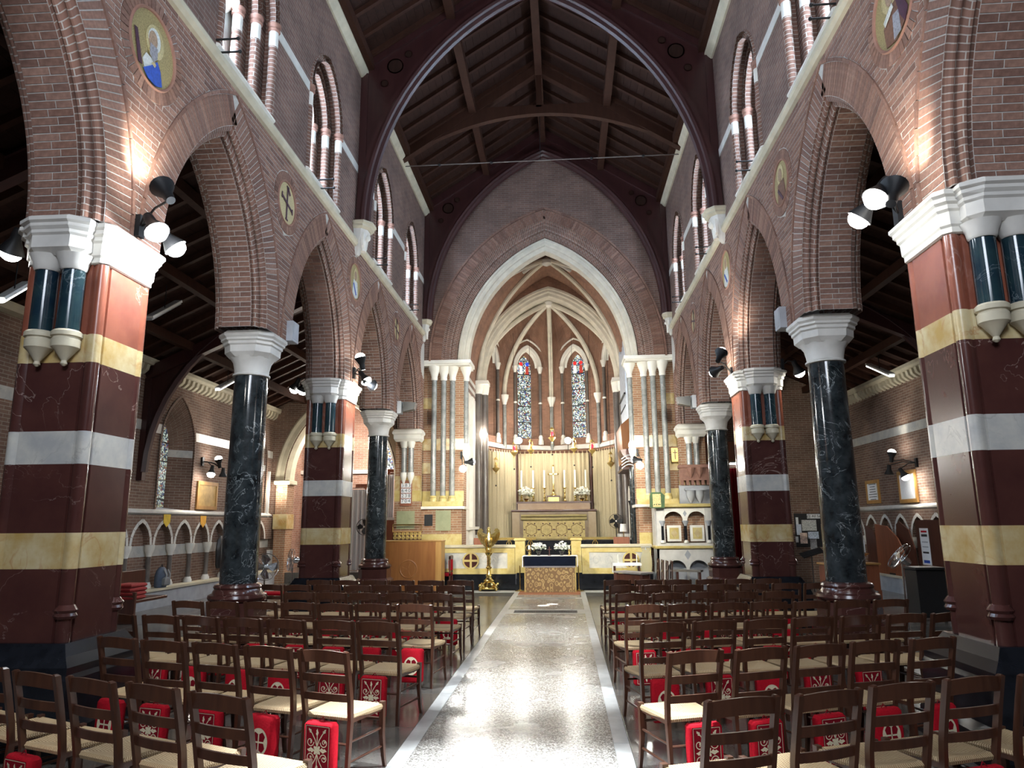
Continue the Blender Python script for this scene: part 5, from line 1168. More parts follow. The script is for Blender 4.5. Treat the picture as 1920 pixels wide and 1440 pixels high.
# eagle lectern
t = thing('eagle_lectern', 'polished brass lectern shaped as an eagle with raised wings on a turned stem', 'lectern', (at_z(921, 1104)[0], 21.35, 0))
m = MB(); m.lathe([(.28, .06), (.29, .09), (.24, .12), (.20, .2), (.14, .26), (.16, .29), (.10, .33), (.075, .38), (.095, .42), (.06, .47), (.055, .62), (.085, .64), (.09, .67), (.055, .70), (.05, .98), (.07, 1.0), (.10, 1.04), (.12, 1.08), (.09, 1.12), (.05, 1.14)], n=20); m.build('stem', M_brass, t, smooth=True)
for k in range(4):
    a = PI / 2 * k + PI / 4; m = MB(); m.tube([(.2 * math.cos(a), .2 * math.sin(a), .14), (.31 * math.cos(a), .31 * math.sin(a), .13), (.34 * math.cos(a), .34 * math.sin(a), .02)], [.05, .05, .035], 8); m.ball((.33 * math.cos(a), .33 * math.sin(a), .17), .05, 8); m.build('lion_foot', M_brass, t, smooth=True)
m = MB(); m.tube([(0.05 * math.cos(q * 3), .05 * math.sin(q * 3), .66 + .34 * q / 6) for q in [i * .25 for i in range(25)]], .016, 6); m.build('twist', M_brass, t, smooth=True)
m = MB(); m.ball((0, 0, 1.17), .10, 14); m.lathe([(.02, 1.20), (.09, 1.26), (.11, 1.38), (.09, 1.52), (.055, 1.62), (.05, 1.70), (.055, 1.75), (.04, 1.80), (.005, 1.82)], (0, -.03, 0), 14); m.build('eagle_body', M_brass, t, smooth=True)
m = MB(); m.lathe([(.02, 0), (.012, .04), (.002, .07)], (0, -.08, 1.76), 8, 'y'); m.build('beak', M_brass, t)
for e in (-1, 1):
    m = MB(); ol = [(.03, 1.20), (.12, 1.26), (.23, 1.37), (.31, 1.50), (.34, 1.62), (.32, 1.73), (.26, 1.79), (.19, 1.77), (.16, 1.71), (.20, 1.69), (.15, 1.65), (.05, 1.60)]
    m.loft([[(e * x, -.02 - .5 * (x - .05) * (k), z) for x, z in ol] for k in (.25,)] + [[(e * x, .02 + .12 * (x - .05) - .25 * (x - .05), z) for x, z in ol]]); m.build('wing', M_brass, t, smooth=False)
    for k in range(4): m = MB(); m.tube([(e * (.09 + .05 * k), -.05 - .02 * k, 1.34 + .03 * k), (e * (.12 + .06 * k), -.06 - .025 * k, 1.54 + .045 * k)], .012, 6); m.build('wing_feather', M_brass, t)
    m = MB(); m.tube([(e * .05, -.03, 1.27), (e * .07, -.07, 1.2), (e * .06, -.10, 1.16)], .022, 6); m.build('claw', M_brass, t)
m = MB(); m.bar((-.2, -.07, 1.56), (.2, -.07, 1.56), .05, .02); m.build('book_rest', M_brass, t)

# oak reading desk with carved roundel
yd = 20.4; a = at_y(719, 1014, yd); q = at_y(817, 1012, yd)
t = thing('reading_desk', 'oak panelled reading desk with a carved cross roundel on its front', 'desk', ((a[0] + q[0]) / 2, yd, 0)); w = (q[0] - a[0]) / 2; h = a[2]
m = MB(); m.cbox(-w, w, 0, .04, .04, h - .03, .005); m.build('front_panel', M_oak, t)
for e in (-1, 1): m = MB(); m.box(*sorted((e * w, e * (w + .16 if e > 0 else w))) if e > 0 else (-w - .02, -w + .02), 0.0, .62, 0.0, h - .03); m.build('side_panel', M_oak2, t)
m = MB(); m.cbox(-w - .03, w + .18, -.02, .64, h - .03, h, .008); m.build('desk_top', M_oak2, t)
m = MB(); m.lathe([(.26, .002), (.255, -.014), (.235, -.018), (.22, -.008)], (-.02, 0, .68), 28, 'y'); m.build('roundel_rim', M_oak, t)
for k in range(4):
    th = PI / 2 * k; m = MB(); m.prism([(-.02 + .03 * math.cos(th), .68 + .03 * math.sin(th))] + [(-.02 + .2 * math.cos(th + d), .68 + .2 * math.sin(th + d)) for d in (-.35, -.15, .15, .35)], 'y', -.020, -.004); m.build('cross_arm', M_oak, t)
m = MB(); m.box(-w, w + .1, .05, .6, 0, .04); m.build('foot_board', M_dkwood, t)

# red upholstered chair behind the desk
t = thing('red_upholstered_chair', 'wooden chair with red padded seat and back beside the oak reading desk', 'chair', (at_y(833, 1060, 21.4)[0], 21.4, 0), PI * .5)
for x in (-.22, .22):
    for y in (-.2, .2): m = MB(); m.box(x - .02, x + .02, y - .02, y + .02, 0, .44 if y > 0 else .98); m.build('leg', M_dkwood, t)
m = MB(); m.cbox(-.24, .24, -.22, .24, .42, .52, .02); m.build('seat', M_reddark, t); m = MB(); m.cbox(-.2, .2, -.23, -.16, .58, .9, .02); m.build('back_pad', M_redcloth, t); m = MB(); m.cbox(-.24, .24, -.23, -.17, .9, 1.0, .01); m.build('top_rail', M_dkwood, t)

# hymn board
p = at_y(751, 903, YW - .3); q = at_y(772, 949, YW - .3); hx, hz = (p[0] + q[0]) / 2, (p[2] + q[2]) / 2; w, h = (q[0] - p[0]) / 2, (p[2] - q[2]) / 2
t = thing('hymn_board', 'wooden hymn board with four rows of white number cards', 'hymn board', (hx, YW - .29, hz - h))
m = MB(); m.cbox(-w, w, -.03, 0, 0, 2 * h, .004); m.build('board', M_redwood, t); m = MB(); m.box(-w - .01, w + .01, -.045, 0, 2 * h, 2 * h + .03); m.build('top_moulding', M_redwood, t)
M_ink = plain('black_ink', (.01, .01, .01), .7)
rh = 2 * h * .195
for i, nums in enumerate(('383', '640', '238', '704')):
    z = 2 * h - .05 - rh * (i + .5) * 1.0 - i * .012
    for j, d in enumerate(nums):
        cw = w * 1.7 / 3; x = -w * .85 + cw * (j + .5); m = MB(); m.box(x - cw / 2 + .003, x + cw / 2 - .003, -.036, -.03, z - rh / 2 + .006, z + rh / 2 - .006); cd = m.build('number_card', M_paper, t); text('digit', d, rh * 1.02, M_ink, cd, (x, -.0368, z))
# memorial tablets round the oak desk
def tablet(name, label, px0, py0, px1, py1, y, mat, cat='plaque', d=.02, frame=None):
    p, q = at_y(px0, py0, y), at_y(px1, py1, y); t = thing(name, label, cat, ((p[0] + q[0]) / 2, y, q[2])); w, h = (q[0] - p[0]) / 2, p[2] - q[2]
    m = MB(); m.cbox(-w, w, -d, 0, 0, h, .004); m.build('tablet', mat, t)
    if frame is not None:
        for a in ((-w - .02, -w + .02, 0, h), (w - .02, w + .02, 0, h), (-w - .02, w + .02, -.02, .02), (-w - .02, w + .02, h - .02, h + .02)): m = MB(); m.box(a[0], a[1], -d - .012, 0, a[2], a[3]); m.build('frame', frame, t)
    return t
M_tabg = marble('greenish_brass', (.24, .26, .14), (.34, .34, .2), (.2, .2, .12), rough=.4)
tablet('memorial_tablet', 'greenish brass memorial tablet on the wall behind the oak reading desk', 744, 958, 777, 992, YW - .285, M_tabg)
tablet('memorial_tablet', 'large greenish brass memorial tablet beside the small dark plaque', 817, 957, 845, 995, YW + .015, M_tabg)
tablet('dark_plaque', 'small dark bronze plaque between two greenish tablets', 796, 965, 811, 986, YW + .015, M_iron)
t = thing('organ_console_screen', 'gilded lattice screen with brass rail behind the oak reading desk', 'screen', (at_y(763, 1005, 21.7)[0], 21.7, 0)); z0, z1 = at_y(763, 1012, 21.7)[2], at_y(763, 998, 21.7)[2]; w = .44
m = MB(); m.box(-w, w, 0, .05, 0, z0); m.build('base', M_dkwood, t); m = MB(); m.box(-w, w, .02, .03, z0, z1); m.build('backing', M_dkwood, t)
for i in range(7):
    for j in range(2): m = MB(); m.lathe([(.055, .004), (.06, -.012), (.04, -.016), (.03, -.004)], (-w + .07 + i * .125 + (.06 if j else 0) * 0, .02, z0 + .06 + j * .11), 12, 'y'); m.build('lattice_ring', M_gold, t)
m = MB(); m.bar((-w, 0, z1 + .02), (w, 0, z1 + .02), .06, .04); m.build('lattice_cap', M_oak2, t)
m = MB(); zr = at_y(763, 984, 21.7)[2]; m.tube([(-w, 0, zr), (w, 0, zr)], .02, 8); m.tube([(-w, 0, z1), (-w, 0, zr)], .012, 6); m.tube([(w, 0, z1), (w, 0, zr)], .012, 6); m.build('brass_rail', M_brass, t)

# ------------------------------------------------------------------ high altar
ya = 28.75; FZ = 1.30
t = thing('high_altar', 'high altar of brown and gold marble with stepped shelf and gold frontal', 'altar', (.03, ya, FZ))
m = MB(); m.box(-1.62, 1.62, 0, .74, 0, 1.08); m.build('altar_body', marble('brown_marble', (.15, .095, .045), (.22, .15, .075), (.15, .08, .04), rough=.3), t)
m = MB(); m.cbox(-1.70, 1.70, -.1, .78, 1.08, 1.16, .02); m.build('altar_slab', M_dkwood, t)
for e in (-1, 1): m = MB(); m.cbox(*sorted((e * 1.36, e * 1.66)), -.06, .1, 0, 1.08, .02); m.build('altar_pilaster', marble('tan_marble', (.24, .165, .08), (.30, .22, .12), (.25, .15, .08), rough=.3), t)
m = MB(); m.box(-1.22, 1.22, -.05, 0, .02, .72); fr = m.build('frontal', M_gold if 0 else plain('gold_damask', (.38, .29, .11), .55, .1, var=.2, scale=14), t)
for i in range(4):
    x = -.9 + .6 * i
    for r_ in (.24,):
        m = MB(); c = [(x + r_ * math.cos(PI / 3 * k + PI / 6), -.055, .38 + r_ * math.sin(PI / 3 * k + PI / 6)) for k in range(7)]
        m.tube(c, .012, 5); o_ = m.build('frontal_hexagon', plain('brown_braid', (.12, .06, .02), .8), fr)
    for k in range(6): m = MB(); m.ball((x + .27 * math.cos(PI / 3 * k), -.055, .38 + .27 * math.sin(PI / 3 * k)), .028, 8); m.build('frontal_stud', M_plum, fr)
m = MB(); m.tube([(-1.3, -.08, .80), (0, -.10, .78), (1.3, -.08, .80)], .06, 8); m.tube([(-1.3, -.07, .92), (1.3, -.07, .92)], .05, 8); m.build('frontal_valance', plain('olive_valance', (.26, .21, .09), .8), t, smooth=True)
m = MB(); m.box(-1.45, 1.45, .3, .74, 1.16, 1.42); m.build('gradine', marble('orange_marble', (.25, .14, .06), (.31, .19, .09), (.25, .12, .05), rough=.3), t)
m = MB(); m.box(-1.5, 1.5, .25, .76, 1.42, 1.49); m.build('gradine_top', M_dkwood, t)
m = MB(); m.box(-.22, .22, .28, .8, 1.42, 1.66); m.build('tabernacle', M_gold, t); m = MB(); m.box(-.27, .27, .25, .82, 1.66, 1.72); m.build('tabernacle_top', M_dkwood, t)
text('tabernacle_monogram', 'IHS', .13, M_ink, t, (0, .276, 1.54)) if 0 else None
yc_ = ya + .55
for i, px in enumerate((978, 1000, 1021, 1059, 1079, 1099)):
    x = at_y(px, 930, yc_)[0]; z = FZ + 1.49
    t = thing('tall_candlestick', 'tall white candle in a brass stick on the high altar, %s' % ('%s from the %s end' % (['first', 'second', 'third', 'third', 'second', 'first'][i], 'lectern-side' if i < 3 else 'organ-side')), 'candlestick', (x, yc_, z))
    m = MB(); m.lathe([(.09, 0), (.095, .02), (.04, .06), (.025, .12), (.045, .17), (.022, .22), (.022, .34), (.045, .38), (.02, .42), (.025, .5), (.085, .54), (.085, .56)], n=12); m.build('stick', M_brass, t, smooth=True)
    m = MB(); m.lathe([(.04, .56), (.038, 1.27)], n=10); m.build('candle', M_candle, t, smooth=True)
t = thing('standing_cross', 'tall ornate gilt cross at the centre of the high altar', 'cross', (at_y(1038, 930, yc_)[0], yc_, FZ + 1.72))
m = MB(); m.lathe([(.13, 0), (.13, .03), (.06, .08), (.03, .16), (.06, .22), (.025, .3), (.02, .5)], n=14); m.build('foot', M_brass, t, smooth=True)
m = MB(); m.box(-.022, .022, -.015, .015, .45, 1.2); m.box(-.18, .18, -.015, .015, .86, .905)
for q in ((0, 1.22), (-.19, .88), (.19, .88), (0, .88)): m.ball((q[0], 0, q[1]), .04, 8)
m.build('cross_bars', M_brass, t)
vase('flower_arrangement', 'large white flower arrangement on the lectern-side end of the high altar shelf', at_y(987, 935, yc_)[0], ya + .40, FZ + 1.49, 80, 1.35, 8)
vase('flower_arrangement', 'large white flower arrangement on the organ-side end of the high altar shelf', at_y(1091, 932, yc_)[0], ya + .40, FZ + 1.49, 80, 1.35, 9)
# curtains round the altar
def pleated(name, label, A, B_, z0, z1, mat, n=26, amp=.05, posts=True, cat='curtain'):
    A, B_ = Vector((*A, 0)), Vector((*B_, 0)); t = thing(name, label, cat, (A + B_) / 2 + Vector((0, 0, z0))); o = (A + B_) / 2; L_ = (B_ - A).length; u = (B_ - A) / L_; nv = Vector((-u.y, u.x, 0)); N = n * 8; h = z1 - z0
    m = MB(); random.seed(n)
    ph = [random.uniform(.6, 1.2) for _ in range(n + 1)]
    rows = []
    for j in range(5):
        f = j / 4; row = []
        for i in range(N + 1):
            s_ = i / N; k = s_ * n; am = amp * ph[int(k) % n] * (.75 + .35 * (1 - f))
            p = A - o + u * (L_ * s_ + .012 * math.sin(k * 4.1 + f)) + nv * (am * math.sin(2 * PI * k)); row.append((p.x, p.y, h * f))
        rows.append(row)
    for j in range(4):
        for i in range(N): m.quad(rows[j][i], rows[j][i + 1], rows[j + 1][i + 1], rows[j + 1][i])
    m.build('cloth', mat, t, smooth=True)
    m = MB(); a, b_ = A - o, B_ - o; m.tube([(a.x, a.y, h + .05), (b_.x, b_.y, h + .05)], .018, 6); m.build('rod', M_dkwood, t)
    if posts:
        for i in range(n):
            p = A - o + u * (L_ * (i + .5) / n); m = MB(); m.bar((p.x, p.y, h - .03), (p.x, p.y, h + .09), .05, .025, up=(nv.x, nv.y, 0)); m.build('tab', mat, t)
    return t
c0 = at_y(972, 900, 29.62); c1 = at_y(1106, 900, 29.62)
pleated('altar_curtain', 'cream pleated curtain hung straight behind the high altar candles', (c0[0], 29.62), (c1[0], 29.62), 2.0, 4.78, M_curtain, 16, .05)
s0 = at_y(906, 900, 28.2); s1 = at_y(967, 900, 29.55)
pleated('altar_curtain', 'cream pleated side curtain of the high altar on the lectern side', (s0[0], 27.95), (s1[0], 29.55), 1.31, 4.80, M_curtain, 13, .05)
s0 = at_y(1168, 900, 28.2); s1 = at_y(1112, 900, 29.55)
pleated('altar_curtain', 'cream pleated side curtain of the high altar on the organ side', (s1[0], 29.55), (s0[0], 27.95), 1.31, 4.80, M_curtain, 13, .05)
for px, nm in ((969, 'lectern'), (1110, 'organ')):
    t = thing('riddel_post', 'tall dark post with gilt finial at the %s-side corner of the high altar' % nm, 'post', (at_y(px, 950, 29.56)[0], 29.56, 1.30)); m = MB(); m.lathe([(.05, 0), (.035, .05), (.035, 3.55)], n=10); m.build('shaft', M_dkwood, t); m = MB(); m.lathe([(.05, 3.55), (.08, 3.6), (.03, 3.68), (.05, 3.75), (.005, 3.85)], n=10); m.build('finial', M_gold, t)

# hanging sanctuary lamps
M_redglass = glow('red_lamp_glass', (.8, .02, .05), .8)
for i, (px, py, yy, red, nm) in enumerate(((930, 872, 27.9, 0, 'outermost on the lectern side'), (964, 842, 28.3, 1, 'with red glass, lectern side'), (995, 838, 28.6, 0, 'second from the lectern side'), (1035, 815, 28.4, 1, 'with red glass at the centre, highest of the row'), (1076, 835, 28.6, 0, 'second from the organ side'), (1110, 838, 28.3, 1, 'with red glass, organ side'), (1145, 862, 27.9, 0, 'outermost on the organ side'))):
    p = at_y(px, py, yy); t = thing('sanctuary_lamp', 'hanging brass sanctuary lamp %s' % nm, 'lamp', (p[0], yy, p[2] - .25))
    m = MB(); m.lathe([(.005, -.12), (.025, -.08), (.015, -.04), (.09, .04), (.14, .10), (.15, .13), (.10, .15), (.05, .2)], n=12); m.build('bowl', M_gold, t, smooth=True)
    m = MB(); m.lathe([(.03, .18), (.06, .24), (.06, .32), (.04, .36)], n=10); m.build('glass', M_redglass if red else M_gold, t, smooth=True)
    m = MB(); m.lathe([(.10, .46), (.06, .5), (.02, .56)], n=10); m.build('crown', M_gold, t)
    for k in range(3): a = 2 * PI * k / 3; m = MB(); m.tube([(.13 * math.cos(a), .13 * math.sin(a), .13), (.06 * math.cos(a), .06 * math.sin(a), .48)], .006, 4); m.build('chain', M_gold, t)
    m = MB(); m.tube([(0, 0, .55), (0, 0, 9.9 - p[2])], .006, 4); m.build('suspension_wire', M_iron, t)
    m = MB(); m.ball((0, 0, -.55), .035, 8); m.tube([(0, 0, -.12), (0, 0, -.55)], .004, 4); m.build('counterweight', M_iron, t)

# ------------------------------------------------------------------ organ
xo = 2.86
t = thing('organ_case', 'wooden organ case with tall silver pipes projecting from the chancel wall', 'organ', (0, 0, 0))
m = MB(); m.prism([(xo, 3.75), (2.50, 3.95), (2.44, 5.2), (xo, 5.55)], 'y', 24.3, 26.5); m.build('case_body', M_oak, t)
m = MB(); m.box(2.46, xo, 24.25, 26.55, 3.68, 3.76); m.build('case_sill', M_dkwood, t)
hts = [8.45, 8.25, 8.1, 8.0, 7.95, 8.0, 8.1, 8.25]
for i, h in enumerate(hts):
    y = 24.4 + .28 * i; m = MB(); m.lathe([(.03, 5.2), (.085, 5.75), (.085, h - .05), (.075, h)], (2.72, y, 0), 12); m.build('pipe', plain('tin_pipe', (.52, .55, .60), .3, .35, var=.1), t, smooth=True)
    m = MB(); m.box(2.625, 2.645, y - .03, y + .03, 5.85, 5.92); m.build('pipe_mouth', M_iron, t)
m = MB(); m.bar((2.62, 24.3, 6.3), (2.62, 26.5, 6.3), .05, .06); m.build('pipe_band', M_iron, t)
t = thing('organ_canopy', 'dark carved wooden canopy below the organ case beside the spotlight', 'canopy', (2.62, 23.55, 3.6))
m = MB(); m.prism([(.25, .0), (-.25, .45), (-.32, .62), (.25, .72)], 'y', -.5, .8); m.build('hood', M_black_p if 0 else M_dkwood, t)
for k in range(4): m = MB(); m.tube([(.2 - .5 * (j / 8) , -.52, .02 + .1 * k + .22 * math.sin(PI * j / 8) * .6) for j in range(9)], .02, 6); m.build('carved_rib', M_stone_g, t)
for y in (-.3, .5): m = MB(); m.lathe([(.09, -2.7), (.08, .1)], (.1, y, 0), 12); m.build('column', M_green, t, smooth=True)

# ------------------------------------------------------------------ pulpit
yp = 21.2; p0 = at_y(1228, 945, yp); p1 = at_y(1336, 947, yp); q0 = at_y(1225, 1025, yp)
xl, xr, zt, zm = p0[0], p1[0] + .0, p0[2], q0[2]
t = thing('marble_pulpit', 'white marble pulpit with two round-arched openings and yellow marble shelf', 'pulpit', ((xl + xr) / 2, yp, 0)); w = (xr - xl) / 2
m = MB(); strips(m, lambda u, d, z: (u, d, z), -w, w, 0, zm - .06, [(-.28, .27, lambda d: 0, lambda d: .58 + math.sqrt(max(0, .27 ** 2 - d * d))), (.34, .27, lambda d: 0, lambda d: .58 + math.sqrt(max(0, .27 ** 2 - d * d)))], 12); m.build('base_front', M_stone, t)
m = MB(); m.box(-w, w, .35, .4, 0, zm - .06); m.box(-w, -w + .06, 0, .9, 0, zm - .06); m.box(w - .06, w, 0, .9, 0, zm - .06); m.build('base_body', M_stone_g, t)
m = MB(); m.cbox(-w - .06, w + .06, -.08, .95, zm - .06, zm + .02, .02); m.build('lower_shelf', M_siena2, t)
m = MB(); m.box(-w + .02, w - .02, .0, .1, zm + .02, zm + .10); m.build('front_sill', M_stone, t)
arc_z = zm + .72
for x0_, x1_ in ((-w + .02, -w + .26), (w - .24, w - .02)): m = MB(); m.box(x0_, x1_, 0, .12, zm + .10, zt - .12); m.build('corner_pier', M_stone, t)
cs = [-.33, .33]
m = MB(); strips(m, lambda u, d, z: (u, d + .02, z), -w + .26, w - .24, arc_z, zt - .12, [(c + .02, .27, lambda d: 0, lambda d: arc_z + math.sqrt(max(0, .27 ** 2 - d * d))) for c in cs], 12); m.build('arch_front', M_stone_w, t)
m = MB(); m.box(-w + .2, w - .2, .35, .4, zm + .1, zt - .1); m.build('inner_face', M_brick_yel, t)
for x in (-.64, .02, .68):
    m = MB(); m.lathe([(.04, zm + .14), (.038, arc_z - .1)], (x, .0, 0), 10); m.build('black_colonnette', M_black, t, smooth=True)
    m = MB(); m.lathe([(.07, zm + .10), (.06, zm + .15), (.04, zm + .18)], (x, 0, 0), 10); m.build('colonnette_base', M_stone_w, t, smooth=True)
    m = MB(); m.lathe([(.04, arc_z - .14), (.05, arc_z - .1), (.09, arc_z - .02), (.09, arc_z + .01)], (x, 0, 0), 10); m.build('colonnette_capital', M_stone_g, t, smooth=True)
for c in cs:
    m = MB(); m.cbox(c - .18, c + .22, .02, .1, zm + .14, zm + .60, .01); m.build('panel_frame', M_stone_w, t)
    m = MB(); m.box(c - .11, c + .15, .005, .03, zm + .21, zm + .53); m.build('siena_panel', M_siena2, t)
    m = MB(); m.prism([(c + .02, zm + .24), (c + .11, zm + .37), (c + .02, zm + .50), (c - .07, zm + .37)], 'y', -.012, .01); m.build('lozenge', M_siena, t)
for x in (-.66, .02, .7): m = MB(); m.prism([(x, arc_z + .12), (x + .055, arc_z + .21), (x, arc_z + .30), (x - .055, arc_z + .21)], 'y', .008, .022); m.build('lozenge', M_stone_g, t)
m = MB(); m.prism([(.04, .86), (.13, 1.0), (.04, 1.14), (-.05, 1.0)], 'y', -.012, .01); m.build('lozenge', M_stone_g, t)
m = MB(); m.cbox(-w - .05, w + .02, -.1, .95, zt - .1, zt, .02); m.build('upper_shelf', M_siena2, t)
m = MB(); m.box(-w, -w + .12, .15, .9, zm + .02, zt - .1); m.build('side_parapet', M_stone, t)
t = thing('pulpit_fall', 'green and gold embroidered cloth fall hanging over the pulpit book rest', 'cloth', (at_y(1232, 940, yp - .15)[0], yp - .15, zt - .12))
m = MB(); m.prism([(-.2, 0), (.2, 0), (.22, .35), (.12, .45), (-.16, .45), (-.2, .35)], 'y', -.06, .12); m.build('book_rest', M_leaf, t); m = MB(); m.box(-.13, .10, -.068, -.06, .03, .40); m.build('gold_panel', plain('gold_embroidery', (.55, .45, .2), .7, var=.35, scale=40), t)
for x in (-.09, -.03, .03, .07): m = MB(); m.ball((x, -.068, .10), .018, 6); m.build('motif', M_leaf, t)
# carved corbel shelf above the pulpit
p = at_y(1302, 880, YW - .3)
t = thing('terracotta_console', 'reddish carved stone console with two pendants under the grey shafts, above the pulpit', 'corbel', (4.38, YW - .3, at_y(1300, 910, YW - .3)[2])); h = at_y(1300, 875, YW - .3)[2] - at_y(1300, 910, YW - .3)[2]
m = MB(); m.box(-.44, .44, -.22, 0, h * .25, h * .95); m.build('block', M_terra, t); m = MB(); m.cbox(-.48, .48, -.27, 0, h * .9, h * 1.08, .015); m.build('top_moulding', M_terra, t)
for x in (-.13, .13): m = MB(); m.lathe([(.012, h * .35), (.09, h * .65), (.11, h * .85), (.11, h * .92)], (x, -.24, 0), 8); m.build('pendant', M_terra, t)
for k in range(6): m = MB(); m.box(-.42 + k * .15, -.34 + k * .15, -.2, 0, 0, h * .25); m.build('dentil', M_terra, t)
t = thing('grey_stone_console', 'blue-grey stone panel with two round pendants standing on the pulpit shelf', 'corbel', (4.35, YW - .3, zt)); h = at_y(1300, 910, YW - .3)[2] - zt
m = MB(); m.box(-.44, .44, -.1, 0, 0, h); m.build('panel', M_stone_g, t); m = MB(); m.cbox(-.3, .3, -.26, -.1, h * .72, h * .84, .01); m.build('shelf', M_stone_g, t)
for x in (-.13, .13): m = MB(); m.lathe([(.03, h * .06), (.07, h * .2), (.13, h * .45), (.125, h * .68), (.14, h * .72)], (x, -.2, 0), 12); m.build('pendant', M_stone_g, t, smooth=True)
tt = tablet('crucifix_panel', 'small gilded panel with a dark crucifix on the wall beside the jamb shafts', 1258, 840, 1273, 866, YW + .1, M_gold, 'picture', .03)
m = MB(); hh = .3; m.box(-.012, .012, -.04, -.03, .08, .38); m.box(-.07, .07, -.04, -.03, .27, .30); m.build('crucifix', M_dkwood, tt)
# ------------------------------------------------------------------ lamps
def cone_lamp(parent, loc, tgt, mat_b=None, s=1.0, name='lamp_shade', energy=0, col=(1, .97, .92), spot=70, blend=1.0, spill=0):
    loc = Vector(loc); d = (Vector(tgt) - loc).normalized(); q = d.to_track_quat('Z', 'Y').to_matrix().to_4x4(); q.translation = loc
    iv = parent.matrix_world.inverted() if False else Matrix.Translation(-Vector(parent.location))
    m = MB(); m.tf = iv @ q; m.lathe([(.045 * s, -.24 * s), (.055 * s, -.16 * s), (.055 * s, -.12 * s), (.125 * s, .02 * s), (.118 * s, .02 * s), (.04 * s, -.10 * s)], n=16); m.build(name, M_iron, parent, smooth=True)
    if mat_b is not None: m = MB(); m.tf = iv @ q; m.lathe([(.02 * s, -.07 * s), (.075 * s, -.03 * s), (.098 * s, .02), (.098 * s, .05 * s), (.075 * s, .085 * s), (.04 * s, .105 * s), (.005, .11 * s)], n=16); m.build('bulb', mat_b, parent, smooth=True)
    if energy:
        light('spot_beam', 'SPOT', loc + d * .13 * s, energy, col, tgt, .07, spot, blend)
        if spill: light('lamp_spill', 'POINT', loc + d * .16 * s, spill, col, size=.07)
def cluster(name, label, base, heads, sp_max=45):
    t = thing(name, label, 'wall lamp', base); bv = Vector(base)
    m = MB(); m.box(-.03, .03, -.05, .05, -.12, .12); m.build('wall_plate', M_iron, t)
    for (loc, tgt, bulb, en, col, sp) in heads:
        l = Vector(loc); d = (Vector(tgt) - l).normalized(); back = l - d * .22
        mid = (bv + back) / 2 + Vector((0, 0, .06)); m = MB(); m.tube([(0, 0, 0), tuple(mid - bv), tuple(back - bv)], .013, 6); m.build('arm', M_iron, t)
        cone_lamp(t, loc, tgt, bulb, 1.0, energy=en, col=col, spot=sp, spill=min(sp_max, max(0, en - 200) * .05))
    return t
DW = (.84, .92, 1.0); WW = (1.0, .93, .80); CWH = (1.0, .97, .84)
def AX(px, py, x): return tuple(at_x(px, py, x))
# nave: first banded piers
a, b_, c = AX(305, 352, -3.55), AX(293, 433, -3.55), AX(327, 462, -3.55)
cluster('triple_spotlight', 'cluster of three black cone spotlights on the brickwork below the saint roundel', AX(262, 425, -3.94), [
    (a, AX(262, 285, -3.97), M_bulb2, 110, WW, 75), (b_, (-.05, 5.2, 0), M_bulb, 4200, DW, 36), (c, (.0, 8.9, 0), M_bulb, 1700, DW, 27)])
a, b_, c = AX(1676, 352, 3.55), AX(1643, 370, 3.4), AX(1613, 407, 3.4)
cluster('triple_spotlight', 'cluster of three black cone spotlights on the brickwork below the brown-robed roundel', AX(1684, 400, 3.94), [
    (a, AX(1700, 225, 3.97), M_bulb2, 110, WW, 75), (b_, (.05, 5.2, 0), M_bulb2, 4200, DW, 36), (c, (.0, 9.0, 0), M_bulb2, 1700, DW, 27)], 6)
a, b_, c = AX(676, 672, -3.55), AX(686, 713, -3.6), AX(697, 722, -3.5)
cluster('triple_spotlight', 'cluster of three black cone spotlights on the lectern-side inner pier', AX(664, 700, -3.94), [
    (a, (-3.93, a[1] - .3, 6.9), M_bulb2, 8, WW, 70), (b_, (0, 13.2, 0), M_bulb, 3000, DW, 26), (c, (.6, 22.2, 3.4), M_bulb, 1650, CWH, 84)])
a, b_ = AX(1352, 662, 3.5), AX(1340, 697, 3.55)
cluster('twin_spotlight', 'pair of black cone spotlights on the pulpit-side inner pier', AX(1372, 700, 3.94), [
    (a, AX(1380, 590, 3.97), M_bulb2, 90, WW, 60), (b_, (-.6, 22.2, 3.4), M_bulb, 1650, CWH, 84)])
# aisle side of the piers
for (px, py, x, yy, nm, en) in ((22, 470, -5.1, None, 'black spotlight on the aisle side of the pier below the saint roundel', 160), (553, 728, -5.2, None, 'black spotlight on the aisle side of the lectern-side inner pier, outer of the two', 60), (568, 731, -5.0, None, 'black spotlight on the aisle side of the lectern-side inner pier, nearer the pier', 60), (1498, 697, 5.1, None, 'black spotlight on the aisle side of the pulpit-side inner pier', 70)):
    p = at_x(px, py, x); base = (math.copysign(XW + TH + .02, x), p[1] + .05, p[2] + .15)
    cluster('aisle_spotlight', nm, base, [(tuple(p), (x * 1.5, p[1] + 1.5, 0), M_bulb, en, DW, 90)])
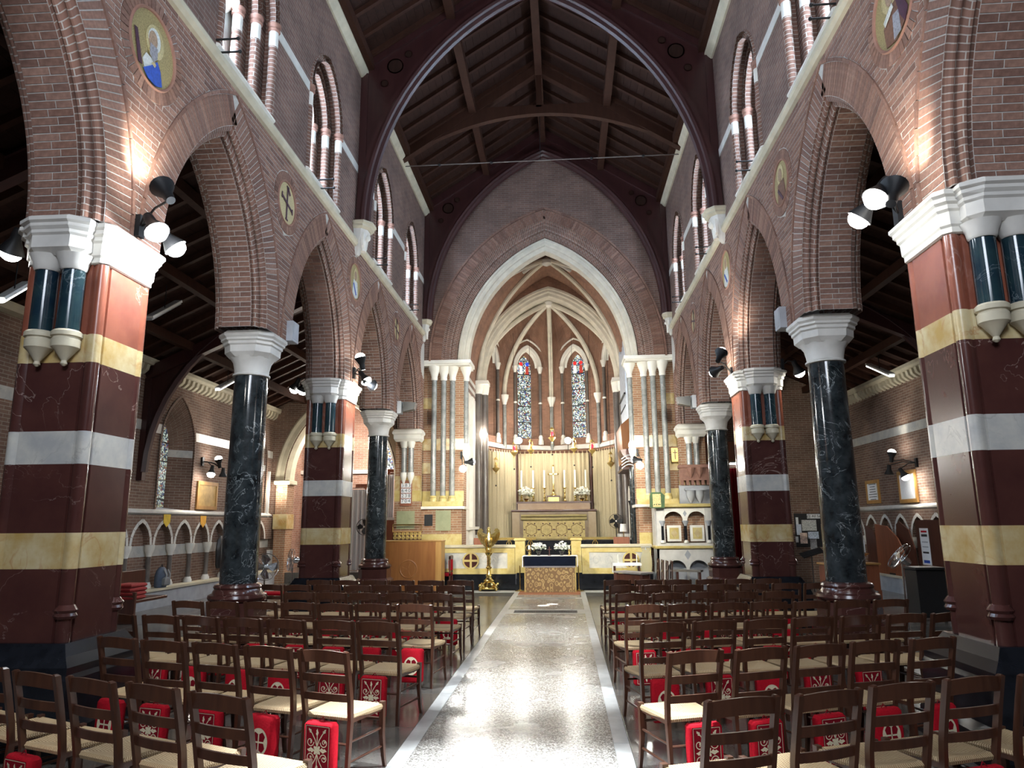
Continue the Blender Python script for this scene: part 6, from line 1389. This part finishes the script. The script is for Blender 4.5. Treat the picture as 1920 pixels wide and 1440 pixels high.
# chancel arch floodlights
for e, (px, py), (px2, py2), nm in ((-1, (884, 866), (868, 879), 'lectern'), (1, (1190, 862), (1200, 873), 'organ')):
    p, q = at_y(px, py, YW - .1), at_y(px2, py2, YW - .15)
    cluster('chancel_floodlight', 'white floodlights clamped to the %s side of the chancel arch' % nm, (e * 2.78, YW + .34, p[2] + .25), [(tuple(p), (-e * 2.6, 25.6, 4.6), M_bulb, 420, (1, .97, .86), 100), (tuple(q), (.48, 4, 1.5), M_bulb, 60, (1, .97, .9), 120)])
for i, (px, py, nm) in enumerate(((908, 815, 'beside the dark sanctuary column'), (973, 826, 'below the lectern-side apse window'), (1065, 826, 'below the organ-side apse window'))):
    p = at_y(px, py, 28.6 if i else 27.35); t = thing('apse_floodlight', 'small bright floodlight %s' % nm, 'lamp', tuple(p)); m = MB(); m.ball((0, 0, 0), .13, 12); m.build('bulb', M_bulb, t, smooth=True); m = MB(); m.lathe([(.14, .06), (.15, .16), (.06, .22)], (0, 0, 0), 12, 'y'); m.build('reflector', M_iron, t); m = MB(); m.tube([(0, .2, 0), (0, .22, -.2), (0, .9 if i else .1, -.3)], .015, 6); m.build('arm', M_iron, t)
    light('apse_flood', 'POINT', (p[0], p[1] - .25, p[2]), 60, (1, .96, .86), size=.12)
# aisle wall lamps
p = at_x(396, 888, -9.35); bs = (-9.68, p[1] + .1, p[2] + .35)
cluster('aisle_wall_lamp', 'black three-armed wall lamp above the framed tablet in the window aisle', bs, [(tuple(at_x(410, 862, -9.35)), (-9.6, p[1] - .2, 6), M_bulb2, 30, WW, 90), (tuple(p), (-9.25, p[1] - .5, 2.0), M_bulb, 40, WW, 130), (tuple(at_x(418, 893, -9.35)), (-9.4, p[1] + .8, 0), None, 0, WW, 60)])
p = at_x(1697, 893, 9.35); bs = (9.68, p[1], p[2] + .35)
cluster('aisle_wall_lamp', 'black three-armed wall lamp above the framed notices in the pulpit-side aisle', bs, [(tuple(at_x(1672, 850, 9.3)), (9.65, p[1] + .5, 6), M_bulb2, 34, WW, 80), (tuple(p), (9.66, p[1] - .3, 2.2), M_bulb, 44, WW, 100), (tuple(at_x(1667, 888, 9.3)), (9.0, p[1] + .9, 0), None, 0, WW, 60)])
p = at_y(525, 918, 23.9); t = thing('globe_lamp', 'small round wall lamp on the jamb of the side chapel arch', 'lamp', tuple(p)); m = MB(); m.ball((0, 0, 0), .09, 12); m.build('globe', M_bulb2, t, smooth=True); m = MB(); m.tube([(0, 0, 0), (0, .14, .05)], .02, 6); m.build('arm', M_iron, t)
light('globe_glow', 'POINT', (p[0], p[1] - .15, p[2]), 25, WW, size=.08)
# chapel ceiling pendants (light the side chapel)
for i, xx in enumerate((-7.6, -5.2)):
    t = thing('chapel_pendant', 'white globe pendant lamp in the side chapel %s' % ('over its curtain' if i else 'behind its arch'), 'lamp', (xx, 26.0, 5.2)); m = MB(); m.ball((0, 0, 0), .16, 14); m.build('globe', M_bulb2, t, smooth=True); m = MB(); m.tube([(0, 0, .15), (0, 0, 2.3)], .01, 5); m.build('cord', M_iron, t)
    light('chapel_glow', 'POINT', (xx, 25.6, 4.9), 170, (1, .95, .86), size=.2)
# fluorescent tubes in the aisle roofs
for i, (pa, pb, sgn, nm) in enumerate((((0, 560), (52, 530), -1, 'by the pier below the saint roundel'), ((408, 728), (444, 708), -1, 'by the column next to the aisle window'), ((1628, 683), (1672, 702), 1, 'in the pulpit-side aisle roof near the notices'), ((1368, 867), (1390, 867), 1, 'above the red curtain'), ((280, 595), (335, 565), -1, 'on the roof beam, unlit, beside the curved brace'))):
    xx = sgn * (8.8 if i in (1, 2) else 7.6); A, B2 = at_x(*pa, xx), at_x(*pb, xx)
    if i == 3: A, B2 = at_y(*pa, 23.9), at_y(*pb, 23.9)
    mid = (A + B2) / 2; t = thing('fluorescent_batten', 'white fluorescent batten light %s' % nm, 'light fitting', tuple(mid)); m = MB(); m.bar(tuple(A - mid), tuple(B2 - mid), .16, .05); m.build('batten', M_white_p, t)
    m = MB(); m.bar(tuple(A - mid + np.array([0, 0, -.045])), tuple(B2 - mid + np.array([0, 0, -.045])), .12, .04); m.build('tube', M_tube if i != 4 else M_stone_g, t)
    m = MB(); m.tube([(0, 0, .02), (0, 0, .5)], .01, 5); m.build('hanger', M_iron, t)

# ------------------------------------------------------------------ fans
def fan(label, px, py, y, zb, r=.26, mat=M_black_p, blades=M_black_p, face=(0, -1, 0), by='y', pole=M_black_p):
    p = at_y(px, py, y); t = thing('pedestal_fan', label, 'fan', (p[0], p[1], zb)); z = p[2] - zb
    m = MB(); m.lathe([(.22, 0), (.22, .02), (.05, .04), (.02, .06), (.018, z - .1)], n=14); m.build('stand', pole, t, smooth=True)
    rot = Vector(face).to_track_quat('Z', 'Y').to_matrix().to_4x4(); rot.translation = (0, 0, z)
    m = MB(); m.tf = rot; m.lathe([(.05, -.16), (.07, -.12), (.07, -.03), (.03, .0)], n=12); m.build('motor', mat, t, smooth=True)
    for k in range(4 if r < .3 else 5):
        m = MB(); m.tf = rot @ Matrix.Rotation(2 * PI * k / (4 if r < .3 else 5), 4, 'Z'); m.add([(.03, -.02, .03), (r * .55, -.10 * r / .26, .05), (r * .92, -.03, .055), (r * .9, .08 * r / .26, .02), (r * .5, .07, .0), (.03, .02, .01)], [tuple(range(6))]); m.build('blade', blades, t)
    m = MB(); m.tf = rot
    for zz in (-.03, .10): m.tube([(r * math.cos(a), r * math.sin(a), zz * .4 + .03) for a in [2 * PI * i / 24 for i in range(25)]], .007, 5)
    for i in range(20):
        a = 2 * PI * i / 20; m.tube([(.05 * math.cos(a), .05 * math.sin(a), .10), (r * .8 * math.cos(a), r * .8 * math.sin(a), .10), (r * math.cos(a), r * math.sin(a), .05)], .0025, 3, cap=False)
    m.build('guard', M_chrome if mat is M_chrome else M_iron, t)
    m = MB(); m.tf = rot; m.lathe([(.035, .10), (.03, .115), (.002, .12)], n=10); m.build('hub_cap', M_white_p, t); return t
fan('black pedestal fan beside the high altar curtain, organ side', 1155, 977, 27.0, 1.12, .26)
fan('black pedestal fan in front of the grey chapel curtain', 684, 988, 24.9, .35, .28, pole=M_white_p)
fan('large silver pedestal fan beside the column by the aisle window', 497, 1063, 14.8, 0, .27, M_chrome, M_chrome, (.5, -.9, .1), pole=M_chrome)
fan('silver pedestal fan turned away beside the lectern-side inner pier', 549, 1050, 16.2, 0, .24, M_chrome, M_chrome, (-.8, -.5, .1), pole=M_chrome)
fan('chrome pedestal fan seen edge-on in the pulpit-side aisle', 1690, 1046, 13.2, 0, .25, M_chrome, M_chrome, (-.75, .1, .65), pole=M_chrome)
fan('small dark fan in the window aisle behind the silver fan', 470, 1060, 17.2, 0, .22)

# ------------------------------------------------------------------ lectern-side aisle
def wall_panel(name, label, x, px0, py0, px1, py1, mat, frame, cat, d=.03, lines=0):
    sg = 1 if x > 0 else -1; p, q = at_x(px0, py0, x), at_x(px1, py1, x); y0, y1 = sorted((p[1], q[1])); z1, z0 = p[2], q[2]
    t = thing(name, label, cat, (x, (y0 + y1) / 2, z0)); w, h = (y1 - y0) / 2, z1 - z0
    m = MB(); m.box(*sorted((0, -sg * d)), -w, w, 0, h); m.build('sheet', mat, t)
    if frame is not None:
        for a in ((-w - .05, -w + .03, -.05, h + .05), (w - .03, w + .05, -.05, h + .05), (-w, w, -.05, .05), (-w, w, h - .05, h + .05)): m = MB(); m.box(*sorted((0, -sg * (d + .02))), a[0], a[1], a[2], a[3]); m.build('frame', frame, t)
    for i in range(lines):
        m = MB(); ww = w * random.uniform(.45, .75); zz = h * (.88 - .76 * i / max(1, lines - 1)); m.box(*sorted((-sg * d, -sg * (d + .002))), -ww, ww, zz - .01, zz + .008); m.build('text_line', M_ink, t)
    return t
wall_panel('framed_tablet', 'wood-framed tan memorial tablet under the wall lamp in the window aisle', -9.69, 371, 905, 402, 953, plain('tan_brass', (.42, .28, .10), .4, .3, var=.2), M_oak2, 'plaque')
for i, (px, py, nm) in enumerate(((313, 975, 'beside the stained-glass window'), (381, 977, 'next to the framed tablet'))):
    p = at_x(px, py, -9.53); t = thing('paper_shield', 'yellow-orange paper shield on the blind arcade %s' % nm, 'paper', tuple(p)); m = MB(); m.prism([(-.16, .14), (.16, .14), (.15, -.06), (0, -.18), (-.15, -.06)], 'x', -.004, .004); m.build('sheet', plain('orange_paper_%d' % i, (.72, .36 + .12 * (1 - i), .04), .8), t)
p = at_x(297, 1098, -9.45)
t = thing('backpack', 'grey and blue backpack standing on the aisle bench', 'backpack', (-9.40, p[1], .46))
m = MB(); m.loft([[(.13 * math.cos(a) * k, .20 * math.sin(a) * k, z) for a in [2 * PI * i / 14 for i in range(14)]] for z, k in ((0, .85), (.04, 1.0), (.28, 1.0), (.40, .8), (.48, .4))]); m.build('body', plain('slate_nylon', (.07, .09, .13), .7, var=.2), t, smooth=True)
m = MB(); m.cbox(.10, .17, -.13, .13, .04, .24, .03); m.build('front_pocket', plain('grey_nylon', (.2, .21, .22), .7), t)
for y in (-.08, .08): m = MB(); m.tube([(.12, y, .42), (.18, y, .3), (.15, y, .08)], .016, 5); m.build('strap', plain('light_webbing', (.35, .36, .36), .8), t)
m = MB(); m.tube([(0, -.05, .47), (0, 0, .54), (0, .05, .47)], .012, 5); m.build('grab_handle', M_black_p, t)
p = at_x(414, 1035, -9.4); t = thing('black_coat', 'black coat hanging from the blind arcade beside the green column', 'coat', (-9.42, p[1], p[2] - .45)); m = MB(); m.loft([[(.08 * math.cos(a) * k, .2 * math.sin(a) * k, z) for a in [2 * PI * i / 12 for i in range(12)]] for z, k in ((0, .7), (.1, 1.0), (.5, 1.1), (.78, .9), (.9, .3))]); m.build('cloth', M_black_p, t, smooth=True); m = MB(); m.tube([(-.1, 0, .95), (0, 0, .88)], .012, 5); m.build('hook', M_iron, t)
# pew end with cushions beside the first pier
p = at_y(248, 1125, 14.2)
t = thing('pew_end', 'dark wooden pew end showing behind the banded pier', 'pew', (p[0] - .25, 14.2, 0)); m = MB(); m.cbox(-.3, .3, 0, .06, 0, .62, .01); m.build('end_panel', M_dkwood, t); m = MB(); m.cbox(-.3, .3, .06, 1.2, .40, .46, .01); m.build('seat', M_dkwood, t); m = MB(); m.cbox(-.3, -.24, .06, 1.2, .46, 1.0, .01); m.build('back', M_dkwood, t)
for k in range(4):
    t = thing('folded_cushion', 'flat dark red cushion in the pew behind the banded pier, %s of the pile' % ['bottom', 'second', 'third', 'top'][k], 'cushion', (p[0] - .22, 14.5, .62 + .075 * k if 0 else .46 + .08 * k), random.uniform(-.1, .1)); m = MB(); m.cbox(-.21, .21, -.32, .2, .0, .075, .025); m.build('pad', plain('brick_red_cloth', (.30, .03, .025), .85, var=.2, scale=30), t); m = MB(); m.box(-.2, .2, -.326, -.318, .03, .04); m.build('piping', M_reddark, t)
t = thing('red_cushion_bench', 'low bench with a red cushion beside the silver pedestal fan', 'bench', (at_y(515, 1100, 15.6)[0], 15.6, 0)); m = MB(); m.box(-.5, .5, -.2, .2, .36, .42); m.build('seat', M_dkwood, t)
for x in (-.42, .42): m = MB(); m.box(x - .03, x + .03, -.18, .18, 0, .36); m.build('support', M_dkwood, t)
m = MB(); m.cbox(-.5, .5, -.2, .2, .42, .50, .03); m.build('cushion', M_redcloth, t)
tablet('white_picture', 'small white-framed picture on the end wall above the silver fan', 496, 1032, 513, 1058, YE - .005, M_paper, 'picture', .02, M_stone_w)
t = thing('leaning_board', 'tall pale board leaning at the end of the window aisle', 'board', (at_y(502, 930, 23.9)[0], 23.9, 2.2)); m = MB(); m.box(-.05, .05, -.02, .02, 0, 1.55); m.build('panel', M_white_p, t)
# grey chapel curtains and their pelmet
for i, (pa, pb, nm) in enumerate(((672, 698, 'beside the lectern-side inner pier'), (718, 737, 'beside the column by the oak desk'))):
    A, B2 = at_y(pa, 980, 25.3), at_y(pb, 980, 25.3); top_ = at_y(pa, 918 if i == 0 else 890, 25.3)[2]
    pleated('chapel_curtain', 'grey-white pleated chapel curtain %s' % nm, (A[0] - (.3 if i == 0 else 0), 25.3), (B2[0], 25.3), .36 if i == 0 else 1.6, top_, M_gcurtain, 5, .04, False)
    t = thing('curtain_pelmet', 'red-brown wooden pelmet above the chapel curtain %s' % nm, 'pelmet', ((A[0] + B2[0]) / 2, 25.25, top_ + .07)); m = MB(); w = (B2[0] - A[0]) / 2 + .12; m.box(-w, w, -.03, .03, 0, .12); m.build('board', M_redwood, t); m = MB(); m.prism([(-.06, .0), (.06, .0), (0, -.09)], 'y', -.035, .03); m.build('drop', M_redwood, t)
p = at_y(736, 990, 24.6); t = thing('chapel_cabinet', 'red-brown wooden cabinet in the side chapel behind the oak desk', 'cabinet', (p[0], 24.6, .35)); m = MB(); m.cbox(-.35, .35, 0, .4, 0, at_y(736, 975, 24.6)[2] - .35, .01); m.build('body', M_redwood, t); m = MB(); m.box(-.37, .37, -.02, .42, at_y(736, 975, 24.6)[2] - .35, at_y(736, 970, 24.6)[2] - .35); m.build('top', M_cloth, t)
for e in (-1, 1): m = MB(); m.box(*sorted((e * .02, e * .32)), -.012, 0, .1, 1.2); m.build('door', M_redwood, t)
w = struct('window_50'); p = at_y(735, 845, 27.55); m = MB(); m.prism(ellp(p[0], p[2], .5, .75), 'y', 27.52, 27.56); m.build('stained_glass', stained('chapel_glass', 1.5, 11), w); m = MB(); m.tube([(p[0] + .53 * math.cos(a), 27.5, p[2] + .78 * math.sin(a)) for a in [2 * PI * i / 24 for i in range(25)]], .06, 6); m.build('window_frame', M_stone_w, w)

# ------------------------------------------------------------------ pulpit-side aisle
yn = YE - .01
p, q = at_y(1488, 963, yn), at_y(1560, 1025, yn); t = thing('notice_board', 'black notice board covered with papers on the aisle end wall', 'notice board', ((p[0] + q[0]) / 2, yn, q[2])); w, h = (q[0] - p[0]) / 2, p[2] - q[2]; o = (p[0] + q[0]) / 2
m = MB(); m.box(-w, w, -.03, 0, 0, h); m.build('board', M_black_p, t)
def paper(px0, py0, px1, py1, mt=M_paper, nm='paper_sheet', d=.034):
    a, c = at_y(px0, py0, yn), at_y(px1, py1, yn); m = MB(); m.box(a[0] - o, c[0] - o, -d, -.03, c[2] - q[2], a[2] - q[2]); return m.build(nm, mt, t), ((a[0] + c[0]) / 2 - o, (a[2] + c[2]) / 2 - q[2], a[2] - c[2])
s_, (cx_, cz_, ch_) = paper(1512, 964, 1549, 972, nm='header_strip'); text('header_text', "@ All Saints'", ch_ * .85, M_ink, s_, (cx_, -.0352, cz_))
for (a0, b0, a1, b1, mt) in ((1491, 970, 1497, 985, M_paper), (1492, 983, 1503, 1003, plain('pale_blue_sheet', (.55, .60, .70), .8)), (1502, 975, 1531, 995, plain('print_grey', (.50, .50, .48), .8, var=.4, scale=30)), (1499, 999, 1514, 1019, plain('print_orange', (.66, .50, .42), .8, var=.35, scale=20)), (1514, 997, 1535, 1010, plain('print_blue', (.48, .54, .64), .8, var=.35, scale=20)), (1538, 973, 1549, 987, M_paper), (1539, 989, 1552, 1016, M_paper), (1518, 1011, 1532, 1030, plain('print_dark', (.25, .25, .26), .8, var=.5, scale=30)), (1491, 1006, 1497, 1017, M_paper)): paper(a0, b0, a1, b1, mt, d=.034 + random.random() * .004)
wall_panel('framed_notice', 'white notice in an oak frame, darker of the two by the aisle lamp', 9.69, 1626, 905, 1651, 940, M_paper, M_oak2, 'notice', lines=7)
wall_panel('framed_notice', 'white notice in an oak frame glaring under the aisle lamp', 9.69, 1686, 888, 1722, 938, M_paper, M_oak2, 'notice', lines=0)
# red curtain at the end of the pulpit-side aisle
A, B2 = at_y(1312, 950, 23.9), at_y(1396, 950, 23.9); pleated('red_curtain', 'dark red pleated curtain hanging behind the column by the pulpit', (A[0], 23.9), (B2[0], 23.9), 0.02, at_y(1350, 878, 23.9)[2], M_reddark, 12, .05, False)
m = MB(); t = thing('wooden_gallery_beam', 'orange-brown wooden beam above the red curtain', 'beam', ((A[0] + B2[0]) / 2, 23.95, at_y(1380, 866, 23.9)[2])); w = (B2[0] - A[0]) / 2; m.box(-w, w, -.05, .2, 0, at_y(1380, 828, 23.9)[2] - at_y(1380, 866, 23.9)[2]); m.build('beam', M_redwood, t); m = MB(); m.box(-w, w, -.08, -.05, .02, .1); m.build('moulding', M_oak, t)
# music stand
p = at_y(1526, 1090, 19.5); t = thing('music_stand', 'black folding music stand in front of the notice board', 'music stand', (p[0], 19.5, 0)); hz_ = at_y(1526, 1038, 19.5)[2]
m = MB(); m.tube([(0, 0, .12), (0, 0, hz_)], .014, 6); m.build('pole', M_black_p, t)
for k in range(3): a = 2 * PI * k / 3 + .4; m = MB(); m.tube([(0, 0, .35), (.3 * math.cos(a), .3 * math.sin(a), 0.01)], .010, 5); m.build('foot', M_black_p, t)
m = MB(); m.bar((-.26, 0, hz_ - .06), (.28, 0, hz_ + .10), .3, .012, up=(0, -.4, 1)); m.build('desk', M_black_p, t); m = MB(); m.bar((-.26, -.15, hz_ - .1), (.28, -.15, hz_ + .06), .03, .03); m.build('lip', M_black_p, t)
# small table behind the column
p = at_y(1590, 1055, 17.2); t = thing('side_table', 'red-brown side table with pale top behind the marble column', 'table', (p[0], 17.2, 0)); zt_ = p[2]; w = .62
m = MB(); m.cbox(-w, w, -.25, .25, zt_ - .04, zt_, .008); m.build('top', M_oak2, t); m = MB(); m.box(-w + .04, w - .04, -.22, .22, zt_ - .6, zt_ - .04); m.build('cabinet', M_redwood, t)
for x in (-w + .06, w - .06):
    for y in (-.2, .2): m = MB(); m.box(x - .03, x + .03, y - .03, y + .03, 0, zt_ - .6 + .01); m.build('leg', M_redwood, t)
t = thing('leaflet_card', 'white card with a small dark picture standing on the side table', 'card', (at_y(1617, 1045, 17.1)[0], 17.1, zt_)); hh = at_y(1617, 1012, 17.1)[2] - zt_
m = MB(); m.box(-.08, .08, -.004, .004, hh - .28, hh); m.build('sheet', M_paper, t); m = MB(); m.box(-.035, .035, -.006, -.004, hh - .16, hh - .06); m.build('picture', M_plum, t); m = MB(); m.prism([(-.12, .0), (.16, hh - .3), (-.12, hh - .3)], 'y', -.01, .01); m.build('easel', M_oak, t)
# standing boards along the aisle bench
def board(px0, px1, pyt, x, mat, label, shape_):
    A, B2 = at_x(px0, pyt, x), at_x(px1, pyt, x); y1, y0 = A[1], B2[1]; w, h = y1 - y0, A[2] - .46
    t = thing('standing_board', label, 'display board', (x, y0, .46))
    pts = {'leaf': [(w, 0), (0, 0), (w * .04, h * .45), (w * .2, h * .72), (w * .55, h * .95), (w - .02, h)], 'rect': [(0, 0), (w, 0), (w, h), (0, h)], 'curve': [(w, 0), (0, 0), (w * .05, h * .5), (w * .3, h * .85), (w * .8, h), (w, h * .95)]}[shape_]
    m = MB(); m.prism(pts, 'x', -.015, .015); m.build('panel', mat, t); m = MB(); m.box(-.02, .06, w * .4, w * .6, 0, .05); m.build('foot', M_iron, t); return t, w, h
board(1640, 1692, 982, 9.36, M_redwood, 'red-brown leaf-shaped wooden board standing on the pulpit-side aisle bench', 'leaf')
board(1622, 1645, 985, 9.44, M_dkwood, 'narrow dark curved board next to the leaf-shaped board, nearer the end wall', 'curve')
board(1680, 1712, 978, 9.46, M_dkwood, 'dark curved board half hidden behind the leaf-shaped board', 'curve')
tb, w, h = board(1716, 1762, 975, 9.40, M_dkwood, 'dark standing board carrying a tall white leaflet poster', 'rect')
m = MB(); m.box(-.022, -.015, w * .48, w * .84, h * .25, h * .86); ps = m.build('leaflet_poster', M_paper, tb)
for k, (z0, z1, mt) in enumerate(((.72, .76, M_ink), (.62, .64, M_stone_g), (.54, .56, M_stone_g), (.44, .47, M_ink), (.28, .33, M_blue), (.79, .82, M_redcloth))): m = MB(); m.box(-.024, -.022, w * .54, w * .78, h * z0, h * z1); m.build('printed_band', mt, ps)
p = at_z(1750, 1140); t = thing('black_case', 'large black upright case beside the banded pier in the pulpit-side aisle', 'case', (at_y(1750, 1140, 14.8)[0], 14.8, 0)); zz = at_y(1750, 1064, 14.8)[2]; m = MB(); m.cbox(-.24, .3, 0, .5, .06, zz - .05, .02); m.build('body', M_black_p, t); m = MB(); m.cbox(-.26, .32, -.02, .52, zz - .05, zz, .01); m.build('lid', M_black_p, t)
for x in (-.18, .24):
    for y in (.06, .44): m = MB(); m.lathe([(.03, -.02), (.03, .02)], (x, y, .03), 10, 'x'); m.build('caster', M_iron, t)
# kneeling desks and benches before the pulpit and screen
t = thing('prayer_desk', 'dark wooden kneeling desk with sloping grey top in front of the screen wall', 'desk', (at_y(1190, 1072, 18.9)[0], 18.9, 0)); zt_ = at_y(1190, 1072, 18.9)[2]
m = MB(); m.bar((-.35, .5, zt_ - .02), (.28, -.3, zt_ - .02), .42, .04); m.build('sloping_top', M_stone_g if 0 else plain('grey_desk_top', (.30, .28, .27), .4), t)
for x, y in ((-.42, .35), (-.2, .55), (.12, -.35), (.34, -.15)): m = MB(); m.box(x - .03, x + .03, y - .03, y + .03, 0, zt_ - .03); m.build('leg', M_dkwood, t)
m = MB(); m.bar((-.31, .42, zt_ - .18), (.24, -.26, zt_ - .18), .34, .22); m.build('shelf_box', M_dkwood, t)
t = thing('small_cloth_table', 'small table covered with a white cloth beside the pulpit-side screen wall', 'table', (at_y(1175, 1060, 20.9)[0], 20.9, 0)); zt_ = at_y(1175, 1056, 20.9)[2]; m = MB(); m.box(-.38, .38, -.2, .2, zt_ - .03, zt_); m.build('top', M_dkwood, t); m = MB(); m.box(-.4, .4, -.22, .22, zt_, zt_ + .008); m.box(-.4, .4, -.224, -.216, zt_ - .06, zt_ + .004); m.box(-.405, -.395, -.2, .2, zt_ - .25, zt_); m.build('white_cloth', M_cloth, t)
for x in (-.34, .34):
    for y in (-.16, .16): m = MB(); m.box(x - .02, x + .02, y - .02, y + .02, 0, zt_ - .03); m.build('leg', M_dkwood, t)
for px, nm in ((1159, 'nearer the altar'), (1194, 'nearer the pulpit')):
    t = thing('table_candle', 'thin white candlestick on the small cloth-covered table, %s' % nm, 'candlestick', (at_y(px, 1055, 20.9)[0], 20.9, zt_ + .008)); m = MB(); m.lathe([(.03, 0), (.015, .02), (.012, .08)], n=8); m.build('stick', M_white_p, t); m = MB(); m.lathe([(.014, .08), (.013, .24)], n=8); m.build('candle', M_candle, t)
t = thing('clear_umbrella_stand', 'clear plastic bag hung over the corner of the pulpit', 'bag', (at_y(1212, 1050, 20.95)[0], 20.95, .55)); m = MB(); m.lathe([(.12, 0), (.16, .1), (.17, .35), (.10, .55), (.15, .72)], n=12); 
gl = NT('clear_plastic'); gl.b.inputs['Base Color'].default_value = (.85, .87, .88, 1); gl.b.inputs['Roughness'].default_value = .15; gl.b.inputs['Transmission Weight'].default_value = .85; gl.b.inputs['IOR'].default_value = 1.05; gl.b.inputs['Specular IOR Level'].default_value = .8
m.build('film', gl.m, t, smooth=True); m = MB(); m.tube([(-.02, .0, .6), (0, .08, .66), (.02, .12, .6)], .01, 5); m.build('tie', M_white_p, t)
t = thing('low_bench', 'dark low bench in front of the pulpit arches', 'bench', (at_y(1290, 1072, 20.3)[0], 20.3, 0)); zt_ = at_y(1290, 1068, 20.3)[2]; m = MB(); m.bar((-.35, .15, zt_ - .03), (.35, -.15, zt_ - .03), .3, .05); m.build('seat', plain('grey_brown_top', (.16, .14, .12), .4), t)
for e in (-1, 1): m = MB(); m.box(e * .28 - .03, e * .28 + .03, -e * .12 - .1, -e * .12 + .1, 0, zt_ - .05); m.build('support', M_dkwood, t)
for k in range(4):
    t = thing('folded_chair', 'folded wooden chair leaning by the pulpit base, %s of four from the altar side' % ['first', 'second', 'third', 'last'][k], 'chair', (at_y(1245, 1075, 20.5)[0] - .18 + .12 * k, 20.5, 0), group='folded chairs by the pulpit')
    for y in (-.16, .16): m = MB(); m.bar((0, y, 0), (.04, y + .02, .93 - .03 * k), .03, .04, up=(0, 1, 0)); m.build('chair_frame', M_chair, t)
    for z in (.35, .6, .85): m = MB(); m.bar((.04 * z, -.16, z), (.04 * z, .18, z), .02, .05); m.build('cross_rail', M_chair, t)
# chancel seats behind the screen
for px, e, nm in ((868, -1, 'behind the lectern-side screen wall'), (1190, 1, 'behind the pulpit-side screen wall')):
    x = e * 2.3; t = thing('choir_chair', 'dark wooden armchair with curved arms %s' % nm, 'chair', (x, 23.75, .48))
    m = MB(); m.cbox(-.26, .26, -.25, .25, .42, .48, .01); m.build('seat', M_redwood, t)
    for a in (-.24, .24):
        for b2 in (-.22, .22): m = MB(); m.box(a - .025, a + .025, b2 - .025, b2 + .025, 0, .42); m.build('leg', M_dkwood, t)
        m = MB(); m.tube([(a, .2, .48), (a, .22, .72), (a, -.05, .74), (a, -.25, .68), (a, -.24, .46)], .022, 6); m.build('arm', M_dkwood, t, smooth=True)
    m = MB(); m.box(-.26, .26, .2, .25, .5, .98); m.build('back', M_dkwood if 0 else M_redwood, t)
for px, e in ((853, -1), (1213, 1)):
    x = at_y(px, 1000, 22.9)[0]; t = thing('carved_stall_end', 'dark carved stall end with pale highlights beside the %s jamb' % ('lectern-side' if e < 0 else 'organ-side'), 'stall', (x, 22.9, .48)); m = MB(); m.prism([(-.2, 0), (.2, 0), (.2, .9), (.1, 1.15), (.05, 1.35), (-.06, 1.45), (-.1, 1.2), (-.2, .9)], 'x', -.04, .04); m.build('end_panel', M_dkwood, t); m = MB(); m.ball((0, 0, 1.46), .06, 8); m.build('poppyhead', M_dkwood, t)
p = at_y(1169, 990, 25.0); t = thing('table_lamp', 'small lamp with a white shade in the chancel beside the pedestal fan', 'lamp', (p[0], 25.0, .48)); z = p[2] - .48; m = MB(); m.lathe([(.12, 0), (.02, .04), (.015, z - .12)], n=10); m.build('stand', M_brass, t); m = MB(); m.lathe([(.13, z - .12), (.10, z + .14)], n=14); m.build('shade', M_cloth, t, smooth=True)
for k, (yy, tx, ty) in enumerate(((18.3, -.08, 17.55), (18.4, .12, 17.85))):
    light('sunbeam_through_clerestory', 'SPOT', (3.9, yy + 1.6, 9.9), 30000, (1, .97, .9), (tx, ty, 0), .01, 1.5, .15)
light('west_window_daylight', 'AREA', (0, YB + .3, 8.0), 700, (.80, .88, 1.0), (0, 10, 4), 4.0)  # added fill from behind the camera; the west wall has no window
